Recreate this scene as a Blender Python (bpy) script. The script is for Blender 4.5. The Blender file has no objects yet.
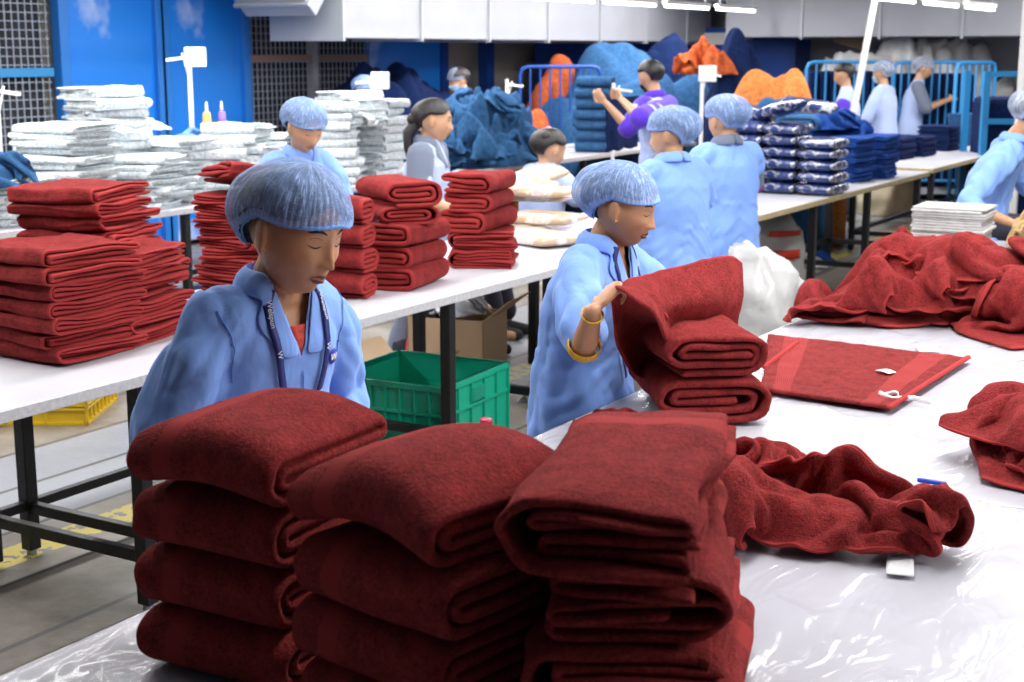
import bpy, bmesh, math, random
import numpy as np
from mathutils import Vector, Matrix, noise
from mathutils.bvhtree import BVHTree
R = math.radians
PI = math.pi
C = bpy.context.scene
COL = C.collection
rnd = random.Random(7)

# ------------------------------------------------------------------ camera
FPX, CH = 1450.0, 1.8
TILT = math.atan(291/FPX); YAW = R(31)
cam_d = bpy.data.cameras.new('camera'); cam = bpy.data.objects.new('camera', cam_d); COL.objects.link(cam)
cam_d.sensor_width = 36; cam_d.lens = FPX/1024*36
cam.location = (0, 0, CH); cam.rotation_euler = (PI/2-TILT, 0, YAW)
cam_d.dof.use_dof = True; cam_d.dof.focus_distance = 3.5; cam_d.dof.aperture_fstop = 6.3
cam_d.clip_end = 200
C.camera = cam
_f = Vector((-math.sin(YAW)*math.cos(TILT), math.cos(YAW)*math.cos(TILT), -math.sin(TILT)))
_r = Vector((math.cos(YAW), math.sin(YAW), 0))
_u = Vector((-math.sin(YAW)*math.sin(TILT), math.cos(YAW)*math.sin(TILT), math.cos(TILT)))
def ray(x, y): return _f + _r*((x-512)/FPX) - _u*((y-341)/FPX)
def onz(x, y, z=0.8):
    d = ray(x, y); return Vector((0, 0, CH)) + d*((z-CH)/d.z)
def onx(x, y, X):
    d = ray(x, y); return Vector((0, 0, CH)) + d*(X/d.x)
def ony(x, y, Y):
    d = ray(x, y); return Vector((0, 0, CH)) + d*(Y/d.y)
def atd(x, y, k): return Vector((0, 0, CH)) + ray(x, y)*k

# ------------------------------------------------------------------ materials
def nodes(name):
    m = bpy.data.materials.new(name); m.use_nodes = True
    nt = m.node_tree; b = nt.nodes['Principled BSDF']
    return m, nt, b
def N(nt, t, **k):
    n = nt.nodes.new(t)
    for a, v in k.items():
        if a in n.inputs: n.inputs[a].default_value = v
        else: setattr(n, a, v)
    return n
def L(nt, a, b): nt.links.new(a, b)
def plain(name, col, rough=.6, metal=0, bump=0, bscale=40, var=0, vscale=3, emit=None, est=1, spec=.5, sheen=0):
    m, nt, b = nodes(name)
    b.inputs['Base Color'].default_value = (*col, 1); b.inputs['Roughness'].default_value = rough
    b.inputs['Metallic'].default_value = metal; b.inputs['Specular IOR Level'].default_value = spec
    if sheen: b.inputs['Sheen Weight'].default_value = sheen; b.inputs['Sheen Roughness'].default_value = .5
    tc = N(nt, 'ShaderNodeTexCoord')
    if var:
        no = N(nt, 'ShaderNodeTexNoise', Scale=vscale, Detail=6); L(nt, tc.outputs['Object'], no.inputs['Vector'])
        mr = N(nt, 'ShaderNodeMapRange'); mr.inputs[3].default_value = 1-var; mr.inputs[4].default_value = 1+var
        mr.inputs[1].default_value = .3; mr.inputs[2].default_value = .7
        L(nt, no.outputs['Fac'], mr.inputs[0])
        mx = N(nt, 'ShaderNodeVectorMath', operation='SCALE'); mx.inputs[0].default_value = col
        L(nt, mr.outputs[0], mx.inputs['Scale']); L(nt, mx.outputs[0], b.inputs['Base Color'])
    if bump:
        no = N(nt, 'ShaderNodeTexNoise', Scale=bscale, Detail=4); L(nt, tc.outputs['Object'], no.inputs['Vector'])
        bp = N(nt, 'ShaderNodeBump', Strength=bump, Distance=.01); L(nt, no.outputs['Fac'], bp.inputs['Height']); L(nt, bp.outputs[0], b.inputs['Normal'])
    if emit: b.inputs['Emission Color'].default_value = (*emit, 1); b.inputs['Emission Strength'].default_value = est
    return m
def terry(name, col, band=None, rough=.95, grain=1.0, fine=420, sheen=.28, bandax='y', bandcol=1.45):
    """looped pile: fine bump and speckle, optional flat woven band across the uv"""
    m, nt, b = nodes(name)
    b.inputs['Roughness'].default_value = rough; b.inputs['Specular IOR Level'].default_value = .12
    b.inputs['Sheen Weight'].default_value = sheen; b.inputs['Sheen Roughness'].default_value = .45
    b.inputs['Sheen Tint'].default_value = (min(1, col[0]*2.2+.1), col[1]*2.5+.05, col[2]*2.5+.05, 1)
    tc = N(nt, 'ShaderNodeTexCoord')
    n1 = N(nt, 'ShaderNodeTexNoise', Scale=fine, Detail=2); n2 = N(nt, 'ShaderNodeTexNoise', Scale=28, Detail=5)
    n3 = N(nt, 'ShaderNodeTexNoise', Scale=fine*.33, Detail=3)
    for n in (n1, n2, n3): L(nt, tc.outputs['Object'], n.inputs['Vector'])
    a = N(nt, 'ShaderNodeMath', operation='ADD'); L(nt, n1.outputs['Fac'], a.inputs[0]); L(nt, n3.outputs['Fac'], a.inputs[1])
    a2 = N(nt, 'ShaderNodeMath', operation='MULTIPLY_ADD'); L(nt, n2.outputs['Fac'], a2.inputs[0]); a2.inputs[1].default_value = .9; L(nt, a.outputs[0], a2.inputs[2])
    mr = N(nt, 'ShaderNodeMapRange'); L(nt, a2.outputs[0], mr.inputs[0])
    mr.inputs[1].default_value = 1.1; mr.inputs[2].default_value = 1.8; mr.inputs[3].default_value = .5; mr.inputs[4].default_value = 1.5
    sc = N(nt, 'ShaderNodeVectorMath', operation='SCALE'); sc.inputs[0].default_value = col; L(nt, mr.outputs[0], sc.inputs['Scale'])
    bp = N(nt, 'ShaderNodeBump', Strength=.9*grain, Distance=.006)
    hgt = a.outputs[0]; colout = sc.outputs[0]
    if band:
        sx = N(nt, 'ShaderNodeSeparateXYZ'); L(nt, tc.outputs['UV'], sx.inputs[0])
        o = sx.outputs['Y' if bandax == 'y' else 'X']
        msk = None
        for (b0, b1) in band:
            c1 = N(nt, 'ShaderNodeMath', operation='GREATER_THAN'); L(nt, o, c1.inputs[0]); c1.inputs[1].default_value = b0
            c2 = N(nt, 'ShaderNodeMath', operation='LESS_THAN'); L(nt, o, c2.inputs[0]); c2.inputs[1].default_value = b1
            c3 = N(nt, 'ShaderNodeMath', operation='MULTIPLY'); L(nt, c1.outputs[0], c3.inputs[0]); L(nt, c2.outputs[0], c3.inputs[1])
            if msk is None: msk = c3.outputs[0]
            else:
                c4 = N(nt, 'ShaderNodeMath', operation='MAXIMUM'); L(nt, msk, c4.inputs[0]); L(nt, c3.outputs[0], c4.inputs[1]); msk = c4.outputs[0]
        wv = N(nt, 'ShaderNodeMath', operation='SINE'); ml = N(nt, 'ShaderNodeMath', operation='MULTIPLY'); L(nt, o, ml.inputs[0]); ml.inputs[1].default_value = 420
        L(nt, ml.outputs[0], wv.inputs[0])
        wm = N(nt, 'ShaderNodeMath', operation='MULTIPLY_ADD'); L(nt, wv.outputs[0], wm.inputs[0]); wm.inputs[1].default_value = .12; wm.inputs[2].default_value = .35
        mx = N(nt, 'ShaderNodeMix'); mx.data_type = 'FLOAT'; L(nt, msk, mx.inputs[0]); L(nt, a.outputs[0], mx.inputs[2]); L(nt, wm.outputs[0], mx.inputs[3]); hgt = mx.outputs[0]
        mc = N(nt, 'ShaderNodeMix'); mc.data_type = 'RGBA'; L(nt, msk, mc.inputs[0]); L(nt, sc.outputs[0], mc.inputs[6]); mc.inputs[7].default_value = (*[c*bandcol for c in col], 1); colout = mc.outputs[2]
    L(nt, hgt, bp.inputs['Height']); L(nt, bp.outputs[0], b.inputs['Normal']); L(nt, colout, b.inputs['Base Color'])
    return m
RED = (.265, .028, .028)
M = {}
M['red'] = terry('red_terry', RED, band=[(.20, .34)], bandax='y', bandcol=1.25)
M['red2'] = terry('red_terry_plain', RED, band=[(-1, .022), (.978, 2)], bandcol=1.3)  # paler ends: woven hem, with light catching the fold edges painted in
M['redflat'] = terry('red_terry_flat', (.23, .028, .027), band=[(.09, .22), (.78, .91)], bandax='x', sheen=.2, bandcol=1.2)
M['white'] = terry('white_cotton', (.80, .85, .88), fine=300, sheen=.1)
M['blue'] = terry('blue_terry', (.018, .075, .32), fine=300, sheen=.3)
M['steelblue'] = terry('steel_blue_terry', (.032, .105, .235), fine=300, sheen=.3)
M['navy'] = terry('navy_terry', (.006, .018, .075), fine=300, sheen=.2)
M['orange'] = terry('orange_terry', (.72, .24, .07), fine=300, sheen=.2)
M['rust'] = terry('rust_terry', (.55, .12, .04), fine=300, sheen=.2)
M['beige'] = terry('beige_terry', (.62, .42, .2), fine=500, sheen=.2)
M['tag'] = plain('white_label_ribbon', (.85, .85, .85), .6)
M['black'] = plain('black_painted_steel', (.012, .012, .014), .45, bump=.3, bscale=60)
M['wtop'] = plain('white_laminate_top', (.60, .60, .645), .35, var=.05, vscale=4)
M['wedge'] = plain('worn_table_edge', (.62, .62, .64), .5, var=.12, vscale=60)
M['yedge'] = plain('yellowed_table_edge', (.62, .5, .28), .5, var=.15, vscale=20)
M['paper'] = plain('paper', (.78, .76, .74), .7)
M['poly'] = plain('white_polythene', (.52, .52, .52), .3, bump=.9, bscale=9, var=.1, vscale=7)

# ------------------------------------------------------------------ object helpers
def tag(o, label, cat, group=None, kind=None):
    o['label'] = label; o['category'] = cat
    if group: o['group'] = group
    if kind: o['kind'] = kind
    return o
def empty(name, loc, rz=0, label=None, cat=None, group=None):
    o = bpy.data.objects.new(name, None); COL.objects.link(o); o.location = loc; o.rotation_euler = (0, 0, rz)
    o.empty_display_size = .1
    if label: tag(o, label, cat, group)
    return o
class MB:
    def __init__(s): s.v = []; s.f = []; s.uv = []; s.hasuv = False
    def add(s, v, f, uv=None):
        n = len(s.v); s.v += [tuple(p) for p in v]; s.f += [tuple(i+n for i in q) for q in f]
        s.uv += ([tuple(t) for t in uv] if uv is not None else [(0, 0)]*len(v))
        if uv is not None: s.hasuv = True
        return s
    def box(s, x0, x1, y0, y1, z0, z1, mat=None):
        v = [(x0, y0, z0), (x1, y0, z0), (x1, y1, z0), (x0, y1, z0), (x0, y0, z1), (x1, y0, z1), (x1, y1, z1), (x0, y1, z1)]
        if mat is not None: v = [mat @ Vector(p) for p in v]
        return s.add(v, [(0, 3, 2, 1), (4, 5, 6, 7), (0, 1, 5, 4), (1, 2, 6, 5), (2, 3, 7, 6), (3, 0, 4, 7)])
    def bar(s, a, b, w, h=None):
        a = Vector(a); b = Vector(b); d = b-a; l = d.length; q = d.to_track_quat('X', 'Z').to_matrix().to_4x4()
        h = h or w
        return s.box(0, l, -w/2, w/2, -h/2, h/2, Matrix.Translation(a) @ q)
    def tube(s, pts, rad, n=10, cap=True, sx=1.0, up=None):
        pts = [Vector(p) for p in pts]
        if not hasattr(rad, '__len__'): rad = [rad]*len(pts)
        rings = []; t0 = None; prev = None
        P = []; Q = []
        for i, p in enumerate(pts):
            t = (pts[min(i+1, len(pts)-1)]-pts[max(i-1, 0)])
            t = t.normalized() if t.length > 1e-9 else Vector((0, 0, 1))
            if prev is None:
                a = (up or (Vector((0, 0, 1)) if abs(t.z) < .9 else Vector((1, 0, 0))))
                prev = (a - t*a.dot(t)).normalized()
            else: prev = (prev - t*prev.dot(t)).normalized()
            P.append(prev.copy()); Q.append(t.cross(prev))
        T0 = (pts[1]-pts[0]).normalized(); T1 = (pts[-1]-pts[-2]).normalized()
        seq = []
        if cap:
            for k in (0.03, .5, .85): seq.append((pts[0]-T0*rad[0]*math.sqrt(1-k*k), rad[0]*k, 0))
        for i in range(len(pts)): seq.append((pts[i], rad[i], i))
        if cap:
            for k in (.85, .5, .03): seq.append((pts[-1]+T1*rad[-1]*math.sqrt(1-k*k), rad[-1]*k, len(pts)-1))
        v = []
        for c, r_, i in seq:
            for k in range(n):
                a = 2*PI*k/n; v.append(c+P[i]*(math.cos(a)*r_)+Q[i]*(math.sin(a)*r_*sx))
        m = len(seq); f = []
        for j in range(m-1):
            for k in range(n):
                k2 = (k+1) % n; f.append((j*n+k, j*n+k2, (j+1)*n+k2, (j+1)*n+k))
        f.append(tuple(range(n-1, -1, -1))); f.append(tuple((m-1)*n+k for k in range(n)))
        return s.add(v, f)
    def lathe(s, prof, n=20, c=(0, 0, 0), mat=None):
        v = []
        for r_, z in prof:
            for k in range(n):
                a = 2*PI*k/n; p = Vector((c[0]+r_*math.cos(a), c[1]+r_*math.sin(a), c[2]+z)); v.append(mat @ p if mat else p)
        f = [(j*n+k, j*n+(k+1) % n, (j+1)*n+(k+1) % n, (j+1)*n+k) for j in range(len(prof)-1) for k in range(n)]
        f.append(tuple(range(n-1, -1, -1))); f.append(tuple((len(prof)-1)*n+k for k in range(n)))
        return s.add(v, f)
    def ellip(s, c, rx, ry, rz, nu=24, nv=14, mat=None):
        v = []; c = Vector(c)
        for j in range(nv+1):
            t = PI*(j+.02 if j == 0 else (j-.02 if j == nv else j))/nv
            for k in range(nu):
                a = 2*PI*k/nu; p = Vector((rx*math.sin(t)*math.cos(a), ry*math.sin(t)*math.sin(a), -rz*math.cos(t)))
                v.append(c + (mat @ p if mat else p))
        f = [(j*nu+k, j*nu+(k+1) % nu, (j+1)*nu+(k+1) % nu, (j+1)*nu+k) for j in range(nv) for k in range(nu)]
        f.append(tuple(range(nu-1, -1, -1))); f.append(tuple(nv*nu+k for k in range(nu)))
        return s.add(v, f)
    def grid(s, pts, nu, nv, uv=True, closed=False):
        """pts: nu*nv points, row by row (nv rows)"""
        f = [(j*nu+k, j*nu+(k+1) % nu, (j+1)*nu+(k+1) % nu, (j+1)*nu+k) for j in range(nv-1) for k in range(nu if closed else nu-1)]
        u = [(k/(nu-1), j/(nv-1)) for j in range(nv) for k in range(nu)]
        return s.add(pts, f, u)
    def data(s, name):
        me = bpy.data.meshes.new(name); me.from_pydata(s.v, [], s.f); me.update()
        if s.hasuv:
            ul = me.uv_layers.new(name='UVMap'); vi = np.empty(len(me.loops), dtype=np.int32); me.loops.foreach_get('vertex_index', vi)
            ul.data.foreach_set('uv', np.array(s.uv, dtype=np.float32)[vi].ravel())
        return me
    def build(s, name, mat, parent=None, smooth=True, bevel=0, subsurf=0, solid=0, loc=None, angle=None):
        me = s.data(name); o = bpy.data.objects.new(name, me); COL.objects.link(o)
        me.materials.append(mat)
        bm = bmesh.new(); bm.from_mesh(me)
        if not s.hasuv or len(s.f) < 20000: bmesh.ops.recalc_face_normals(bm, faces=bm.faces)
        bm.to_mesh(me); bm.free()
        if smooth: me.shade_smooth()
        if solid:
            md = o.modifiers.new('solid', 'SOLIDIFY'); md.thickness = solid; md.offset = 0
        if bevel:
            md = o.modifiers.new('bevel', 'BEVEL'); md.width = bevel; md.segments = 2; md.limit_method = 'ANGLE'
        if subsurf:
            md = o.modifiers.new('sub', 'SUBSURF'); md.levels = subsurf; md.render_levels = subsurf
        if parent: o.parent = parent
        if loc is not None: o.location = loc
        return o
def nz(p, s=1.0, seed=0.0):
    return noise.noise(Vector((p[0]*s+seed*13.7, p[1]*s-seed*7.3, p[2]*s+seed*3.1)))
def clone(o, parent=None):
    c = o.copy(); COL.objects.link(c)
    if parent: c.parent = parent; c.matrix_parent_inverse = o.matrix_parent_inverse
    for ch in list(o.children): clone(ch, c)
    return c
def struct(o): o['kind'] = 'structure'; return o

# ------------------------------------------------------------------ folded cloth
def fold_mesh(LEN, W, levels, p, seed, nx=12, ny=14, fill=.84, bulge=1.0, sag=.006, jit=.012, stag=.006, droop=0.0, arch=0.0, pillow=0.0):
    """A sheet folded along local y (fold roll at -y, open side at +y), extruded along local x.
    levels = order in which the layers of the folded sheet are stacked."""
    rg = random.Random(seed); t = p*fill; h0 = p*.5
    n = len(levels); cen = []; sidey = -1
    # direction: layer 0 runs from open side (+1) to the fold side (-1)
    maxd = max(abs(levels[i+1]-levels[i]) for i in range(n-1))
    rightd = max([abs(levels[i+1]-levels[i]) for i in range(1, n-1, 2)] or [1])
    y0 = -W/2 + maxd*p/2*bulge*.9; y1 = W/2 - (p*.6 if rightd < 2 else rightd*p/2*bulge*.9)
    dirn = -1; inset = [rg.uniform(0, jit*2.2) for _ in range(n)]
    for i, lv in enumerate(levels):
        za = h0 + lv*p
        ya, yb = (y1-inset[i], y0) if dirn < 0 else (y0, y1-inset[i])
        for k in range(nx+1):
            q = k/nx; cen.append([ya+(yb-ya)*q, za, lv])
        if i < n-1:
            d = levels[i+1]-lv; zc = za + d*p/2; r_ = abs(d)*p/2; yc = yb; sg = -1 if dirn < 0 else 1
            m = 5 if abs(d) == 1 else 9
            bl = bulge if abs(d) > 1 else .9
            for k in range(1, m):
                a = PI*k/m; cen.append([yc+sg*math.sin(a)*r_*bl, zc-math.cos(a)*(d*p/2), lv+d*k/m])
        dirn = -dirn
    cen = [Vector((0, c[0], c[1])) for c in cen]
    m = len(cen); nl = max(levels)+1; HT = nl*p
    off = []
    for i in range(m):
        tt = (cen[min(i+1, m-1)]-cen[max(i-1, 0)]).normalized(); off.append(Vector((0, -tt.z, tt.y)))
    # closed outline
    top = [cen[i]+off[i]*(t/2) for i in range(m)]; bot = [cen[i]-off[i]*(t/2) for i in range(m)]
    e1 = cen[-1]+(cen[-1]-cen[-2]).normalized()*(t*.4); e0 = cen[0]+(cen[0]-cen[1]).normalized()*(t*.4)
    outl = top+[e1]+bot[::-1]+[e0]; K = len(outl)
    idx = list(range(m))+[m-1]+list(range(m-1, -1, -1))+[0]
    v = []; uv = []
    xs = []
    for j in range(ny+1):
        q = j/ny; xs.append(q)
    rows = [(-1, 0)]+[(q, 1) for q in xs]+[(-1, 2)]
    for (q, kind) in [(0, 0)]+[(q, 1) for q in xs]+[(1, 2)]:
        for k, o in enumerate(outl):
            ci = cen[idx[k]]; s = idx[k]/m
            pt = o.copy()
            if kind != 1: pt = ci + (o-ci)*.55
            st = stag*nz((s*6.0, 0.3, q*.5), 1, seed)*2
            x = (q-.5)*LEN + (st if q in (0, 1) else st*abs(2*q-1))
            if kind == 0: x -= t*.28
            if kind == 2: x += t*.28
            y, z = pt.y, pt.z
            lvz = z/HT
            y += jit*.8*nz((x*6, lvz*4, 1.1), 1, seed+.3)
            sg = nz((x*5, y*5, lvz*1.3), 1, seed+2.1)*sag + nz((x*14, y*14, lvz*2), 1, seed+5.1)*sag*.35
            z = z + sg*min(1, lvz*1.5+.1)
            yy = y/(W/2)
            z *= 1 - droop*max(0, yy)**2
            z *= 1 + pillow*(1-(2*q-1)**4)*(1-abs(yy)**4) - pillow*.6
            z += arch*math.sin(PI*q)
            v.append((x, y, max(z, .001))); uv.append((s, q))
    f = []
    nr = ny+3
    for j in range(nr-1):
        for k in range(K):
            k2 = (k+1) % K; f.append((j*K+k, (j+1)*K+k, (j+1)*K+k2, j*K+k2))
    # end caps: quads across the sheet
    for base, flip in ((0, False), ((nr-1)*K, True)):
        for i in range(m-1):
            a, b = base+i, base+i+1; c, d = base+K-2-i-1, base+K-2-i
            q = (a, b, c, d) if not flip else (d, c, b, a)
            f.append(q)
        q = (base+m-1, base+m, base+m+1); f.append(q if not flip else q[::-1])
        q = (base+K-2, base+K-1, base); f.append(q if not flip else q[::-1])
    mb = MB(); mb.add(v, f, uv)
    return mb, HT
SPI = [2, 3, 1, 4, 0]; SPI6 = [3, 2, 4, 1, 5, 0]; SER4 = [1, 2, 3, 0]; SER6 = [2, 1, 0, 5, 4, 3]; SER3 = [1, 2, 0]; SER2 = [0, 1]; SER8 = [1, 2, 3, 0, 7, 6, 5, 4]
def towel_proto(name, LEN, W, levels, p, seed, mat, **k):
    sub = k.pop('subsurf', 1)
    mb, HT = fold_mesh(LEN, W, levels, p, seed, **k)
    o = mb.build(name, mat, smooth=True, subsurf=sub)
    o['_h'] = HT
    return o
ORD = ['bottom', 'second', 'third', 'fourth', 'fifth', 'sixth', 'seventh', 'eighth', 'ninth', 'tenth', 'eleventh', 'twelfth', 'thirteenth', 'fourteenth', 'fifteenth']
def place_word(i, n):
    if n == 1: return ''
    if i == 0: return 'lowest'
    if i == n-1: return 'topmost'
    return ORD[i]+' up'
used_proto = set()
def stack(protos, base, rz, n, what, where, cat, group, seed=0, jx=.012, jr=3, step=.95, lean=(0, 0), tiltlast=0, zs=1.0, flip=False, heights=None):
    """n copies of the prototypes piled on base; every one is its own object"""
    rg = random.Random(seed); z = base[2]; out = []
    for i in range(n):
        pr = protos[rg.randrange(len(protos))] if len(protos) > 1 else protos[0]
        if pr.name in used_proto: o = clone(pr)
        else: o = pr; used_proto.add(pr.name)
        o.location = (base[0]+rg.uniform(-jx, jx)+lean[0]*i, base[1]+rg.uniform(-jx, jx)+lean[1]*i, z)
        o.rotation_euler = (R(rg.uniform(-1.2, 1.2)), R(rg.uniform(-1.2, 1.2)), rz+R(rg.uniform(-jr, jr))+(PI if flip and rg.random() < .5 else 0))
        hh = zs*rg.uniform(.92, 1.08); o.scale = (rg.uniform(.97, 1.03), rg.uniform(.97, 1.03), hh)
        z += pr['_h']*hh*step
        tag(o, (f"{what}, {place_word(i, n)} {where}" if n > 1 else f"{what} {where}"), cat, group); out.append(o)
    return out, z
# ------------------------------------------------------------------ crumpled cloth, draped patches
def crumple(name, outl, h, seed, mat, nr=56, na=170, scale=5.0, amp=.5, stretch=(1, 1), rot=0, peak=(0, 0), over=.035, power=.55, z0=0.8, fine=.35, subsurf=0, lumps=None, edge=.12, parent=None, pk=.45):
    """a heap of cloth on the outline (world x,y points), origin at its middle"""
    n = len(outl); cx = sum(p[0] for p in outl)/n; cy = sum(p[1] for p in outl)/n
    pol = sorted([(math.atan2(p[1]-cy, p[0]-cx), math.hypot(p[0]-cx, p[1]-cy)) for p in outl])
    def rad(a):
        for i in range(n):
            a0, r0 = pol[i-1]; a1, r1 = pol[i]
            if i == 0: a0 -= 2*PI
            if a0 <= a <= a1: q = (a-a0)/(a1-a0+1e-9); q = q*q*(3-2*q); return r0+(r1-r0)*q
        a0, r0 = pol[-1]; a1, r1 = pol[0][0]+2*PI, pol[0][1]; q = (a-a0)/(a1-a0+1e-9); q = q*q*(3-2*q); return r0+(r1-r0)*q
    mean = sum(p[1] for p in pol)/n; cr, sr = math.cos(rot), math.sin(rot)
    pts = []
    for j in range(nr):
        r = (j/(nr-1))
        for k in range(na):
            a = -PI+2*PI*k/na; Rr = rad(a)*(1+.07*nz((math.cos(a)*2.2, math.sin(a)*2.2, 0), 1, seed)*2)
            x, y = math.cos(a)*Rr*r, math.sin(a)*Rr*r
            # flow coordinates
            wx = x + .10*nz((x*2.6, y*2.6, 1), 1, seed+1); wy = y+.10*nz((x*2.6, y*2.6, 5), 1, seed+2)
            ux, uy = (wx*cr+wy*sr)*stretch[0], (-wx*sr+wy*cr)*stretch[1]
            f1 = abs(nz((ux*scale, uy*scale, 0), 1, seed+3))*2.0
            f2 = abs(nz((ux*scale*2.1, uy*scale*2.1, 3), 1, seed+4))*1.8
            f3 = nz((ux*scale*5, uy*scale*5, 3), 1, seed+6)
            e = max(0, 1-r**2)**power
            px, py = peak; g = math.exp(-((x-px)**2+(y-py)**2)/(mean*.75)**2)
            env = h*((1-pk)*e+pk*e*g)
            lump = 0
            if lumps:
                for (lx, ly, lr, lh) in lumps: lump += lh*math.exp(-((x+cx-lx)**2+(y+cy-ly)**2)/lr**2)
            F = f1+fine*f2
            z = env*(1+.10*(F-.6)) + min(h, .30)*amp*(F-.6)*min(1, e*1.4)*.8 + lump*e + .006*f3*e
            if r > 1-edge: z = z*1.0 + .012*(1-abs(2*(r-(1-edge))/edge-1))
            o = over*F*min(1, r*1.6)
            x += math.cos(a)*o; y += math.sin(a)*o
            pts.append((x, y, max(z, .004)))
    # rim turning under
    for k in range(na):
        x, y, z = pts[(nr-1)*na+k]; pts.append((x*.965, y*.965, .001))
    v = pts; f = [(j*na+k, j*na+(k+1) % na, (j+1)*na+(k+1) % na, (j+1)*na+k) for j in range(nr) for k in range(na)]
    uv = [(.5+.5*p[0], .5+.5*p[1]) for p in v]
    mb = MB().add(v, f, uv); o = mb.build(name, mat, subsurf=subsurf, parent=parent); o.location = (cx, cy, z0)
    return o
def cr1(p, t):
    """Catmull-Rom through p (list of Vectors) at t in 0..1"""
    n = len(p)-1; s = min(t*n, n-1e-6); i = int(s); q = s-i
    a = p[i-1] if i > 0 else p[0]*2-p[1]; b = p[i]; c = p[i+1]; d = p[i+2] if i+2 <= n else p[n]*2-p[n-1]
    return b*1.0 + (c-a)*(.5*q) + (a*2-b*5+c*4-d)*(.5*q*q) + (b*3-a-c*3+d)*(.5*q*q*q)
def patch(name, ctrl, mat, nu=30, nv=24, thick=.008, parent=None, wr=.004, ws=9, seed=0, origin=None, uvs=True, subsurf=0):
    """smooth surface through a grid of world points"""
    rows = [[cr1(r, k/(nu-1)) for k in range(nu)] for r in ctrl]
    pts = []
    for j in range(nv):
        for k in range(nu):
            p = cr1([rw[k] for rw in rows], j/(nv-1))
            if wr: p = p + Vector((nz(p, ws, seed), nz(p, ws, seed+1), nz(p, ws, seed+2)))*wr*2 + Vector((nz(p, ws*2.7, seed), nz(p, ws*2.7, seed+1), nz(p, ws*2.7, seed+2)))*wr*.7
            pts.append(p)
    o0 = Vector(origin) if origin is not None else sum(pts, Vector())/len(pts)
    mb = MB().grid([p-o0 for p in pts], nu, nv)
    o = mb.build(name, mat, parent=parent, solid=thick, subsurf=subsurf)
    if parent is None: o.location = o0
    return o
def care_tag(name, p, rz, w, l, parent, mat=None, curl=.01, tilt=0, mark=True):
    """small white ribbon label; p in the parent's space"""
    c = [[Vector((x*w, y*l, curl*math.sin(y*PI)*(1+.4*x)+.003)) for x in (-.5, 0, .5)] for y in (0, .25, .5, .75, 1)]
    m = Matrix.Translation(p) @ Matrix.Rotation(rz, 4, 'Z') @ Matrix.Rotation(tilt, 4, 'X')
    c = [[m @ q for q in r] for r in c]
    o = patch(name, c, mat or M['label_print'], nu=6, nv=12, thick=.0012, parent=parent, wr=0, origin=(0, 0, 0))
    return o
def label_mat():
    m, nt, b = nodes('printed_label'); tc = N(nt, 'ShaderNodeTexCoord'); sx = N(nt, 'ShaderNodeSeparateXYZ'); L(nt, tc.outputs['UV'], sx.inputs[0])
    ml = N(nt, 'ShaderNodeMath', operation='MULTIPLY'); ml.inputs[1].default_value = 95; L(nt, sx.outputs['Y'], ml.inputs[0])
    sn = N(nt, 'ShaderNodeMath', operation='SINE'); L(nt, ml.outputs[0], sn.inputs[0])
    no = N(nt, 'ShaderNodeTexNoise', Scale=40); mp = N(nt, 'ShaderNodeMapping'); mp.inputs['Scale'].default_value = (3, .3, 1)
    L(nt, tc.outputs['UV'], mp.inputs[0]); L(nt, mp.outputs[0], no.inputs['Vector'])
    g = N(nt, 'ShaderNodeMath', operation='GREATER_THAN'); g.inputs[1].default_value = .5; L(nt, sn.outputs[0], g.inputs[0])
    g2 = N(nt, 'ShaderNodeMath', operation='GREATER_THAN'); g2.inputs[1].default_value = .47; L(nt, no.outputs['Fac'], g2.inputs[0])
    mm = N(nt, 'ShaderNodeMath', operation='MULTIPLY'); L(nt, g.outputs[0], mm.inputs[0]); L(nt, g2.outputs[0], mm.inputs[1])
    mx = N(nt, 'ShaderNodeMix'); mx.data_type = 'RGBA'; L(nt, mm.outputs[0], mx.inputs[0]); mx.inputs[6].default_value = (.85, .86, .87, 1); mx.inputs[7].default_value = (.5, .52, .55, 1)
    L(nt, mx.outputs[2], b.inputs['Base Color']); b.inputs['Roughness'].default_value = .55
    return m
M['label_print'] = label_mat()
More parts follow.
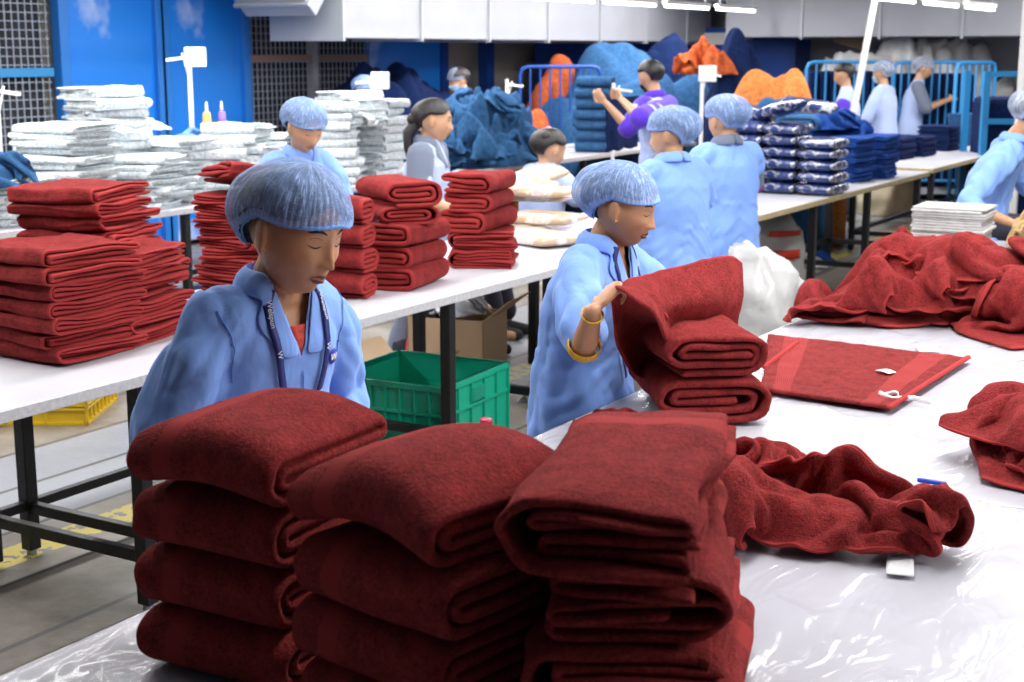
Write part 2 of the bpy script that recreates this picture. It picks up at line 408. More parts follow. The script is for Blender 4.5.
# draped sheets: vertex offsets in millimetres; differences along the rows
DRAPES = {}
DRAPES['c1', 0] = [
 [-8,9,8,7,11,10,-7,6,4,-5,-6,-8,-1,8,5,2,1,3,-5,-13,-11,-11,-10,1,1,7,-7,-7,3,1,9,0,10,10,6,-3,1,4,11,11,5,7,10,12],
 [-17,10,7,10,9,8,2,-1,2,-3,-1,-2,-7,-2,6,3,0,2,3,-3,-7,-11,-10,-9,3,2,-4,-11,-3,10,10,6,8,8,8,-2,5,6,9,10,9,7,5,6],
 [-23,10,7,6,9,10,3,-2,-1,-2,-3,-2,1,-2,-1,2,3,-1,3,0,5,-5,-10,-10,-2,0,-10,-11,0,12,12,7,8,8,8,1,7,8,7,9,10,7,7,4],
 [-23,5,5,8,8,8,2,-2,-5,2,-4,-2,-1,2,-1,-1,2,-1,1,4,4,6,-4,-11,-7,-5,-11,-8,6,12,9,12,7,11,9,4,4,9,8,8,8,8,9,7],
 [-34,9,9,6,7,7,5,-4,-6,-2,4,-3,-2,-2,-2,-4,3,1,0,4,3,11,4,-11,-5,-11,-11,-3,10,11,10,10,10,9,6,6,8,9,9,5,9,10,8,7],
 [-42,7,10,9,8,6,3,-4,-2,-7,1,1,-3,2,-8,-2,-1,0,4,2,11,10,8,-8,-9,-11,-10,4,11,11,11,10,8,10,4,6,11,10,2,11,10,7,11,8],
 [-51,10,8,10,5,8,1,-3,-4,-4,-4,3,-1,-1,-3,-5,0,-1,3,9,13,8,8,-6,-11,-11,-4,9,11,9,10,11,6,8,6,11,11,6,8,9,10,9,9,8],
 [-54,10,11,11,3,-1,5,-2,-9,-6,-1,3,-1,-4,-3,-5,2,2,7,11,11,8,5,-1,-12,-11,4,10,11,10,5,8,9,8,8,11,11,10,5,10,10,8,9,10],
 [-56,11,11,9,11,-2,-4,-5,-8,-5,-3,0,-2,0,-4,4,-2,5,11,12,6,11,4,-6,-11,-2,6,10,9,6,11,7,9,10,7,11,11,8,9,9,10,8,9,9],
 [-63,13,10,10,6,-4,-4,-5,-2,-6,-3,-2,-3,-3,0,2,7,10,11,8,5,13,2,-10,-4,7,4,9,7,8,7,10,9,9,9,11,10,10,9,9,8,9,11,9],
 [-55,2,7,7,4,-4,-2,-7,-2,-4,-4,-3,-4,0,-2,3,11,12,12,7,8,11,7,-10,3,8,2,9,8,8,8,8,9,8,10,11,10,10,10,7,8,10,9,10],
 [-44,-8,5,8,-2,-5,-6,-5,-1,-3,-2,-8,-5,-2,4,5,12,11,10,11,9,12,8,-5,5,9,4,7,7,2,12,10,7,8,7,12,10,11,11,10,10,6,10,10],
 [-34,-10,-10,2,2,-5,-3,-3,-3,-2,4,-10,-12,-3,5,11,13,12,11,7,11,11,6,7,8,3,9,5,4,6,6,12,9,5,8,11,10,11,11,12,11,7,8,11],
 [-27,-10,-13,-1,-6,-5,-6,-3,0,-1,1,-9,-6,4,5,7,11,13,8,12,12,11,9,-1,10,10,9,6,6,7,4,9,9,8,9,8,11,11,10,11,9,10,9,11],
 [-35,-1,-8,-10,-7,-9,-4,4,-1,-4,-7,-7,-4,5,12,10,5,13,12,9,13,10,5,10,7,9,8,2,8,9,9,10,8,10,10,7,9,12,12,9,12,7,10,11],
 [-46,4,-8,-10,-7,-2,-7,-1,-4,-5,-7,-6,2,12,11,4,9,13,10,12,11,13,8,7,11,10,3,4,4,7,9,11,12,9,5,11,12,12,12,12,11,11,6,11],
 [-51,-1,-7,-9,-3,-8,-5,-5,-2,-7,-7,1,11,10,4,7,12,11,13,12,12,12,12,9,7,12,3,4,6,4,7,10,11,8,11,11,12,11,11,12,12,12,9,7],
 [-64,0,-5,-8,-6,0,-4,-7,-7,-7,-5,12,9,2,7,11,12,12,12,13,13,12,10,12,7,12,4,7,0,11,5,11,10,11,10,11,11,11,11,11,11,11,11,11],
 [-78,1,-2,-5,-7,-3,-2,-7,-7,-7,4,9,4,7,11,12,11,12,12,12,14,12,12,9,11,7,9,4,8,7,9,9,11,10,10,12,9,11,10,10,10,12,12,12],
 [-90,0,2,-5,-5,-4,-6,-6,-6,-3,5,6,10,12,9,12,13,11,12,12,12,12,11,9,11,7,10,7,10,9,9,10,10,11,9,10,11,9,10,11,10,12,11,13],
 [-103,1,3,-4,-6,-5,-5,-6,-6,-2,7,11,13,9,13,11,14,14,11,12,11,12,9,11,8,12,9,10,10,11,10,9,9,8,10,11,7,12,10,11,9,12,12,11],
 [-117,3,2,1,-5,-4,-3,-5,-8,-2,10,13,12,12,13,11,13,13,13,12,11,11,13,11,10,9,12,10,12,10,10,10,9,8,7,8,10,11,12,11,8,10,12,11],
 [-130,5,4,-3,-3,-2,3,-3,-9,1,9,13,13,12,14,11,13,12,11,12,12,12,12,12,13,13,11,11,12,11,10,8,10,9,9,6,7,12,10,11,9,8,11,12],
]
DRAPES['c1', 1] = [
 [4,9,11,10,7,8,-3,1,-7,-5,-6,-5,-2,-8,-12,-12,-13,-11,-9,-6,-7,-9,-9,-13,-10,-10,-12,-11,-7,-12,-4,-5,-6,-5,-4,-3,-3,-12,-4,-4,-12,-9,-9,-2],
 [15,7,10,9,8,8,1,-4,-7,-10,-8,-11,-5,-4,-10,-13,-10,-11,-13,-10,-8,-9,-8,-4,-10,-9,-11,-6,-12,-4,-3,-4,-7,-5,-5,-1,-8,-10,-10,-8,-5,-9,-6,-3],
 [27,4,8,9,9,8,3,-7,-10,-11,-11,-10,-12,-6,-7,-10,-14,-9,-12,-12,-9,-11,-7,4,-8,-11,-8,-5,-10,0,-2,-4,-8,-6,-4,-1,-10,-10,-11,-10,-6,-4,-10,-4],
 [35,6,6,8,10,11,-9,-9,-7,-11,-9,-13,-9,-11,-8,-8,-13,-11,-11,-12,-11,-6,-7,0,-1,-12,0,-8,-10,-1,3,-6,-9,-5,-6,-2,-10,-10,-10,-8,-6,-9,-7,-10],
 [42,8,6,8,8,4,-2,-13,-8,-11,-8,-13,-13,-11,-11,-6,-11,-12,-12,-11,-11,1,-1,0,-8,-6,-2,-8,-8,-3,0,-2,-8,-7,-4,-6,-9,-9,-10,-9,-8,-7,-8,-7],
 [53,5,7,8,10,1,-6,-12,-12,-8,-13,-12,-10,-12,-11,-13,-5,-13,-11,-11,-2,3,0,-2,-8,-3,-5,-9,-7,-5,-3,-2,-3,-7,-5,-6,-9,-9,-10,-9,-9,-7,-8,-9],
 [64,4,6,5,5,1,-8,-9,-13,-12,-12,-10,-11,-9,-11,-11,-10,-10,-11,-3,2,2,0,-5,-5,-3,-8,-9,-7,-3,-2,-4,-4,-5,-7,-6,-9,-10,-9,-10,-9,-8,-6,-9],
 [75,5,4,5,2,-5,-12,-10,-9,-8,-11,-9,-11,-12,-11,-13,-9,-7,-8,1,4,0,-1,-4,-4,-4,-9,-8,-9,-3,1,-5,-4,-6,-9,-9,-8,-9,-8,-9,-10,-6,-7,-8],
 [87,4,4,4,1,-8,-13,-9,-8,-10,-8,-13,-11,-11,-11,-11,-7,-6,-5,0,5,0,-2,-4,-4,-6,-9,-10,-4,-4,-2,-4,-5,-8,-7,-7,-9,-8,-9,-9,-9,-6,-8,-7],
 [97,2,5,6,-2,-11,-12,-11,-6,-11,-10,-13,-14,-11,-12,-6,-6,-1,-1,-3,5,2,-3,-6,-3,-9,-8,-8,-7,0,-2,-5,-7,-10,-8,-7,-5,-7,-9,-9,-10,-8,-7,-9],
 [104,6,2,3,-5,-9,-10,-11,-5,-12,-12,-13,-13,-11,-13,-11,1,1,2,-2,-2,7,-6,-1,-6,-9,-6,-8,-10,-5,-3,-2,-6,-7,-9,-8,-6,-5,-7,-10,-8,-9,-9,-6],
 [110,8,3,3,-8,-12,-11,-8,-11,-11,-13,-10,-11,-12,-10,-9,1,2,-2,0,1,0,0,-1,-6,-7,-8,-8,-8,-7,-3,-8,-5,-4,-8,-5,-7,-8,-8,-9,-7,-6,-8,-7],
 [119,10,0,-6,-9,-6,-13,-14,-12,-12,-9,-9,-6,-11,-10,-1,0,-1,-1,-3,2,1,0,-4,-5,-4,-9,-7,-7,-9,-8,-1,-8,-1,-7,-7,-9,-8,-8,-6,-6,-7,-8,-8],
 [129,4,5,-8,-10,-12,-11,-11,-11,-11,-11,-6,-9,-10,-6,-5,0,3,-5,0,1,3,-2,-1,-5,-6,-7,-9,-9,-8,-7,-6,-3,-7,-5,-5,-7,-6,-10,-4,-6,-8,-7,-8],
 [138,3,1,-6,-11,-10,-11,-10,-11,-11,-11,-11,-7,-7,-3,-3,-2,0,0,-2,1,2,-2,-3,-1,-8,-8,-10,-9,-7,-7,-6,-2,-5,-10,-11,-8,0,-6,-7,-3,-10,-4,-7],
 [146,6,-3,-6,-11,-13,-6,-12,-10,-12,-12,-8,-5,-5,-3,-4,-1,-1,-3,1,2,1,-3,-4,-3,-6,-9,-9,-10,-8,-8,-6,0,-10,-12,-9,-2,-4,-6,-6,-7,-5,-1,-6],
 [151,8,-6,-5,-11,-9,-9,-12,-11,-12,-9,-5,-5,-3,-5,-2,-1,-3,-1,0,0,0,0,-5,-6,-4,-10,-9,-9,-8,-8,-8,-5,-8,-9,-5,-5,-4,-5,-7,-7,-4,-5,-1],
 [151,12,-4,-10,-8,-5,-11,-11,-10,-11,-8,-3,-4,-6,-3,-1,-1,-3,-1,0,0,-1,-4,-1,-8,-4,-10,-10,-9,-8,-6,-8,-8,-7,-7,-8,-5,-1,-7,-7,-6,-6,-3,-7],
 [152,13,1,-8,-8,-8,-8,-11,-11,-10,-6,-5,-6,-1,-1,-2,-2,-1,0,-1,0,-3,-5,-6,-4,-9,-8,-9,-8,-8,-7,-7,-6,-7,-8,-7,-5,-3,-5,-7,-7,-3,-4,-6],
 [154,12,8,-7,-7,-8,-10,-12,-11,-10,-5,-7,-1,1,-2,-2,-1,0,-2,-2,1,-5,-5,-8,-6,-9,-7,-9,-8,-5,-8,-8,-8,-2,-9,-5,-6,-4,-4,-6,-7,-5,-2,-6],
 [155,12,12,-4,-9,-8,-13,-10,-10,-11,-5,-1,0,1,-2,0,-2,-1,-2,-3,-5,1,-7,-7,-8,-7,-8,-8,-7,-6,-9,-8,-8,-7,-6,-4,-2,-4,-4,-7,-8,-4,-3,-2],
 [157,12,11,4,-12,-13,-13,-7,-8,-8,-2,0,0,1,-1,0,-2,-2,-2,-4,-5,-4,-2,-7,-8,-8,-7,-9,-8,-8,-7,-9,-10,-8,-5,-6,3,-4,-4,-7,-7,-5,-2,-1],
 [162,10,12,2,-12,-14,-12,-6,-2,-7,-5,4,1,2,-1,1,-2,-3,-3,-5,-5,-5,-6,-5,-5,-7,-8,-8,-8,-9,-9,-11,-10,-7,-8,-6,-9,4,6,-8,-7,-6,0,-1],
]
DRAPES['c1', 2] = [
 [4,4,1,-4,0,2,10,2,7,1,-7,-2,-12,0,-1,6,0,2,-8,1,-1,-1,0,0,0,0,0,0,7,2,9,12,6,-6,-6,-12,-10,2,5,4,-4,-7,4,-3],
 [4,3,1,2,-1,-2,9,8,10,2,-6,-6,-9,-8,0,-2,7,4,-1,-7,-4,0,5,5,0,2,1,-3,3,3,6,9,3,-6,-9,-8,-7,-2,-2,4,6,-3,-2,8],
 [5,3,4,-6,0,1,11,12,6,0,-1,-8,-5,-10,-7,5,0,6,0,-2,-2,-2,6,7,3,1,1,-4,4,0,1,8,-3,-8,-4,-12,-6,3,3,-2,-2,7,-6,8],
 [12,-6,6,2,-3,-3,8,7,9,-3,3,-1,-8,-7,-6,-6,1,6,2,4,-4,7,7,5,4,2,-7,3,5,-5,-1,-1,-5,2,-7,-11,0,-1,-3,2,-2,-1,2,2],
 [8,4,-6,4,5,4,7,2,-2,2,-6,-3,0,3,-4,-11,0,-1,2,4,7,6,7,2,9,1,-5,4,4,-5,-8,-6,1,-3,-8,-8,-4,-1,3,4,-1,-3,-2,6],
 [6,5,-6,4,3,12,11,1,0,-8,-2,-5,-8,-2,3,0,-10,1,6,5,5,8,7,7,7,-6,0,8,-2,-6,-1,-8,-6,-4,-11,-8,0,2,7,2,-1,-8,-2,2],
 [4,4,-1,3,8,8,10,6,0,-5,-7,-5,-6,-9,-6,4,3,1,6,3,-1,10,10,8,3,-5,7,4,-1,-8,-6,-5,-10,-8,-7,-2,1,4,2,-3,-2,0,-5,-1],
 [9,-3,5,-4,10,11,-1,5,5,-1,-8,-10,-7,2,-6,-2,8,9,7,-3,-6,10,9,12,1,0,8,0,-1,-8,-12,-8,-7,-8,4,1,0,-2,-9,-2,-1,6,-4,-1],
 [6,1,1,7,6,11,3,-7,0,-1,-7,-5,-4,-6,5,1,7,9,-1,5,-8,6,12,8,1,9,6,1,-7,-11,-8,-11,-5,-1,-4,1,-1,-4,-6,-4,2,5,-5,4],
 [11,1,0,6,9,4,3,-6,-8,-1,-7,-3,-1,-3,3,7,6,3,0,11,-3,0,6,6,11,5,8,-1,-5,-11,-11,-9,-5,3,-2,-5,-7,-4,-3,0,1,-4,0,4],
 [6,5,5,7,8,4,-8,0,-10,-6,-6,0,1,6,1,8,7,1,1,9,5,-3,3,4,9,5,9,-6,1,-9,-9,-9,-7,3,-4,-2,-6,-8,-5,1,-6,3,4,-6],
 [3,4,6,10,10,1,-2,-3,-5,-7,-7,-2,3,4,8,8,5,-1,5,3,7,0,0,6,6,5,7,-7,-7,-10,0,-5,-7,-10,-6,-2,-4,-4,-2,-1,-4,8,-3,0],
 [8,-1,7,9,8,11,2,-4,-5,-7,-5,-1,-4,5,10,3,2,6,2,2,-6,2,10,10,-3,12,2,-10,-11,-8,-9,3,-2,-12,-8,-7,-2,-4,-1,1,3,6,-7,1],
 [12,6,4,8,4,1,3,-2,-8,-8,-5,5,5,2,10,9,3,-1,7,-2,-6,-2,6,12,5,1,2,-8,-9,-9,-11,-5,7,-4,-7,-10,-6,-1,3,-4,5,-1,-4,-2],
 [12,12,10,5,2,-3,-5,-8,-8,-6,2,0,10,11,5,6,11,2,-2,-9,-1,1,9,4,8,-2,-5,-9,-8,-7,-4,-6,2,1,-2,-3,-4,-5,-1,1,-5,-2,-2,-3],
 [12,9,9,5,-3,-4,-5,-4,-6,-3,0,7,11,4,6,12,8,-2,-8,1,0,-1,10,-4,7,0,-10,-7,-10,-7,-5,-3,2,-2,-2,-1,7,3,0,-2,-4,-5,-10,3],
 [7,8,5,5,0,2,-8,-3,-5,-5,3,11,4,7,12,11,1,-7,-1,4,2,4,2,-5,-3,2,-8,-8,-7,-10,-7,-2,-2,1,-2,5,4,2,-3,0,0,2,-6,-8],
 [8,1,4,2,9,-5,-7,-6,1,-3,8,4,8,12,12,8,-6,-5,4,1,1,7,-5,-1,-8,-1,-8,-5,-10,-2,-10,-3,2,-3,5,-3,6,3,1,-5,0,-1,3,-6],
 [7,-2,9,7,4,-9,-9,0,0,0,8,7,8,11,8,4,-4,-5,5,-2,5,0,-6,-5,-5,-5,-5,-6,-2,-6,1,-5,0,-3,1,-2,6,2,-2,-3,0,-1,2,-3],
 [5,3,6,8,-1,-8,-7,1,2,5,7,9,6,3,7,4,3,-7,-1,0,2,-5,-5,-5,-6,-7,-5,-4,-2,5,-3,3,0,-5,2,-2,-1,6,-6,0,5,-3,-5,1],
 [5,3,4,9,1,-9,-2,-1,3,6,10,8,-3,7,2,8,0,-2,-7,-2,-4,-1,-7,-5,-8,-4,-5,1,-2,6,1,-4,4,7,-2,-2,-9,4,-1,3,-4,-1,4,-7],
 [4,3,8,10,0,-3,-3,0,2,8,4,1,2,0,5,9,-1,-4,-5,-6,-5,-5,-2,-5,-6,-6,1,-1,0,1,4,2,-2,3,9,-2,-8,-6,1,3,-2,1,-2,1],
 [4,7,0,11,3,2,1,2,-5,12,4,-4,-3,6,0,8,-1,-8,-7,-6,-6,-5,-5,-3,-2,0,-1,0,1,0,-1,0,2,6,4,10,-5,-6,-7,-2,3,-3,5,-7],
]
DRAPES['c2', 0] = [
 [-223,8,10,10,9,11,10,11,4,8,8,12,11,8,8,11,12,6,9,11,12,13,14,11,12,10,9,6,11,13,9,12,11,11,4,10,3,3,11,5,-1,9,8,12],
 [-221,11,9,10,11,11,6,10,10,6,9,10,11,11,6,8,9,11,11,12,9,9,11,9,9,10,11,11,10,12,10,9,9,11,11,9,12,5,-3,9,6,7,10,10],
 [-214,10,9,11,10,10,9,9,10,9,7,10,6,12,7,6,13,11,10,11,8,10,6,7,9,12,13,13,12,9,8,7,7,8,12,11,13,13,0,1,9,9,10,8],
 [-207,10,10,11,10,11,9,10,8,10,6,10,5,9,7,8,10,11,12,10,11,1,12,12,7,9,11,13,7,12,10,6,11,8,8,9,12,11,9,3,9,9,7,7],
 [-199,9,11,11,10,11,10,10,10,6,8,9,7,3,11,9,5,8,11,12,7,9,10,10,11,8,8,10,10,10,12,11,7,6,9,11,12,9,10,6,7,10,11,4],
 [-193,11,11,11,10,10,11,10,11,7,3,9,11,0,11,12,3,6,11,9,10,8,9,12,7,11,6,9,10,10,8,12,12,-3,14,13,11,11,7,5,13,12,2,5],
 [-185,10,10,11,11,10,11,10,11,10,3,3,12,5,6,2,10,10,10,8,9,11,9,8,12,11,9,8,6,8,11,3,12,5,8,14,11,7,5,14,11,3,-2,4],
 [-181,10,11,11,12,11,11,10,10,8,8,3,8,10,-2,8,8,6,9,10,10,11,11,11,8,12,11,9,7,2,9,4,8,10,6,11,8,6,13,11,2,-1,0,9],
 [-176,10,12,12,11,12,8,11,10,7,3,3,10,7,6,4,10,6,10,10,11,12,10,7,6,11,7,13,10,6,6,5,4,5,13,11,2,11,10,1,0,1,6,12],
 [-169,9,12,10,11,11,9,10,9,7,2,7,6,7,8,7,7,8,11,9,12,8,1,4,10,10,9,12,10,6,8,9,0,7,11,10,6,8,2,0,0,9,11,9],
 [-162,8,12,10,3,8,8,9,9,9,9,8,3,10,10,6,8,9,10,11,2,6,8,0,10,10,10,10,8,8,7,9,1,8,8,10,6,2,0,2,4,13,12,10],
 [-154,9,8,10,6,6,6,9,8,10,10,7,9,9,9,8,5,8,5,10,10,7,4,6,8,6,9,3,7,7,7,6,4,9,6,6,3,2,5,8,12,11,8,9],
 [-144,8,4,11,7,3,10,10,9,7,7,7,11,10,9,4,8,7,7,8,10,8,4,5,9,7,9,4,-4,3,12,2,4,9,2,3,4,8,11,12,13,12,10,0],
 [-135,8,3,9,9,5,7,9,9,8,10,2,10,9,12,5,6,7,8,10,9,7,7,6,6,8,9,2,-7,-4,9,-1,6,8,2,6,11,10,12,12,13,12,12,7],
 [-123,2,6,7,5,8,9,8,9,8,3,8,6,11,12,10,8,3,4,12,9,10,10,7,4,5,9,-4,-9,-5,3,7,5,7,10,6,10,12,12,11,12,12,11,11],
 [-110,0,4,5,6,8,8,9,7,3,0,8,12,12,12,11,8,5,-6,11,11,9,8,7,9,9,9,-6,-5,-7,2,9,5,5,8,10,10,12,12,9,11,9,12,12],
 [-102,4,2,6,6,8,7,8,4,0,6,8,6,11,11,4,9,7,-1,2,9,9,7,7,10,11,9,1,-3,1,-1,9,9,5,4,9,11,11,11,10,9,9,8,10],
 [-95,6,4,7,4,8,7,9,3,1,2,5,7,0,12,10,-1,4,5,2,5,8,8,7,11,11,11,1,2,9,-3,10,11,11,3,5,10,11,10,11,9,10,7,0],
 [-86,7,2,8,5,5,8,10,7,1,2,4,3,-8,6,6,3,0,3,5,8,4,7,10,11,11,9,7,10,3,5,9,11,11,9,3,8,10,10,11,10,12,6,5],
 [-82,5,8,7,3,9,7,9,8,6,2,-2,1,-9,-3,0,4,0,4,5,7,2,11,12,12,8,10,8,9,7,12,7,12,9,13,8,7,8,11,10,10,11,10,4],
 [-71,0,9,3,9,8,7,10,8,9,0,-9,-2,-7,-11,-5,5,2,2,5,5,7,13,12,11,12,5,10,12,9,7,13,14,10,13,12,9,7,9,11,10,10,10,9],
 [-63,3,4,8,8,8,7,7,6,5,5,-5,-9,-9,-8,-11,-3,-1,3,7,6,12,13,12,11,10,8,9,13,11,12,12,12,13,12,12,11,7,10,10,10,12,10,10],
 [-65,13,6,8,8,8,8,6,5,-3,-5,4,0,-9,-11,-10,-11,-9,8,4,9,11,12,12,13,10,8,9,12,13,14,14,13,13,13,12,13,8,11,8,11,12,11,12],
]
DRAPES['c2', 1] = [
 [1,-3,-6,-5,2,-3,-4,-7,-10,-6,-4,-7,-4,-10,-7,-4,0,-4,-7,-5,-5,-3,-2,-5,2,5,11,11,-3,5,10,0,-7,-7,-7,-3,-13,-12,-6,-11,-13,-9,-9,-4],
 [15,-7,-7,-4,-3,0,-10,-10,-5,-4,-2,-8,-6,-5,-9,-2,-1,-2,-8,-6,-4,0,-7,-6,-1,8,7,4,5,7,-3,-2,-9,-7,-7,-1,-4,-9,-11,-8,-9,-7,-6,-4],
 [26,-7,-8,-5,-6,-9,-4,-4,-9,-6,4,-7,-8,-7,-3,-6,-2,-3,-4,-5,-7,-2,-4,-4,-6,-3,1,3,5,8,3,-6,-6,-11,-5,-5,-2,1,-8,-12,-4,-1,-8,-4],
 [37,-7,-8,-8,-6,-8,-9,-4,-3,-8,2,-3,-9,-8,1,-8,-1,-5,-4,-4,-6,-4,-4,-7,-6,-7,-5,2,11,-1,5,-7,2,-6,-6,-5,-2,0,-8,-9,-4,-2,-6,-2],
 [42,-5,-4,-8,-7,-9,-7,-9,-5,-2,-7,4,-8,-8,0,-5,-3,-4,-6,-1,-6,-5,-9,-4,-4,-5,-7,-3,5,-7,3,0,-1,8,-7,-2,-2,-5,-6,-7,-4,-5,-6,1],
 [49,-5,-6,-2,-8,-7,-9,-8,-8,-3,-4,-5,-1,-6,-6,1,-5,-2,-3,-4,-7,-7,-5,-6,-5,-4,-3,-5,-5,-3,1,-6,3,10,0,1,-5,-4,-6,-7,-3,-5,-11,3],
 [59,-5,-5,-6,-5,-7,-7,-9,-7,-8,-4,-5,1,-7,-3,-1,-4,-4,-3,-5,-6,-5,-8,-9,-5,-1,-7,-1,-2,-6,-3,4,-1,8,5,-1,-4,-5,-7,-3,-4,-10,-13,-4],
 [72,-6,-7,-5,-7,-6,-6,-8,-7,-8,-7,-7,-4,-1,1,-5,-10,2,0,-7,-4,-8,-8,-8,-5,-2,-6,-3,-3,1,-4,3,1,4,7,-2,-3,-6,-3,-5,-11,-13,-11,0],
 [85,-9,-6,-6,-6,-7,-5,-7,-8,-8,-9,-7,-3,0,-1,-11,-5,5,0,-8,-7,-4,-8,-10,-4,-6,-8,1,1,-1,0,0,2,5,4,0,-5,-4,-4,-12,-14,-11,-3,2],
 [95,-7,-5,-7,-6,-7,-7,-7,-8,-8,-10,-6,-4,-1,-4,-9,0,4,-1,-7,-5,-9,-13,-11,-4,-9,-8,1,5,6,2,2,0,5,4,0,-6,-5,-12,-13,-13,-4,1,0],
 [107,-6,-7,-8,-9,-9,-8,-7,-8,-7,-7,-4,-4,-6,-5,-1,-8,4,3,-6,-11,-12,-9,-6,-8,-7,-8,-4,10,5,5,5,1,3,5,-2,-6,-12,-13,-12,-9,0,2,1],
 [116,-7,-8,-5,-9,-7,-9,-8,-8,-6,-8,-7,-8,0,-5,-3,-7,-3,-3,-6,-3,-8,-10,-10,-5,-8,-7,0,6,9,5,6,3,2,4,-6,-11,-12,-9,-9,-5,-5,5,3],
 [123,-8,-6,-7,-4,-7,-9,-8,-10,-11,-3,-7,-8,0,-2,-7,-5,-6,-1,-11,-9,-7,-2,-8,-10,-11,-6,6,8,8,5,6,3,3,-6,-7,-11,-5,-6,-5,-5,-6,-2,9],
 [132,-8,-5,-7,-7,-12,-9,-8,-7,-8,-7,0,-6,-1,-4,-6,-9,-6,-6,-3,-8,-7,-4,-10,-11,-10,-5,7,9,7,8,-3,2,0,-3,-3,-4,-6,-6,-6,-6,-3,-5,1],
 [137,-1,-7,-11,-11,-9,-9,-8,-7,-6,-3,1,-5,-3,-6,-7,-9,-5,-8,0,-6,-8,-7,-10,-12,-10,-2,7,8,8,8,-1,0,-2,0,-2,-5,-6,-7,-7,-8,-3,-2,0],
 [137,4,-6,-12,-10,-10,-9,-6,-9,0,-1,-2,-2,-6,-6,-8,-8,-10,-7,-3,-4,-9,-8,-9,-9,-8,-1,8,7,9,7,-2,0,-1,-3,-4,-8,-6,-3,-10,-5,1,-1,2],
 [144,-2,-5,-10,-10,-9,-8,-10,-1,1,-3,-6,-4,-5,-3,-12,-9,-5,-9,-8,-6,-9,-12,-11,-7,0,8,8,5,7,8,1,-8,1,0,-6,-6,-6,-8,-8,-5,3,4,2],
 [152,-6,-6,-9,-9,-7,-9,-9,-4,6,-9,-11,-6,-10,-1,-3,-13,-4,-6,-11,-11,-11,-11,-9,1,8,8,5,9,3,10,1,-9,-7,2,-3,-8,-5,-7,-4,-7,-3,6,9],
 [160,-8,-5,-9,-8,-7,-10,-8,-8,3,-6,-13,-11,-6,-10,-1,-7,-9,-7,-9,-11,-10,-10,-1,6,7,6,7,5,8,8,-6,-4,-2,-4,0,-7,-8,-4,-3,-7,-7,1,5],
 [166,-2,-7,-10,-11,-6,-10,-9,-4,-5,-7,-12,-12,-5,-10,-9,-5,-9,-10,-8,-7,-11,-1,5,4,6,6,5,8,9,3,-10,-4,6,-3,-5,-5,-6,-6,-5,-5,-4,-7,-1],
 [172,2,-9,-11,-10,-10,-10,-6,-8,-4,-12,-8,-13,-11,-4,-10,-11,-11,-10,-8,1,-4,4,4,3,5,7,6,3,7,0,-4,-1,4,-2,-5,-8,-5,-6,-4,-5,-8,-2,-7],
 [179,1,-7,-10,-11,-11,-11,-9,-9,-11,-10,-11,-7,-11,-10,-6,-9,-11,-13,-3,2,5,5,2,2,5,7,6,4,5,3,-3,-3,0,-3,-1,-6,-8,-4,-5,-8,-8,-5,-1],
 [190,-2,-8,-9,-11,-11,-12,-13,-11,-12,-12,-12,-13,-10,-8,-8,-8,-6,-5,-4,6,7,5,1,4,2,8,7,6,3,2,0,-3,-1,-4,-4,-3,-10,-2,-10,-5,-6,-8,-6],
]
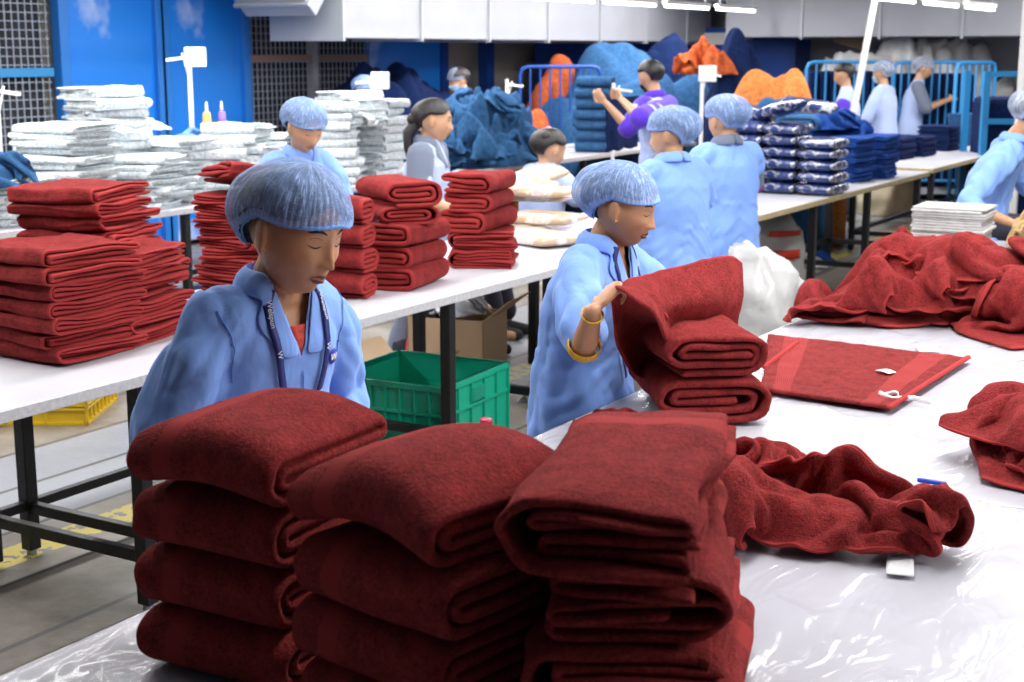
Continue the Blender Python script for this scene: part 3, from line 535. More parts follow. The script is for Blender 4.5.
DRAPES['c2', 2] = [
 [4,7,2,2,7,-6,-6,-1,2,-7,9,0,1,1,-8,0,0,-1,2,6,5,3,2,-5,-7,-6,-3,2,-1,0,0,6,-4,-1,7,-6,-1,0,-1,2,5,2,-4,-3],
 [5,2,1,2,4,4,2,1,-3,-7,-7,2,0,2,3,-1,0,-4,1,0,7,6,-5,-5,-2,0,3,1,-1,1,0,-5,0,-2,3,6,-2,-1,3,2,-5,-5,2,4],
 [7,-1,0,3,-4,1,9,8,3,-7,-10,1,4,-2,3,5,-4,-1,-5,2,-6,6,-3,5,4,-2,-2,-2,0,7,-1,-5,0,0,1,5,1,0,4,3,-6,-9,0,6],
 [8,0,-3,1,3,-3,0,9,9,2,-8,-6,8,2,-3,8,-7,-2,-5,-6,0,9,-3,0,9,3,0,-1,-2,4,3,-5,-3,1,2,4,2,0,5,-1,-7,-5,-2,-8],
 [16,-4,-7,1,1,-1,1,3,7,10,1,-8,4,8,-8,5,-11,-9,-3,3,5,5,-1,5,0,4,3,6,0,0,1,-2,-3,-4,6,0,0,7,2,-9,-5,-2,-2,-12],
 [9,6,-2,-8,1,-2,4,5,2,8,12,-3,-3,10,-4,-7,-11,-5,-3,7,1,-8,4,5,1,3,10,9,8,-3,-1,1,-1,-6,-2,-3,6,5,-7,-9,2,-4,-6,-7],
 [5,5,3,0,-5,-1,4,2,5,6,10,8,-3,5,-8,-12,-6,-4,1,-8,3,4,-5,-2,2,7,7,10,11,9,2,-7,6,-4,-7,1,4,-7,-9,-2,-3,-7,-4,-9],
 [5,7,1,-5,1,2,-2,6,7,6,7,11,5,-7,-12,-4,-1,-8,-9,0,-2,-2,0,0,4,1,6,10,12,13,9,-11,1,8,-9,2,-8,-8,-4,-5,-5,-4,-7,-6],
 [8,-1,1,3,-5,1,8,6,4,8,9,8,1,-6,-7,2,-4,-12,-8,2,-3,-6,0,4,6,2,5,5,7,12,13,-10,-6,10,0,-8,-11,-7,-4,-3,-2,-3,-11,-4],
 [12,-5,2,-3,0,6,7,7,8,8,9,6,-9,-2,1,4,-10,-10,-6,-2,-5,-1,-1,5,7,5,5,4,6,3,9,-3,-11,5,0,-8,-10,-8,-3,1,-4,-7,-6,4],
 [13,-8,-1,3,9,6,8,7,8,8,7,-7,-11,-5,5,12,-4,-8,-9,-5,-1,1,-4,6,8,6,5,6,1,1,-5,4,-13,0,3,-10,-10,-6,2,-6,-5,-5,-2,8],
 [8,2,2,1,6,9,9,7,7,2,0,-4,1,-8,-1,8,7,-7,-9,-1,-5,-2,-6,-3,7,9,8,10,8,-4,-4,-3,-8,-3,-5,-10,-7,-2,-8,-2,1,5,-5,-5],
 [8,3,10,0,4,10,6,4,3,-3,5,4,2,-8,-4,10,1,1,-9,2,-2,-9,-12,2,5,-2,7,11,10,8,-2,-11,-4,-6,-10,-7,-8,-9,0,1,2,5,-3,-6],
 [4,8,12,-1,5,2,0,4,4,1,5,11,6,-7,-4,7,2,-2,0,-7,-4,-7,-9,-3,-3,0,7,11,9,8,4,-11,-7,0,-13,-11,-7,-4,0,3,3,3,-1,-10],
 [4,12,7,-2,-4,3,2,2,6,5,10,8,10,-3,-1,-1,4,-9,0,-2,-7,-4,-6,-6,-6,-6,7,9,8,10,10,-6,-7,-8,-5,-11,-7,-5,-3,-2,0,4,2,2],
 [5,11,2,-5,0,-2,3,4,4,11,13,11,8,2,-2,-2,-7,-8,-6,-2,-5,-6,-4,-6,-5,1,0,11,10,6,10,6,-11,-12,-6,2,-4,-4,-5,-1,-2,-8,-2,6],
 [5,9,9,-5,-5,-2,-1,-1,10,12,11,8,7,3,-6,-3,-4,-9,-8,0,-6,-4,-2,1,-7,-6,3,10,10,8,9,7,-5,-11,-12,-3,4,3,-1,-1,-5,-6,-7,-4],
 [6,6,6,5,-9,-1,-4,-2,10,12,5,6,9,2,-5,-9,1,-6,-11,-1,2,-1,-4,-6,-6,1,0,11,8,4,9,6,-1,-2,-13,-7,-5,3,2,5,1,-5,-7,-4],
 [7,5,11,-4,-4,-9,0,2,7,12,7,2,3,-1,2,-8,-5,5,-9,-6,-1,-2,-5,-5,2,1,1,5,3,9,5,2,2,5,-8,-13,-4,-3,4,7,2,2,-6,-8],
 [19,-5,5,-2,-6,0,4,-3,7,5,10,-4,-2,-3,4,1,-10,6,0,-4,-8,-5,-5,3,0,3,1,-1,4,6,1,0,1,8,1,-7,-11,-5,4,2,3,6,-1,-10],
 [22,-10,-1,-3,0,-3,3,5,0,9,2,-5,-4,-1,4,7,-3,-1,8,-8,-10,-7,0,4,-1,-1,5,0,-5,3,2,0,1,7,4,0,-6,-9,-2,5,4,-1,6,-4],
 [23,-11,-5,-1,-2,3,-1,0,1,6,0,0,-4,-3,2,3,6,8,0,-8,-7,-3,-2,3,0,-1,1,0,-1,1,4,-3,-3,2,4,2,-2,-5,3,-4,2,0,3,6],
 [17,-4,-8,4,-1,2,1,1,-6,-2,4,-4,5,2,0,-5,2,9,-1,-3,-8,0,3,-4,1,7,-4,-2,-2,1,-1,1,3,-2,0,-1,2,4,-2,3,-6,-2,0,5],
]
DRAPES['c3', 0] = [
 [-198,-6,2,7,10,12,14,12,12,7,12,12,14,14,15,14,11,14,15,14,12,12,13,12,12,12,9,7,5,2,8,7,-1,-7,-6,-4,-2,-3,1,3,4,7,12,14],
 [-198,0,1,12,7,10,11,11,10,13,10,10,13,14,14,12,14,12,14,13,10,11,11,13,11,10,9,10,3,5,10,12,8,-3,-5,-6,-3,0,-1,3,1,8,8,11],
 [-193,0,1,10,12,9,11,12,8,10,12,11,8,14,11,11,14,14,13,14,8,11,6,11,10,11,10,11,6,5,13,8,11,8,-6,-5,-3,-5,-2,0,7,12,7,8],
 [-203,13,5,11,9,12,9,13,11,8,8,11,7,7,12,12,12,13,13,14,11,4,10,9,8,10,10,11,9,6,10,10,9,10,1,-12,-7,-5,1,11,11,10,8,11],
 [-206,12,12,12,8,11,14,8,13,9,7,9,10,9,10,9,13,13,12,11,3,7,11,6,6,10,10,10,8,8,10,10,10,9,3,-6,-12,-3,10,12,12,2,12,14],
 [-200,7,13,12,12,6,14,12,7,9,5,9,10,14,12,8,9,10,9,11,5,5,10,5,8,7,11,11,8,9,7,10,9,7,7,-7,-2,2,12,11,5,7,13,13],
 [-186,0,7,11,13,10,10,14,5,3,4,14,13,9,9,10,9,12,9,3,4,11,4,10,5,12,12,7,8,9,6,8,9,7,7,-3,6,9,11,7,1,13,10,13],
 [-174,0,4,10,10,7,12,7,10,-1,7,13,9,7,8,11,9,11,10,2,4,9,6,9,12,8,9,7,7,7,9,12,3,8,10,10,7,10,11,7,-4,7,13,14],
 [-165,4,2,8,9,7,-1,7,7,6,10,7,5,11,11,13,10,7,3,8,3,12,3,8,12,11,10,9,11,7,6,7,10,8,8,10,9,8,12,4,9,1,4,13],
 [-155,3,6,6,7,5,-9,2,6,10,12,3,11,11,12,9,7,14,1,7,9,9,0,4,10,8,11,10,12,12,13,6,10,10,4,10,12,9,6,11,8,2,-5,12],
 [-149,6,5,9,9,2,-9,-6,8,8,9,9,11,10,10,4,10,11,11,6,2,5,2,10,4,6,10,12,10,12,12,12,13,10,7,9,11,10,9,9,9,-3,-5,6],
 [-146,11,8,9,10,2,-8,-6,4,10,9,8,8,10,10,3,4,13,8,6,7,2,8,12,-2,-2,7,13,14,14,11,11,13,14,14,11,7,10,7,2,11,9,-10,-6],
 [-135,10,9,9,10,3,-6,-7,4,7,3,12,7,10,11,7,-2,5,10,12,6,7,7,10,-3,-5,10,11,11,12,11,15,12,13,12,13,6,8,-1,5,12,11,4,-9],
 [-125,10,9,10,10,4,-5,-6,2,6,-1,11,10,10,10,7,4,-1,9,11,9,5,9,9,1,-8,3,12,14,9,12,11,13,13,12,2,8,2,2,11,13,13,11,-2],
 [-114,10,10,9,10,5,-6,-4,0,3,0,6,12,9,10,4,-2,8,8,11,10,7,11,10,-2,-6,3,6,13,12,7,11,11,14,7,-3,7,4,11,15,8,12,14,10],
 [-102,9,9,10,9,5,-5,-2,-1,2,1,-6,6,14,11,6,6,0,3,10,11,10,10,10,3,1,1,2,10,10,9,12,10,8,6,-8,13,9,13,9,13,12,10,12],
 [-90,9,8,9,10,6,-6,-2,-5,1,7,-6,-3,5,8,7,7,8,7,9,11,5,7,5,3,4,-1,4,13,12,11,9,11,9,1,-2,11,11,13,13,4,13,11,9],
 [-79,9,9,7,10,7,-6,0,-7,-5,1,-6,-5,-1,6,6,7,9,12,14,5,5,11,0,10,5,4,4,5,14,13,5,12,5,5,6,8,11,10,14,7,4,13,0],
 [-67,8,9,7,9,5,-2,-2,-7,-6,-12,-11,-7,2,3,6,10,12,13,13,0,9,10,4,6,8,4,6,10,10,11,7,11,6,3,13,8,9,12,12,12,-1,6,14],
 [-53,5,8,8,9,6,0,-9,-9,-7,-8,-11,-9,-3,-1,7,14,9,10,9,0,12,6,4,8,8,5,9,7,13,11,13,8,13,2,10,10,6,10,13,13,4,8,9],
 [-45,7,9,7,10,6,-3,-10,-7,-6,-8,-9,-10,-8,2,-3,11,5,11,6,6,8,4,7,10,6,7,8,14,10,13,10,12,6,13,13,9,2,11,9,14,8,10,10],
 [-54,12,8,9,6,4,2,-2,-2,-6,-8,-10,-9,-9,-2,-1,2,4,11,4,9,12,2,5,12,3,7,9,13,11,15,12,9,11,12,12,14,2,9,9,10,12,10,10],
 [-57,5,12,5,3,4,2,0,1,1,1,-11,-11,-14,-12,0,2,7,13,9,7,13,-1,4,11,1,9,12,12,12,14,15,13,13,13,10,6,14,3,5,14,9,12,1],
]
DRAPES['c3', 1] = [
 [-58,11,8,-10,-8,-7,-2,3,0,0,-9,-8,-2,-2,-2,4,1,2,2,3,6,4,5,7,9,10,12,13,12,10,9,4,-13,-13,-14,-14,-15,-15,-15,-15,-14,-12,-6,-3],
 [-50,8,-1,-1,-5,-5,-1,5,0,-3,-8,-5,-5,-2,0,-1,0,-1,4,6,3,4,9,9,7,10,10,11,10,13,-3,-1,-8,-13,-14,-11,-15,-14,-13,-12,-12,-11,-2,-3],
 [-39,4,5,-4,-5,-4,-2,-1,7,-4,-6,-8,0,-3,-8,-3,3,5,4,4,4,4,10,6,8,10,11,10,7,-1,-2,-6,-6,-9,-12,-10,-14,-14,-10,-12,-9,-6,-2,-2],
 [-30,4,-5,2,0,-6,1,-2,-1,2,-5,-5,-6,-8,-4,1,4,4,5,5,3,5,9,8,6,10,11,10,4,-5,-10,-10,-7,-5,-11,-7,-9,-13,-13,-9,-4,-1,-5,-4],
 [-16,2,-2,-2,-3,-3,-1,-3,-1,1,-1,-6,-6,-7,-7,1,2,5,6,6,2,8,6,8,9,9,11,6,-9,-7,-9,-10,-10,-4,1,-12,-6,-8,-10,-4,-4,-2,-4,-4],
 [-4,3,-2,-3,-4,-4,-6,-4,4,-1,-10,-2,-8,-2,0,1,3,3,4,7,3,4,8,5,9,9,8,-2,-9,-10,-11,-11,-7,6,6,-11,-5,-9,-7,-4,-2,-3,-4,-2],
 [-4,12,0,-3,-6,-1,-5,-4,-2,-2,-7,-2,-3,-6,-3,5,3,3,4,3,2,7,4,6,10,5,1,-7,-10,-10,-10,-11,4,11,7,-7,-6,-9,-6,-7,1,-3,-3,-1],
 [-1,10,8,-4,-1,-1,-7,-9,2,-3,-3,-2,-7,-7,-7,5,8,1,7,3,4,4,6,7,8,3,-8,-9,-12,-12,-10,-5,12,12,8,-6,-5,-10,-6,-7,1,-3,0,0],
 [-8,13,12,4,1,-2,-10,-13,5,5,-1,-7,-9,-5,-4,-2,7,2,9,6,6,2,6,8,6,-2,-8,-11,-9,-11,-10,-6,8,6,9,1,-4,-9,-2,-4,-6,1,2,3],
 [-10,10,12,10,9,-6,-9,-11,5,7,1,-9,-6,-6,-5,1,1,0,8,7,6,6,8,7,-7,-9,-10,-9,-6,-2,-2,-4,-2,7,10,0,-2,-5,-7,0,-8,4,5,4],
 [-14,10,10,11,11,-4,-11,-13,8,10,7,-3,-6,-9,-4,2,-1,-3,0,9,10,7,9,0,-12,-11,-11,-7,-7,-2,2,5,0,4,7,6,-2,-5,-7,-4,-1,3,7,5],
 [-23,10,10,11,12,-2,-13,-12,7,12,10,5,1,-9,-7,0,4,-3,-5,7,7,11,0,5,-12,-14,-12,-5,0,1,2,3,4,1,-3,1,9,2,-8,-10,6,0,7,9],
 [-33,10,11,11,12,1,-13,-13,6,11,8,7,3,5,-4,-9,9,2,-4,-4,4,5,0,10,-11,-10,-7,0,0,0,4,0,2,2,1,-1,9,1,-11,-5,5,3,2,11],
 [-44,11,12,10,11,4,-11,-13,7,8,4,9,9,4,5,-8,6,-2,5,0,-8,-4,6,6,-7,2,-4,0,-2,1,3,3,-3,-3,5,3,8,-5,-7,2,4,1,2,9],
 [-53,11,11,10,11,6,-10,-12,6,8,3,10,8,10,1,9,5,-4,2,1,-2,-9,-4,5,6,3,-5,2,-4,-3,9,3,-7,0,4,4,5,-4,-2,-3,5,4,2,2],
 [-63,12,11,10,10,6,-4,-13,7,15,6,10,10,4,8,9,4,0,0,-1,-5,-11,-2,9,7,-3,2,-3,-2,-2,7,3,-3,2,5,0,4,1,-6,0,2,3,4,3],
 [-72,12,11,10,10,9,-6,-3,4,12,12,11,13,9,7,7,4,2,0,-1,-8,-11,1,11,0,4,-2,-3,1,-1,3,2,2,4,1,4,0,0,-1,-3,3,3,4,2],
 [-80,12,12,9,8,10,-3,7,8,2,12,10,13,12,5,7,5,7,6,-4,-11,-10,5,10,6,0,-4,-1,3,1,1,3,1,2,4,0,4,-1,1,-2,0,2,5,-6],
 [-88,12,11,12,8,6,4,13,12,2,5,9,10,11,11,11,9,7,-2,-1,-12,-5,6,7,8,1,-3,0,3,4,0,3,1,1,5,-3,-2,9,-1,0,-2,3,-3,-5],
 [-94,10,11,12,12,9,7,10,10,12,8,8,12,10,11,7,6,7,6,-7,-13,-1,8,8,0,3,0,1,4,4,4,2,2,-5,6,-11,-2,12,8,1,-2,-1,-2,-6],
 [-93,11,4,11,10,13,14,10,11,12,10,11,10,12,10,7,7,9,0,-8,-10,0,10,9,0,-3,3,3,4,6,0,5,1,-11,4,-4,-6,12,4,9,3,-1,-5,-8],
 [-82,4,10,5,9,11,14,14,13,13,12,10,8,6,12,10,11,10,-1,-11,-9,3,9,7,3,-5,2,5,3,7,2,1,-7,-9,-6,-3,-1,9,9,5,9,7,-3,-6],
 [-81,13,3,9,6,11,11,14,14,15,14,11,10,1,8,12,12,12,2,-9,-8,4,6,9,0,-4,2,6,5,7,3,-2,-6,-8,-8,-11,-8,6,13,12,1,11,8,-7],
]
DRAPES['c3', 2] = [
 [16,6,11,8,-5,1,4,1,5,-8,3,0,-4,-5,-3,-1,5,5,0,-4,-5,-6,-6,-5,-3,-2,-1,-2,1,-1,5,-2,-4,0,1,-1,0,2,-2,0,2,-2,3,-3],
 [8,9,12,7,8,-10,0,7,8,0,-3,-10,-6,-1,-3,5,4,-3,-4,-1,-5,-5,-3,0,-4,-2,-1,1,1,1,5,0,-1,-5,-2,1,1,-1,1,1,2,0,-4,0],
 [4,10,11,11,3,-1,-10,5,10,3,-3,-1,-11,1,4,6,2,-5,-5,-5,-9,-5,4,-6,-5,-3,2,-3,5,9,4,-3,0,0,-4,3,2,0,-1,0,4,-5,-10,8],
 [6,3,10,9,9,2,-6,-5,5,9,6,-5,-5,3,6,1,-6,-5,-5,-4,-2,-13,-1,1,-9,2,-1,-1,8,12,1,-4,-3,9,2,-4,0,1,3,2,-7,-7,-10,4],
 [8,2,9,6,10,3,-1,-3,0,2,8,-6,-3,5,4,11,0,-5,-7,-7,-12,-8,2,-6,-7,-2,1,6,4,9,-4,-3,2,11,8,-1,-1,3,1,-6,-7,-14,-6,2],
 [4,10,6,8,9,8,2,-1,-10,-1,-3,-5,-1,4,9,11,8,-8,-10,-4,-12,-4,-2,-7,-1,-4,3,9,2,-1,1,-3,5,6,4,4,9,3,-4,-7,-13,-9,-5,-6],
 [6,6,12,9,6,5,5,3,-9,-11,-9,0,5,7,8,5,7,-1,-8,-12,-11,-3,-10,-2,-3,3,5,2,0,6,3,-2,5,-3,4,11,11,0,-6,-9,-11,-5,-8,-6],
 [7,5,5,9,7,13,2,-5,-5,-11,-4,6,7,9,8,1,-4,-2,-6,-9,-8,-3,-11,-4,1,4,7,-1,0,4,8,5,-4,-3,4,6,12,0,-6,-10,-12,-10,-3,-1],
 [13,1,-5,11,10,9,-2,-5,2,-4,-4,9,9,8,6,6,-3,-12,-7,-4,-10,-3,-8,-9,0,9,6,4,3,0,6,11,-2,-4,2,0,-4,-2,1,-9,-7,-9,-7,3],
 [5,6,0,3,8,7,-5,0,6,3,0,9,8,7,-2,11,-7,-1,-4,-7,-8,-5,-10,-10,2,2,5,6,1,8,2,11,7,-5,-7,-1,-2,-5,7,-10,-5,-14,-8,-1],
 [9,-1,-3,2,6,6,-6,4,2,5,9,11,6,2,2,10,3,0,-2,-7,-7,-7,-10,-6,-6,0,0,5,8,8,8,6,7,-1,-9,-9,-8,7,4,-7,-9,-14,-7,-7],
 [8,3,-7,0,3,6,-2,3,4,1,5,12,12,5,-4,8,12,0,7,-5,-9,-8,-10,-8,-1,-1,1,5,6,-1,7,6,7,3,-6,-9,-9,2,-6,-11,0,-12,-6,-7],
 [8,-1,-1,-3,1,8,-1,1,6,5,10,2,6,6,4,4,6,13,9,-1,-10,-11,-10,-3,-1,-4,-1,-4,3,3,5,1,5,2,-2,3,-6,-10,-9,-9,-1,-6,-9,-2],
 [7,-2,1,-3,1,8,-1,2,5,8,14,4,-5,2,2,6,10,11,10,6,-7,-13,-6,-2,-7,-9,-8,0,2,3,3,5,-1,-3,2,12,-5,-10,-13,-8,0,1,-8,-10],
 [7,1,0,-4,1,7,2,0,8,7,11,0,-3,-5,3,8,11,9,9,5,1,-5,-5,-5,-10,-11,-10,-8,2,2,7,3,-2,-4,8,14,-2,-13,-7,0,-10,-5,-2,-6],
 [7,0,5,-5,-3,4,11,0,7,2,9,-7,1,-6,1,10,13,14,12,-2,-5,0,1,1,-10,-13,-13,-7,-6,-4,7,5,0,-2,8,14,-1,-8,2,-9,-5,-5,-10,-5],
 [8,-1,6,-4,-4,5,6,11,9,-1,-4,-8,-2,0,5,11,12,13,12,2,-7,-5,2,6,-12,-12,-15,-13,-6,-4,5,6,1,4,12,11,4,-5,-5,-5,-12,-2,-5,-11],
 [11,0,1,2,-6,5,9,8,4,-11,-3,-2,-2,7,11,11,11,10,3,-5,-6,-4,1,9,-3,-13,-14,-14,-12,0,4,9,-1,7,10,10,8,-7,-9,-1,-9,-12,-1,-7],
 [13,4,-1,5,-4,-1,13,4,-5,-12,-8,3,9,10,10,8,6,3,-1,-5,-2,-5,2,8,0,-11,-13,-10,-9,-2,5,3,4,5,12,5,4,1,-8,-4,-6,-13,-11,1],
 [14,4,4,2,-2,-4,8,-3,-6,-6,-6,2,4,11,8,7,3,6,3,-9,-3,-4,8,11,-9,-9,-9,-8,-10,3,6,-2,9,1,6,0,4,3,0,-2,-5,-13,-9,1],
 [7,5,5,3,-1,-3,-1,-2,3,-8,2,-3,3,7,7,3,3,11,-3,-6,-7,1,11,8,-7,-10,-8,-5,-2,-6,0,5,3,1,2,4,1,3,1,1,1,-10,-9,-2],
 [4,2,1,3,1,-4,-2,2,3,3,-1,-1,1,2,-3,4,9,10,-4,-9,-7,3,11,8,-3,-11,-7,-4,-3,0,-2,2,0,-2,3,3,4,-2,3,0,0,-1,-3,-8],
 [12,-4,4,-4,3,-7,7,-4,-1,-2,2,-1,0,-1,1,7,9,3,-5,-7,-8,4,11,9,-4,-8,-7,-4,5,-2,-1,0,-2,2,1,-3,0,1,-1,2,-2,-1,3,-3],
]
DRAPES['c4', 0] = [
 [-85,0,2,2,0,-5,-3,2,6,9,-2,-8,-5,6,12,11,12,14,12,13,13,9,10,8,13,14,15,13,11,9,14,15,7,-10,-12,-11,-12,-13,3,13,12,2,4,5],
 [-100,2,2,2,2,-4,-1,2,9,9,-2,-3,6,4,7,13,12,12,10,11,11,9,13,11,10,13,11,12,9,14,12,9,7,-6,-13,-13,-6,-1,-3,13,9,10,6,7],
 [-114,3,1,4,1,-3,10,-3,9,12,7,-2,7,7,5,8,11,11,11,10,11,10,12,8,11,11,11,13,8,15,7,11,8,-2,-10,-12,-12,-7,4,11,11,13,7,11],
 [-125,2,7,2,-1,-1,12,1,7,11,12,5,6,5,1,12,10,11,12,10,12,11,11,10,-1,13,9,15,11,13,13,11,10,0,-10,-12,-12,-8,1,8,14,13,12,9],
 [-138,5,4,5,-1,3,12,6,2,14,9,7,6,4,11,10,8,13,11,12,13,11,7,12,-3,9,12,14,14,11,14,13,11,4,-10,-12,-12,-5,0,6,11,14,13,10],
 [-151,7,4,4,6,3,11,5,6,13,12,5,0,13,13,12,11,9,10,9,15,13,9,7,6,4,12,10,14,13,14,13,10,8,-11,-12,-7,-5,2,5,10,11,12,0],
 [-164,9,7,5,6,9,5,7,7,13,9,6,7,10,13,14,14,7,11,10,13,14,12,7,7,5,5,12,11,11,14,12,13,9,-9,-10,-2,-4,4,6,7,8,11,7],
 [-175,9,7,12,4,9,9,14,-1,13,11,7,3,12,12,14,14,10,12,15,10,12,13,10,7,3,2,8,12,13,12,12,12,13,-10,-2,-3,4,3,6,5,1,13,3],
 [-182,12,9,8,12,10,13,11,-3,11,12,7,4,9,15,12,12,13,14,14,13,10,13,11,10,-3,-3,14,5,14,13,10,12,14,-2,-4,7,-1,5,6,4,1,4,13],
 [-180,9,12,13,9,11,13,7,4,3,10,9,11,8,11,14,10,13,14,14,12,14,12,12,3,-10,4,9,10,13,11,10,11,12,2,9,5,-1,5,7,4,3,-1,10],
 [-181,14,14,13,13,10,10,10,4,-3,3,13,12,10,12,13,12,13,12,13,13,13,12,10,-6,-7,8,7,12,11,14,9,8,10,10,13,3,7,0,5,8,-2,-6,8],
 [-177,13,14,15,13,11,7,9,-4,-3,12,11,8,11,14,14,12,11,13,13,13,11,13,4,-7,-4,12,11,9,11,12,5,11,13,10,6,11,9,1,-4,9,-6,-4,5],
 [-174,14,14,8,9,12,10,12,-1,-5,10,10,11,9,10,13,12,13,13,14,13,14,6,1,-7,5,13,7,11,13,9,8,11,13,12,11,3,8,-4,-7,6,1,-6,-1],
 [-171,15,5,8,11,10,9,9,8,-2,9,10,2,9,13,13,11,14,13,15,13,15,1,-1,-5,13,13,11,5,13,11,8,11,13,11,13,1,-2,-3,1,-5,0,-3,-4],
 [-165,11,10,10,7,0,9,13,0,2,12,11,11,2,11,10,12,14,15,14,13,7,-1,2,3,13,9,13,9,11,13,9,9,12,13,6,-3,-4,-2,-1,-3,-3,-1,-1],
 [-156,8,12,5,2,9,1,11,9,-6,12,11,13,12,3,13,12,9,11,15,12,3,-1,4,9,12,10,7,12,10,11,9,12,14,9,-2,-3,-1,-2,-5,-2,-5,2,4],
 [-144,5,10,9,2,8,1,4,10,-8,9,11,13,14,12,4,13,12,10,9,12,-2,-3,7,11,13,10,10,8,8,10,12,13,11,4,-1,-3,-4,-1,-4,-4,-1,-1,3],
 [-140,12,9,7,7,8,3,-1,6,-13,4,14,12,15,13,11,8,7,9,7,13,1,-9,7,13,13,10,8,11,13,8,13,13,6,-1,1,0,-6,2,-8,-4,-6,0,1],
 [-131,10,10,8,10,5,8,-3,-7,-10,5,11,13,13,14,12,12,1,2,10,12,10,-7,6,11,10,4,14,14,10,11,13,6,7,4,-5,4,-1,2,-10,-9,-9,-5,0],
 [-122,9,8,10,9,7,10,-4,-9,-10,-1,12,12,11,14,14,13,1,2,5,10,9,4,6,7,5,13,13,14,13,12,11,9,7,2,0,-2,5,-4,-7,-8,-7,-8,-6],
 [-112,9,9,7,9,10,3,2,-9,-9,-10,7,12,14,12,15,11,10,5,-1,3,6,11,11,5,11,9,13,14,13,14,11,5,11,4,0,-1,-2,-3,-3,-5,-6,-6,-6],
 [-101,9,9,5,7,11,8,-2,-7,-10,-10,-2,8,11,14,14,9,5,6,4,8,9,9,8,12,11,11,10,13,14,14,13,8,7,8,5,-3,-2,-2,-2,-5,-6,-6,-6],
 [-89,9,9,3,-4,14,2,10,-4,-10,-9,-4,3,9,10,7,12,5,-1,10,9,10,12,9,13,15,12,6,7,13,13,14,12,10,8,6,4,1,-2,-3,-4,-5,-6,-6],
]
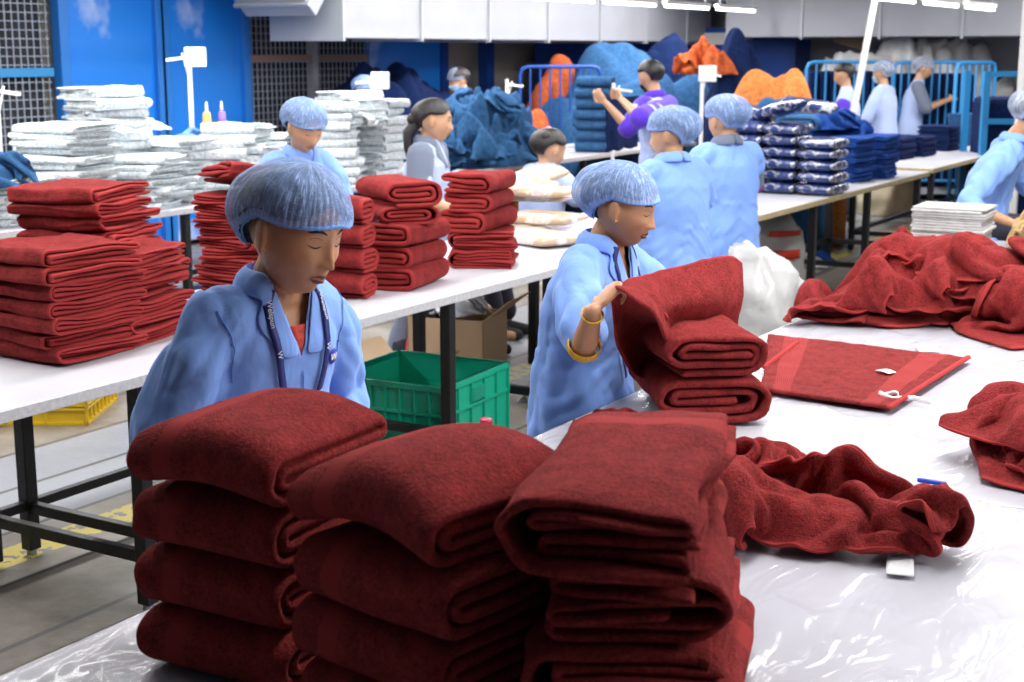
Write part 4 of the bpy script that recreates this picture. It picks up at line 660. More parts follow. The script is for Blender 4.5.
DRAPES['c4', 1] = [
 [-15,-14,-13,-15,-15,-14,-7,-6,-2,11,12,11,13,1,-8,-4,-8,-3,-6,-1,-1,13,-2,-11,-6,1,2,5,7,10,4,-3,-11,0,1,6,3,-1,-5,-2,0,-7,-6,-7],
 [-17,-13,-13,-15,-12,-9,-10,-5,1,5,13,13,10,3,0,-5,-7,-8,1,-4,0,2,-1,-6,-2,1,-2,5,10,0,-2,-5,-12,1,5,5,11,3,0,-3,0,-9,-8,-6],
 [-18,-13,-14,-11,-8,-11,-3,-8,2,4,9,9,8,0,10,1,-9,-5,-4,3,-2,-2,-7,-1,2,2,-4,1,9,5,-11,-6,-5,0,6,7,10,5,-2,-1,-5,-3,-7,-8],
 [-22,-10,-12,-5,-9,-11,3,-7,-3,7,4,9,2,8,10,0,-9,-5,-4,3,2,-2,-7,-2,4,0,-3,2,0,0,0,-4,-2,-3,6,8,9,6,-3,-7,-1,-4,-4,-7],
 [-25,-13,-12,5,-9,-7,6,-5,-5,5,7,4,6,5,2,6,-7,-6,2,-1,-1,1,-5,-1,5,-1,-7,2,1,1,3,-4,-4,-1,5,8,9,2,-4,-13,-6,-1,2,-8],
 [-31,-12,-6,0,5,-5,3,-3,-3,2,6,6,4,2,2,4,-2,-3,-1,0,-1,2,-2,-3,0,-1,-4,0,2,-2,3,1,-1,-1,2,4,8,-8,-6,-1,-10,-6,-1,-3],
 [-38,-4,-2,2,5,1,-3,2,-4,4,5,5,3,3,-1,5,0,-3,0,0,0,0,-3,-2,-1,-4,-6,4,-2,2,3,3,1,0,1,3,-4,-8,-7,1,-2,-10,-4,-6],
 [-42,4,0,6,6,1,-2,-2,3,1,6,3,3,2,-2,1,4,3,-3,-2,3,-2,-4,-1,-4,-9,-9,9,6,0,1,2,5,3,-1,-4,-5,-11,-5,-1,4,-9,-4,-5],
 [-29,1,1,8,6,0,-7,0,6,2,4,4,4,3,-2,1,2,1,-2,-2,2,1,-4,-3,-5,-10,-8,4,8,-1,2,8,1,7,-4,-3,-10,-6,-9,0,5,-10,-7,0],
 [-15,-2,3,-2,7,4,-2,-3,5,5,4,5,-1,5,2,-2,4,-1,0,-3,0,2,-3,-3,-6,-10,-6,1,5,1,4,2,6,7,-5,-2,-9,-7,-10,-2,5,-12,-10,3],
 [-2,-3,-4,-2,0,4,3,-4,4,7,12,5,3,1,2,1,-1,0,0,0,0,-2,0,-2,-8,-10,-3,1,1,4,2,2,6,-1,1,-1,-10,-7,-9,-3,3,-13,-13,1],
 [13,-4,-4,-4,-2,0,1,0,3,5,0,9,11,9,1,3,-5,-2,6,-3,0,-5,5,-3,-9,-9,-1,1,-2,2,4,3,4,0,0,-9,-3,-4,-7,-8,0,-11,-13,-1],
 [27,-4,-4,-7,-5,4,-3,4,5,1,-6,3,8,10,7,-1,-1,5,2,2,-1,-1,1,-3,-9,-4,-1,-2,0,2,2,4,4,1,-4,-6,-6,-3,-9,-10,-2,-8,-12,-11],
 [41,-4,-8,-6,-6,2,-1,4,7,-1,-3,1,7,6,1,8,-1,5,-1,1,4,3,-5,-1,-8,0,-2,-4,1,3,2,4,3,1,-5,-4,-8,-6,-10,-7,-10,-8,-14,-14],
 [55,-6,-9,-7,-5,0,4,3,-1,4,2,0,2,9,3,3,1,2,2,4,2,-2,-9,-3,6,-3,-7,2,0,4,2,3,3,1,-3,-9,-10,-7,-14,-7,-10,-8,-13,-9],
 [66,-7,-7,-8,-3,-4,7,5,-2,5,2,-1,2,3,8,0,-2,5,8,1,3,-9,-10,1,6,-3,-4,2,0,0,4,5,3,2,-8,-13,-9,-11,-11,-10,-12,-5,-10,-10],
 [70,0,-8,-12,-1,-11,10,11,-2,8,3,-1,2,1,3,3,0,-5,5,12,0,-8,-11,2,2,3,0,1,-2,1,5,5,2,-6,-12,-8,-11,-13,-9,-9,-11,-11,-9,-12],
 [83,-8,-7,-8,-3,-13,5,11,9,5,7,0,1,2,2,1,1,-6,2,5,2,-7,-10,-1,8,0,5,2,-1,1,4,0,4,-9,-13,-12,-11,-7,-9,-10,-12,-11,-14,-13],
 [95,-9,-7,-8,-9,-12,1,9,7,11,9,8,1,2,2,1,0,-8,-10,4,-1,-7,-11,-2,9,10,11,3,-2,1,5,1,-7,-11,-10,-12,-11,-8,-9,-9,-12,-12,-13,-15],
 [106,-9,-10,-8,-12,-8,-2,11,8,10,8,6,7,4,2,0,-3,-11,-13,-10,-4,4,-10,-3,12,10,6,5,4,1,3,6,-6,-12,-14,-12,-11,-11,-14,-11,-11,-10,-11,-14],
 [116,-11,-11,-10,-11,-7,4,6,10,9,10,5,6,6,3,-3,-9,-10,-14,-16,-12,5,0,-3,11,3,1,5,5,5,5,6,-5,-8,-12,-13,-10,-11,-15,-15,-10,-11,-13,-14],
 [126,-12,-11,-12,-10,-4,-3,10,11,10,10,6,-2,0,-4,-3,-5,-11,-10,-11,-12,-3,2,8,2,0,3,7,5,6,5,5,0,-12,-12,-11,-13,-12,-14,-15,-12,-13,-14,-13],
 [135,-12,-12,-13,-6,-2,-9,11,11,10,10,7,0,-6,-11,-6,-4,-10,-13,-11,-5,6,2,9,2,-1,2,8,9,4,4,3,-4,-11,-12,-13,-15,-15,-15,-15,-14,-14,-14,-14],
]
DRAPES['c4', 2] = [
 [5,2,-3,0,0,1,9,6,11,-4,-5,-5,2,-7,-3,-1,0,6,-4,-4,0,-2,3,5,0,4,0,-1,-6,-5,3,-1,8,13,9,3,4,1,7,4,3,-4,-13,-11],
 [4,4,-2,1,5,-2,7,11,9,1,-3,-4,-7,-9,-9,0,-1,3,1,3,-2,8,-2,-6,-4,3,-2,1,3,-1,-1,-5,5,10,7,5,5,9,5,-2,5,-5,-7,-9],
 [7,1,-4,5,9,-2,9,12,5,7,-4,-5,-7,-12,-9,-2,3,4,-3,-4,6,5,5,-7,-8,-5,8,5,-4,0,3,-4,-4,9,7,4,1,9,8,-2,-5,5,-10,-7],
 [12,-4,2,8,4,5,4,12,10,0,3,-8,-8,-10,-7,-2,4,0,-1,-6,-1,6,5,-5,-9,0,8,4,-3,0,0,-3,-5,8,7,2,0,9,10,-2,-6,-3,-3,-9],
 [8,2,0,13,5,9,1,11,12,0,-3,-6,-8,-8,-2,-3,5,0,-7,-4,1,-1,10,-6,-11,-2,1,1,-3,2,3,-3,2,6,6,-2,3,11,13,3,-3,-6,-5,-6],
 [5,3,9,10,7,11,2,8,9,5,-4,-10,-12,3,0,-3,-6,0,-2,-3,0,-1,7,-6,-10,-12,-1,2,0,-2,2,5,4,5,10,3,3,4,9,11,-1,-2,-6,-9],
 [4,8,10,10,10,5,11,3,10,2,-8,-7,-8,-2,-4,0,-5,0,-2,-1,-3,-2,4,-3,-8,-8,-2,3,5,-3,0,4,-1,5,10,5,10,1,-5,12,5,-4,1,-11],
 [9,7,11,7,9,7,9,5,9,-1,-2,-10,-12,-6,-7,-3,1,6,4,0,-9,2,0,-9,-8,6,4,-2,-4,4,0,5,-6,2,10,12,10,-5,-9,8,7,-8,1,-7],
 [12,3,7,10,7,8,0,8,10,9,-1,-9,-13,-11,-1,-3,-2,5,-3,1,3,-5,-4,-8,1,8,7,0,-6,3,1,-3,0,0,12,12,2,-12,-9,6,7,-7,-4,0],
 [13,-5,7,8,6,9,7,2,13,13,5,-12,-8,-11,-8,3,-7,0,6,-1,-7,2,-7,-6,8,6,10,-5,3,-7,2,3,0,-2,11,9,-6,-13,-9,3,7,-6,-6,-1],
 [9,-3,0,5,8,9,10,5,11,11,7,-4,-7,-10,-4,-7,2,-6,-4,3,-3,-4,-6,3,9,9,7,-9,-4,-1,2,4,4,4,-2,4,-8,-5,-11,-2,4,-6,-4,-5],
 [11,-5,1,0,5,11,12,1,8,11,7,-4,-6,-2,-5,-4,-5,-4,1,-6,0,-7,0,11,9,9,1,-9,-8,-3,2,12,7,-7,4,-6,-5,-5,-5,-7,-3,-2,-4,-7],
 [9,-3,-1,8,10,5,9,0,7,9,1,-7,-6,-4,-3,-3,-7,-1,-1,-1,-4,-4,10,10,8,10,-3,-12,-7,0,-3,12,6,2,1,-5,-11,-9,-5,8,-11,-7,-1,1],
 [8,-2,5,10,9,6,8,-5,8,14,-3,-9,-12,-10,-5,-1,-7,0,-2,-4,3,1,11,14,8,5,-6,-9,-10,6,-7,10,9,5,-6,-6,-10,-10,-2,11,-6,-8,1,-2],
 [8,1,4,4,9,13,7,-6,8,12,-2,-10,-7,-9,-7,-8,-8,-4,0,2,-3,8,11,9,11,-1,-8,0,-9,1,-2,5,12,1,-5,-7,-4,-9,2,8,-3,-11,5,-6],
 [5,8,1,-1,14,9,5,1,7,7,-1,-9,-6,-4,-8,-3,-7,-8,-5,-1,1,10,11,9,-1,-1,-3,1,-4,-9,2,11,4,2,-6,-4,3,-3,-2,1,3,-13,1,-7],
 [4,9,-2,3,11,3,5,5,4,10,1,-10,-3,-2,-6,-11,-1,-1,-7,1,4,2,1,8,-4,1,8,2,-11,-10,6,7,4,-4,-4,7,3,-2,-6,6,-7,1,-8,-5],
 [7,1,9,-4,10,0,7,1,6,4,5,-4,-7,2,-3,-7,-12,4,2,3,6,3,-3,0,0,2,6,-7,-9,-3,-6,5,1,0,3,0,1,0,0,-1,-3,3,-6,-4],
 [7,2,3,-1,6,-2,9,2,0,2,6,6,-3,-5,3,-6,-7,4,5,4,7,1,0,-3,0,4,-6,-5,-4,-4,-9,0,-7,0,2,1,0,-1,1,-3,-1,4,0,-1],
 [4,4,0,-1,0,3,9,5,2,-6,6,2,5,0,-3,1,1,6,3,-2,6,9,0,-2,-1,2,-3,-5,-5,-5,-8,-6,-8,-6,1,1,-2,-1,-1,0,4,-2,-2,-1],
 [5,3,-3,7,-3,-2,10,8,1,-8,0,7,0,4,7,4,4,4,3,-1,0,9,10,-3,-2,-3,-10,-5,-5,-4,-3,-3,-8,-4,-3,-2,-4,4,0,0,-6,-1,-2,-1],
 [6,0,1,4,-2,-3,8,10,-1,-4,-4,12,10,4,2,4,3,0,8,3,2,2,2,8,0,-6,-9,-6,-3,-4,-3,-5,-8,-3,-5,-8,-3,-5,1,0,-2,-2,0,-1],
 [4,1,0,4,-5,2,8,3,2,-5,2,7,15,10,3,3,7,-2,-3,5,9,2,-9,5,8,1,-9,-6,-9,-7,-6,-7,-8,-6,-6,-5,-2,-1,-1,1,-1,0,0,1],
]
DRAPES['d1', 0] = [
 [-199,12,11,5,-1,-1,7,-3,-14,-9,11,15,9,16,15,12,16,17,16,16,17,17,16,13,14,16,16,17,2,11,14,16,16,17,16,17,16,17,16,17],
 [-211,11,11,1,0,2,13,10,-10,-11,-1,14,14,13,15,16,16,16,16,16,17,17,15,14,16,15,13,15,14,7,12,16,16,17,16,17,16,16,16,15],
 [-223,11,8,0,0,10,14,15,2,-12,-9,12,16,13,16,15,16,15,16,17,17,16,16,14,16,16,14,14,7,14,14,14,17,16,16,15,16,16,14,5],
 [-233,9,5,0,9,12,12,15,11,-7,-10,7,15,14,15,16,15,15,16,17,17,16,16,14,15,17,15,14,5,15,13,16,16,14,16,16,16,13,6,0],
 [-244,7,3,13,15,11,8,10,15,2,-7,0,13,16,14,14,15,16,16,17,16,17,16,16,13,16,16,15,3,16,13,16,15,14,16,16,12,7,1,0],
 [-246,3,12,15,15,9,5,9,10,11,-5,-1,13,15,14,12,15,16,16,17,16,17,16,16,14,15,16,14,4,15,15,15,13,16,15,12,6,3,2,-3],
 [-254,12,16,16,13,9,3,6,7,12,5,-4,13,14,10,14,15,16,17,16,16,16,16,16,15,15,15,15,4,14,14,14,16,14,11,6,2,5,1,10],
 [-251,15,14,13,11,10,9,2,4,9,11,-1,11,12,10,15,15,17,16,15,15,16,17,15,16,14,15,14,6,12,16,16,12,9,5,4,4,2,9,16],
 [-247,12,13,11,11,9,11,9,3,3,9,7,10,11,8,17,14,17,16,15,15,15,16,15,15,15,15,14,9,12,16,14,8,1,3,5,2,8,14,15],
 [-254,12,12,12,13,11,11,11,8,4,3,10,10,10,12,13,15,16,15,16,15,14,16,16,14,15,15,13,12,13,14,8,1,2,2,5,11,11,11,15],
 [-251,5,10,10,10,11,12,12,12,5,6,11,10,13,13,11,15,14,15,15,16,15,16,15,14,15,15,13,15,12,6,1,1,3,10,12,11,8,9,13],
 [-245,11,9,8,7,8,8,7,10,9,11,10,11,12,11,13,15,14,15,14,16,16,16,14,15,15,14,14,13,6,0,1,6,12,13,13,7,10,8,10],
 [-239,14,9,8,8,8,9,8,4,4,10,13,13,10,9,12,13,16,15,14,16,16,15,15,15,15,14,10,8,1,2,9,14,13,12,8,9,9,8,9],
 [-235,15,9,7,7,7,9,11,10,6,3,12,14,8,8,11,12,13,15,16,16,16,14,17,15,15,16,5,8,-2,6,13,14,12,10,8,8,9,10,9],
 [-230,15,9,6,6,7,9,10,9,10,9,9,11,13,-1,10,10,13,17,16,15,17,16,16,16,16,9,1,4,7,11,14,13,11,12,10,8,8,9,7],
 [-226,15,11,7,7,7,10,10,9,10,10,6,12,11,-6,4,15,15,16,16,17,16,16,16,14,14,-4,4,6,9,14,15,15,15,11,9,9,11,7,10],
 [-222,15,11,9,8,7,11,11,10,11,8,0,10,5,3,1,16,16,16,16,16,17,16,15,10,11,-3,2,7,11,16,14,15,12,11,11,10,9,10,5],
 [-218,7,13,11,9,11,13,12,9,2,5,1,7,8,0,9,15,17,16,17,16,15,15,13,7,11,10,6,3,4,12,13,16,8,10,9,10,11,10,12],
 [-210,7,9,13,9,14,10,3,0,1,5,2,5,9,10,12,15,15,16,14,14,14,13,12,13,12,4,15,13,1,9,11,15,15,11,6,7,9,8,8],
 [-197,5,6,10,14,6,-2,-2,0,3,3,6,5,9,12,16,15,14,14,13,15,13,13,14,14,13,9,14,15,10,8,11,9,8,13,14,7,10,6,2],
 [-184,7,5,6,4,-7,-3,0,0,2,4,5,7,13,15,14,15,14,13,12,14,14,14,14,14,14,16,16,14,9,13,14,9,4,4,7,9,6,8,9],
 [-174,11,6,-8,-10,-4,-3,-2,0,3,5,4,13,14,13,15,15,14,15,10,11,13,14,16,15,16,16,17,16,15,13,13,11,7,4,-2,-2,3,10,7],
]
DRAPES['d1', 1] = [
 [-81,-3,13,-4,-16,-15,-9,12,8,10,4,6,6,1,-4,-10,-4,-2,-2,-3,-1,-2,4,-5,1,-5,-3,-3,15,6,-2,-3,-3,-2,-2,-3,-2,-2,0,1],
 [-85,12,10,-11,-16,-14,-1,10,8,10,10,7,2,-8,-7,-3,-4,-7,-3,-2,-2,-2,6,4,-1,-6,-6,5,7,10,4,-2,-2,-3,-2,-2,-3,-3,1,1],
 [-74,12,4,-15,-16,-8,3,3,14,10,11,7,-3,-9,-5,-5,-4,-8,-3,0,-1,-3,2,5,-1,-1,-6,6,11,7,4,3,-2,-2,-4,-6,-1,-1,2,-8],
 [-63,11,-4,-15,-10,-5,-1,4,8,14,10,9,-5,-8,-7,-3,-7,-4,0,-1,-2,-1,-3,6,-3,0,-3,6,12,4,8,3,-2,-7,-5,-3,3,4,-5,-16],
 [-52,5,-6,-7,-6,-4,-3,-1,3,14,14,10,-6,-7,-8,-7,-6,0,-2,-2,-1,0,-1,-3,7,-1,0,2,11,5,7,4,-5,-8,-2,3,4,0,-14,-12],
 [-36,0,-3,-7,-4,-4,-3,-3,-2,10,14,12,-3,-7,-8,-11,1,-3,-3,-1,-3,1,0,-3,5,4,-1,-1,11,5,7,-1,-8,-1,4,4,1,-10,-13,-10],
 [-22,-1,-5,-3,-3,-4,-3,-3,-4,2,13,14,1,-9,-12,-7,3,-3,-4,-1,-3,0,2,-3,3,5,1,-3,11,7,2,-8,0,6,5,-1,-9,-14,-10,-2],
 [-6,-4,-3,-2,-3,-4,-4,-3,-4,-3,6,17,4,-12,-12,-2,3,-1,-3,-6,0,2,0,-3,2,6,1,-6,12,6,-4,-1,4,7,-3,-11,-11,-9,1,3],
 [8,-4,-1,-2,-4,-4,-3,-4,-3,-4,-2,13,8,-11,-12,-2,4,0,-3,-3,-3,5,1,-4,0,6,2,-8,10,3,-1,5,5,-4,-13,-10,-3,2,3,3],
 [3,6,2,-1,-2,-1,-3,-2,-4,-4,-3,4,9,-10,-9,-2,3,-3,2,-5,-1,6,-2,1,-2,6,1,-8,7,3,4,5,-6,-13,-8,0,3,3,4,4],
 [17,1,-1,-3,-1,-2,-2,2,2,-5,-3,0,1,-9,0,-6,4,-1,-1,-2,0,4,-1,4,-3,4,1,-8,4,6,5,-9,-11,-3,2,2,3,4,4,4],
 [31,-4,-3,0,1,-2,-1,-2,1,1,-2,-3,-2,-9,-6,2,0,4,-1,1,-2,1,1,5,-2,0,1,-7,5,5,-8,-8,-1,3,1,2,4,5,4,4],
 [43,-4,-2,-2,-1,-2,-1,-1,3,4,-1,-5,-4,-8,-8,3,3,2,1,1,-1,1,0,3,-2,-4,-4,3,1,-6,-2,0,0,1,3,4,4,4,5,4],
 [59,-4,-2,-2,-1,-1,-2,-2,-1,0,6,-4,-6,-9,-8,4,4,3,2,-2,2,1,-1,0,0,-5,-3,-2,1,-2,-2,1,0,2,4,3,5,4,5,4],
 [75,-4,-2,-1,-2,-1,-2,-2,-1,-1,-2,-1,-7,-7,-10,0,4,6,2,0,3,2,1,1,-1,-3,-9,-10,1,2,-2,4,3,3,4,4,5,5,4,5],
 [91,-4,-3,-2,-1,-2,-2,-3,-1,-3,-6,-7,-6,-10,-10,-5,1,2,2,2,3,2,2,4,5,5,-12,-14,7,5,3,4,4,2,5,4,5,4,5,1],
 [107,-4,-3,-2,-3,-2,-3,-3,-3,-6,-13,-13,-7,-12,-13,-8,-1,3,2,1,2,3,4,6,11,5,-12,-9,10,10,5,6,6,5,5,4,4,4,4,1],
 [123,-7,-1,-1,-3,-2,-5,-7,-12,-12,-12,-13,-12,-12,-14,-10,0,1,0,2,4,7,8,10,9,-5,-9,-8,11,12,10,9,1,6,10,8,6,6,5,2],
 [135,-10,0,-2,-6,-5,-10,-13,-11,-12,-13,-12,-12,-14,-13,-9,1,4,6,7,7,9,9,3,-4,-9,-4,-1,3,7,10,11,4,1,7,8,8,6,6,4],
 [144,-16,-12,-3,2,-12,-10,-7,-13,-14,-12,-15,-13,-13,-10,3,6,5,7,7,8,7,-4,-7,-8,-8,-2,3,2,7,10,8,9,10,-4,4,9,5,3,4],
 [148,-13,-14,-2,-13,-8,-8,-13,-11,-14,-13,-14,-14,-5,4,5,5,5,6,6,0,-8,-8,-8,-8,-3,-3,1,2,9,7,9,10,11,13,9,-1,7,-4,-1],
 [144,-6,-11,-13,-11,-11,-11,-12,-11,-14,-14,-14,0,5,4,3,7,5,5,-8,-12,-9,-9,-8,-6,-3,-2,0,3,6,9,9,11,13,14,12,12,3,1,-5],
]
DRAPES['d1', 2] = [
 [7,-3,1,8,-4,-5,7,0,6,4,1,-4,-11,-3,2,-2,0,0,0,0,0,0,0,4,-3,1,2,3,-4,-3,5,-4,-1,0,0,0,1,1,-2,0],
 [4,0,5,7,-5,3,8,1,5,4,-4,-5,-5,2,1,-1,0,1,0,0,0,0,-1,0,-2,2,3,-4,-2,-7,-5,-1,1,0,-1,1,1,4,1,-6],
 [5,0,10,2,-1,10,6,5,0,1,2,-7,0,2,1,0,0,1,0,-1,-1,1,0,-1,-1,0,2,-6,-7,-5,-4,-4,0,0,2,3,2,3,-8,-8],
 [8,0,10,2,5,10,10,6,2,-1,1,-5,1,1,1,0,1,0,-2,0,-1,1,1,-1,0,0,0,-6,-8,-3,-6,-4,0,2,2,2,-2,-7,-12,-2],
 [4,12,7,4,1,9,14,12,5,-2,-1,-4,2,1,1,2,0,-2,0,0,0,-1,0,1,-4,0,-1,-2,-7,-4,-6,-4,1,3,1,-4,-10,-14,-4,-6],
 [4,16,6,-1,2,12,16,13,12,0,-1,-3,0,0,2,4,-4,0,1,-1,1,-1,-1,2,-4,-5,1,1,-7,-4,-5,-3,1,1,-6,-10,-15,-9,-1,-10],
 [4,8,3,5,9,13,16,15,14,8,-2,-3,-3,3,4,1,-5,1,1,0,1,-2,-2,2,-3,-4,-1,3,-8,-5,-4,1,-2,-6,-11,-14,-13,-2,-12,-5],
 [4,2,6,10,12,13,14,16,15,13,4,-4,-4,4,4,-1,-5,-2,1,3,-2,-3,0,2,-1,-6,0,4,-8,-5,-1,-3,-9,-10,-13,-10,-8,-13,-11,-4],
 [8,-1,9,12,12,13,13,13,16,16,11,-2,-4,3,5,-2,-6,-2,0,1,1,-5,-1,4,-1,-6,-1,6,-6,-5,-3,-7,-13,-13,-9,-10,-15,-13,-10,-4],
 [10,7,9,11,11,12,12,13,14,15,16,6,-5,1,4,-2,-4,-1,-3,3,0,-6,0,-2,4,-5,-1,6,-5,-5,-7,-11,-14,-9,-13,-15,-12,-11,-13,-6],
 [5,15,13,14,12,12,12,11,10,15,15,12,1,-2,1,2,-4,-3,-1,-1,1,-5,0,-5,5,-3,-1,7,-4,-7,-13,-12,-12,-14,-12,-11,-12,-14,-13,-10],
 [5,10,13,14,15,15,14,15,12,12,11,11,5,2,4,0,-1,-6,-1,-4,4,-2,-2,-7,4,2,-1,6,-6,-12,-13,-14,-13,-11,-10,-10,-15,-13,-14,-12],
 [6,4,14,14,14,15,14,15,15,15,12,8,9,3,4,4,-7,-4,0,-4,3,-2,3,-6,3,4,3,-4,-5,-15,-15,-12,-8,-10,-11,-14,-13,-13,-14,-14],
 [4,5,13,16,15,15,13,13,14,15,14,8,7,6,6,2,-3,-8,3,1,0,-3,4,0,0,5,-2,-8,-6,-13,-13,-10,-7,-9,-13,-14,-14,-13,-13,-13],
 [4,5,13,15,16,15,14,13,13,14,13,8,6,7,-1,0,0,-5,-2,-2,4,3,4,4,1,-3,-3,-5,-9,-7,-7,-6,-8,-12,-12,-12,-14,-13,-13,-14],
 [4,5,12,14,16,14,13,13,13,12,11,2,6,6,1,6,-4,-1,1,0,-1,2,5,1,-1,-5,6,2,-11,-9,-6,-7,-6,-5,-12,-14,-12,-13,-13,-12],
 [4,5,12,14,14,14,12,11,12,10,6,3,4,9,5,8,1,-3,-3,3,2,1,0,-3,-5,-6,7,11,-7,-5,-5,-5,-6,-9,-12,-12,-13,-13,-13,-15],
 [5,11,10,11,14,12,9,8,7,10,4,5,6,8,6,7,0,0,1,1,0,-2,-1,-4,-1,-6,6,11,-8,-8,-4,-5,-3,-7,-11,-11,-11,-12,-12,-11],
 [7,6,9,11,11,7,8,9,12,10,5,12,7,4,0,2,-1,2,2,4,4,3,-1,-8,-6,0,8,-3,-1,-11,-6,-7,-2,-1,-7,-13,-12,-12,-13,-14],
 [5,-1,8,12,8,7,13,13,11,8,9,6,9,3,-2,0,4,8,6,5,3,-2,-8,-1,-3,-3,6,-9,-3,0,-9,-8,-6,-4,-6,-8,-12,-7,-15,-16],
 [12,-3,-3,11,4,12,13,11,11,10,8,8,5,1,4,7,5,4,5,5,-3,-2,-1,-1,0,-2,-3,-2,-6,-7,-4,-3,-8,-9,-7,-9,-12,-8,-13,-14],
 [4,7,-6,0,7,11,13,12,12,9,7,8,4,7,10,3,5,6,-1,3,1,0,-1,0,-4,-4,-3,-5,-5,-4,-4,-6,-7,-8,-7,-10,-6,-13,-13,-14],
]
DRAPES['d2', 0] = [
 [-118,12,9,-2,-9,11,12,10,6,9,8,7,7,7,5,7,6,10,15,15,16,15,15,16,12,10,14,16,15,16,12,11,11,11,10,9,3,5,1,8],
 [-128,9,9,6,1,0,6,9,6,7,8,7,7,7,5,7,10,15,15,15,15,16,15,15,14,15,13,15,14,10,9,11,10,11,11,10,11,-1,1,1],
 [-142,10,10,8,2,6,4,3,5,7,5,7,7,6,7,11,15,15,14,15,15,15,15,16,13,14,14,14,13,7,11,11,10,10,10,10,9,3,-4,-1],
 [-152,9,8,6,4,5,5,1,6,6,6,6,7,8,11,15,16,16,15,16,14,12,14,15,12,14,14,13,11,11,9,9,9,9,10,11,7,1,-1,-4],
 [-160,7,10,3,3,4,2,4,5,6,5,6,8,14,16,14,15,16,15,15,12,13,16,13,10,14,14,12,12,7,8,9,9,9,14,15,-3,1,0,-5],
 [-168,8,7,1,4,3,3,2,3,7,5,11,13,17,12,14,16,14,13,15,14,14,13,12,12,13,15,10,11,4,8,9,12,15,15,10,-3,-5,1,-2],
 [-179,7,3,6,8,-2,2,-1,5,7,10,16,16,15,15,12,15,11,12,15,13,14,15,11,11,15,13,12,11,7,0,16,16,16,10,0,-2,-3,-1,6],
 [-193,7,6,7,4,6,-6,-1,7,11,14,16,16,15,13,14,14,11,13,10,14,16,15,13,15,10,11,14,11,13,-2,16,15,15,15,-1,-9,2,5,5],
 [-204,5,4,8,4,10,-3,-2,10,13,13,16,16,14,14,11,15,14,13,9,13,15,15,14,14,14,15,11,11,8,7,11,16,15,14,4,1,3,2,6],
 [-218,3,6,10,7,7,-1,6,12,12,11,16,15,14,12,11,14,15,12,13,14,14,14,16,13,14,14,15,10,2,11,13,14,15,15,16,6,3,3,-3],
 [-217,-8,4,12,11,5,7,5,15,8,10,15,14,12,12,11,14,14,13,16,15,13,15,16,16,14,12,13,8,7,8,14,16,16,16,16,12,6,2,-4],
 [-209,-9,-7,8,12,10,11,5,15,4,8,16,13,10,9,14,14,13,15,16,16,16,15,16,13,15,14,10,11,13,3,14,15,15,17,16,9,9,-2,-4],
 [-205,-2,-6,-7,11,12,8,12,15,0,7,14,13,9,15,15,9,14,15,16,16,16,15,14,15,13,15,11,11,11,10,9,16,15,17,16,0,5,-2,-3],
 [-199,1,-3,-12,0,12,12,15,13,-4,10,11,9,15,16,15,10,9,15,15,16,15,16,15,14,14,12,13,12,12,8,14,14,16,15,14,1,-6,0,-2],
 [-199,5,-4,-6,-7,9,13,16,13,-1,7,7,12,16,12,9,10,15,16,13,15,15,15,15,14,14,14,15,12,9,14,13,13,15,12,6,0,-3,-2,-4],
 [-197,2,-8,0,1,2,11,15,13,3,2,9,12,10,9,11,16,16,12,14,14,13,15,14,15,16,16,14,15,14,12,12,12,11,10,-1,-2,-2,-3,-4],
 [-182,-10,-4,-1,0,-1,9,15,13,7,6,10,2,9,13,11,13,14,11,11,14,14,15,15,16,16,17,15,14,16,15,13,5,6,10,7,7,2,-12,-13],
 [-174,-6,-12,5,-2,0,6,11,9,12,12,10,2,9,2,11,14,11,8,14,13,15,15,15,16,16,17,16,15,15,15,14,-4,5,11,9,15,10,-14,-16],
 [-164,-15,-10,4,3,3,0,7,8,12,8,6,13,10,7,4,12,6,11,12,14,15,15,16,16,16,16,16,15,15,14,6,-1,5,15,14,6,4,0,-13],
 [-163,-15,0,5,-1,-5,1,6,6,8,2,9,11,11,11,5,14,10,10,11,11,16,15,16,16,15,16,15,16,16,6,3,5,7,14,10,6,0,5,-2],
 [-163,-4,1,-2,-5,-1,-3,4,7,10,-2,0,12,15,7,11,11,10,11,13,15,15,15,15,16,16,15,15,15,10,7,9,9,8,8,11,0,-3,1,6],
 [-153,2,-2,-3,-5,-5,-3,-3,9,5,4,-3,7,15,16,13,12,9,9,11,13,14,15,14,16,16,16,17,6,3,8,9,9,8,9,13,-2,-1,2,5],
]
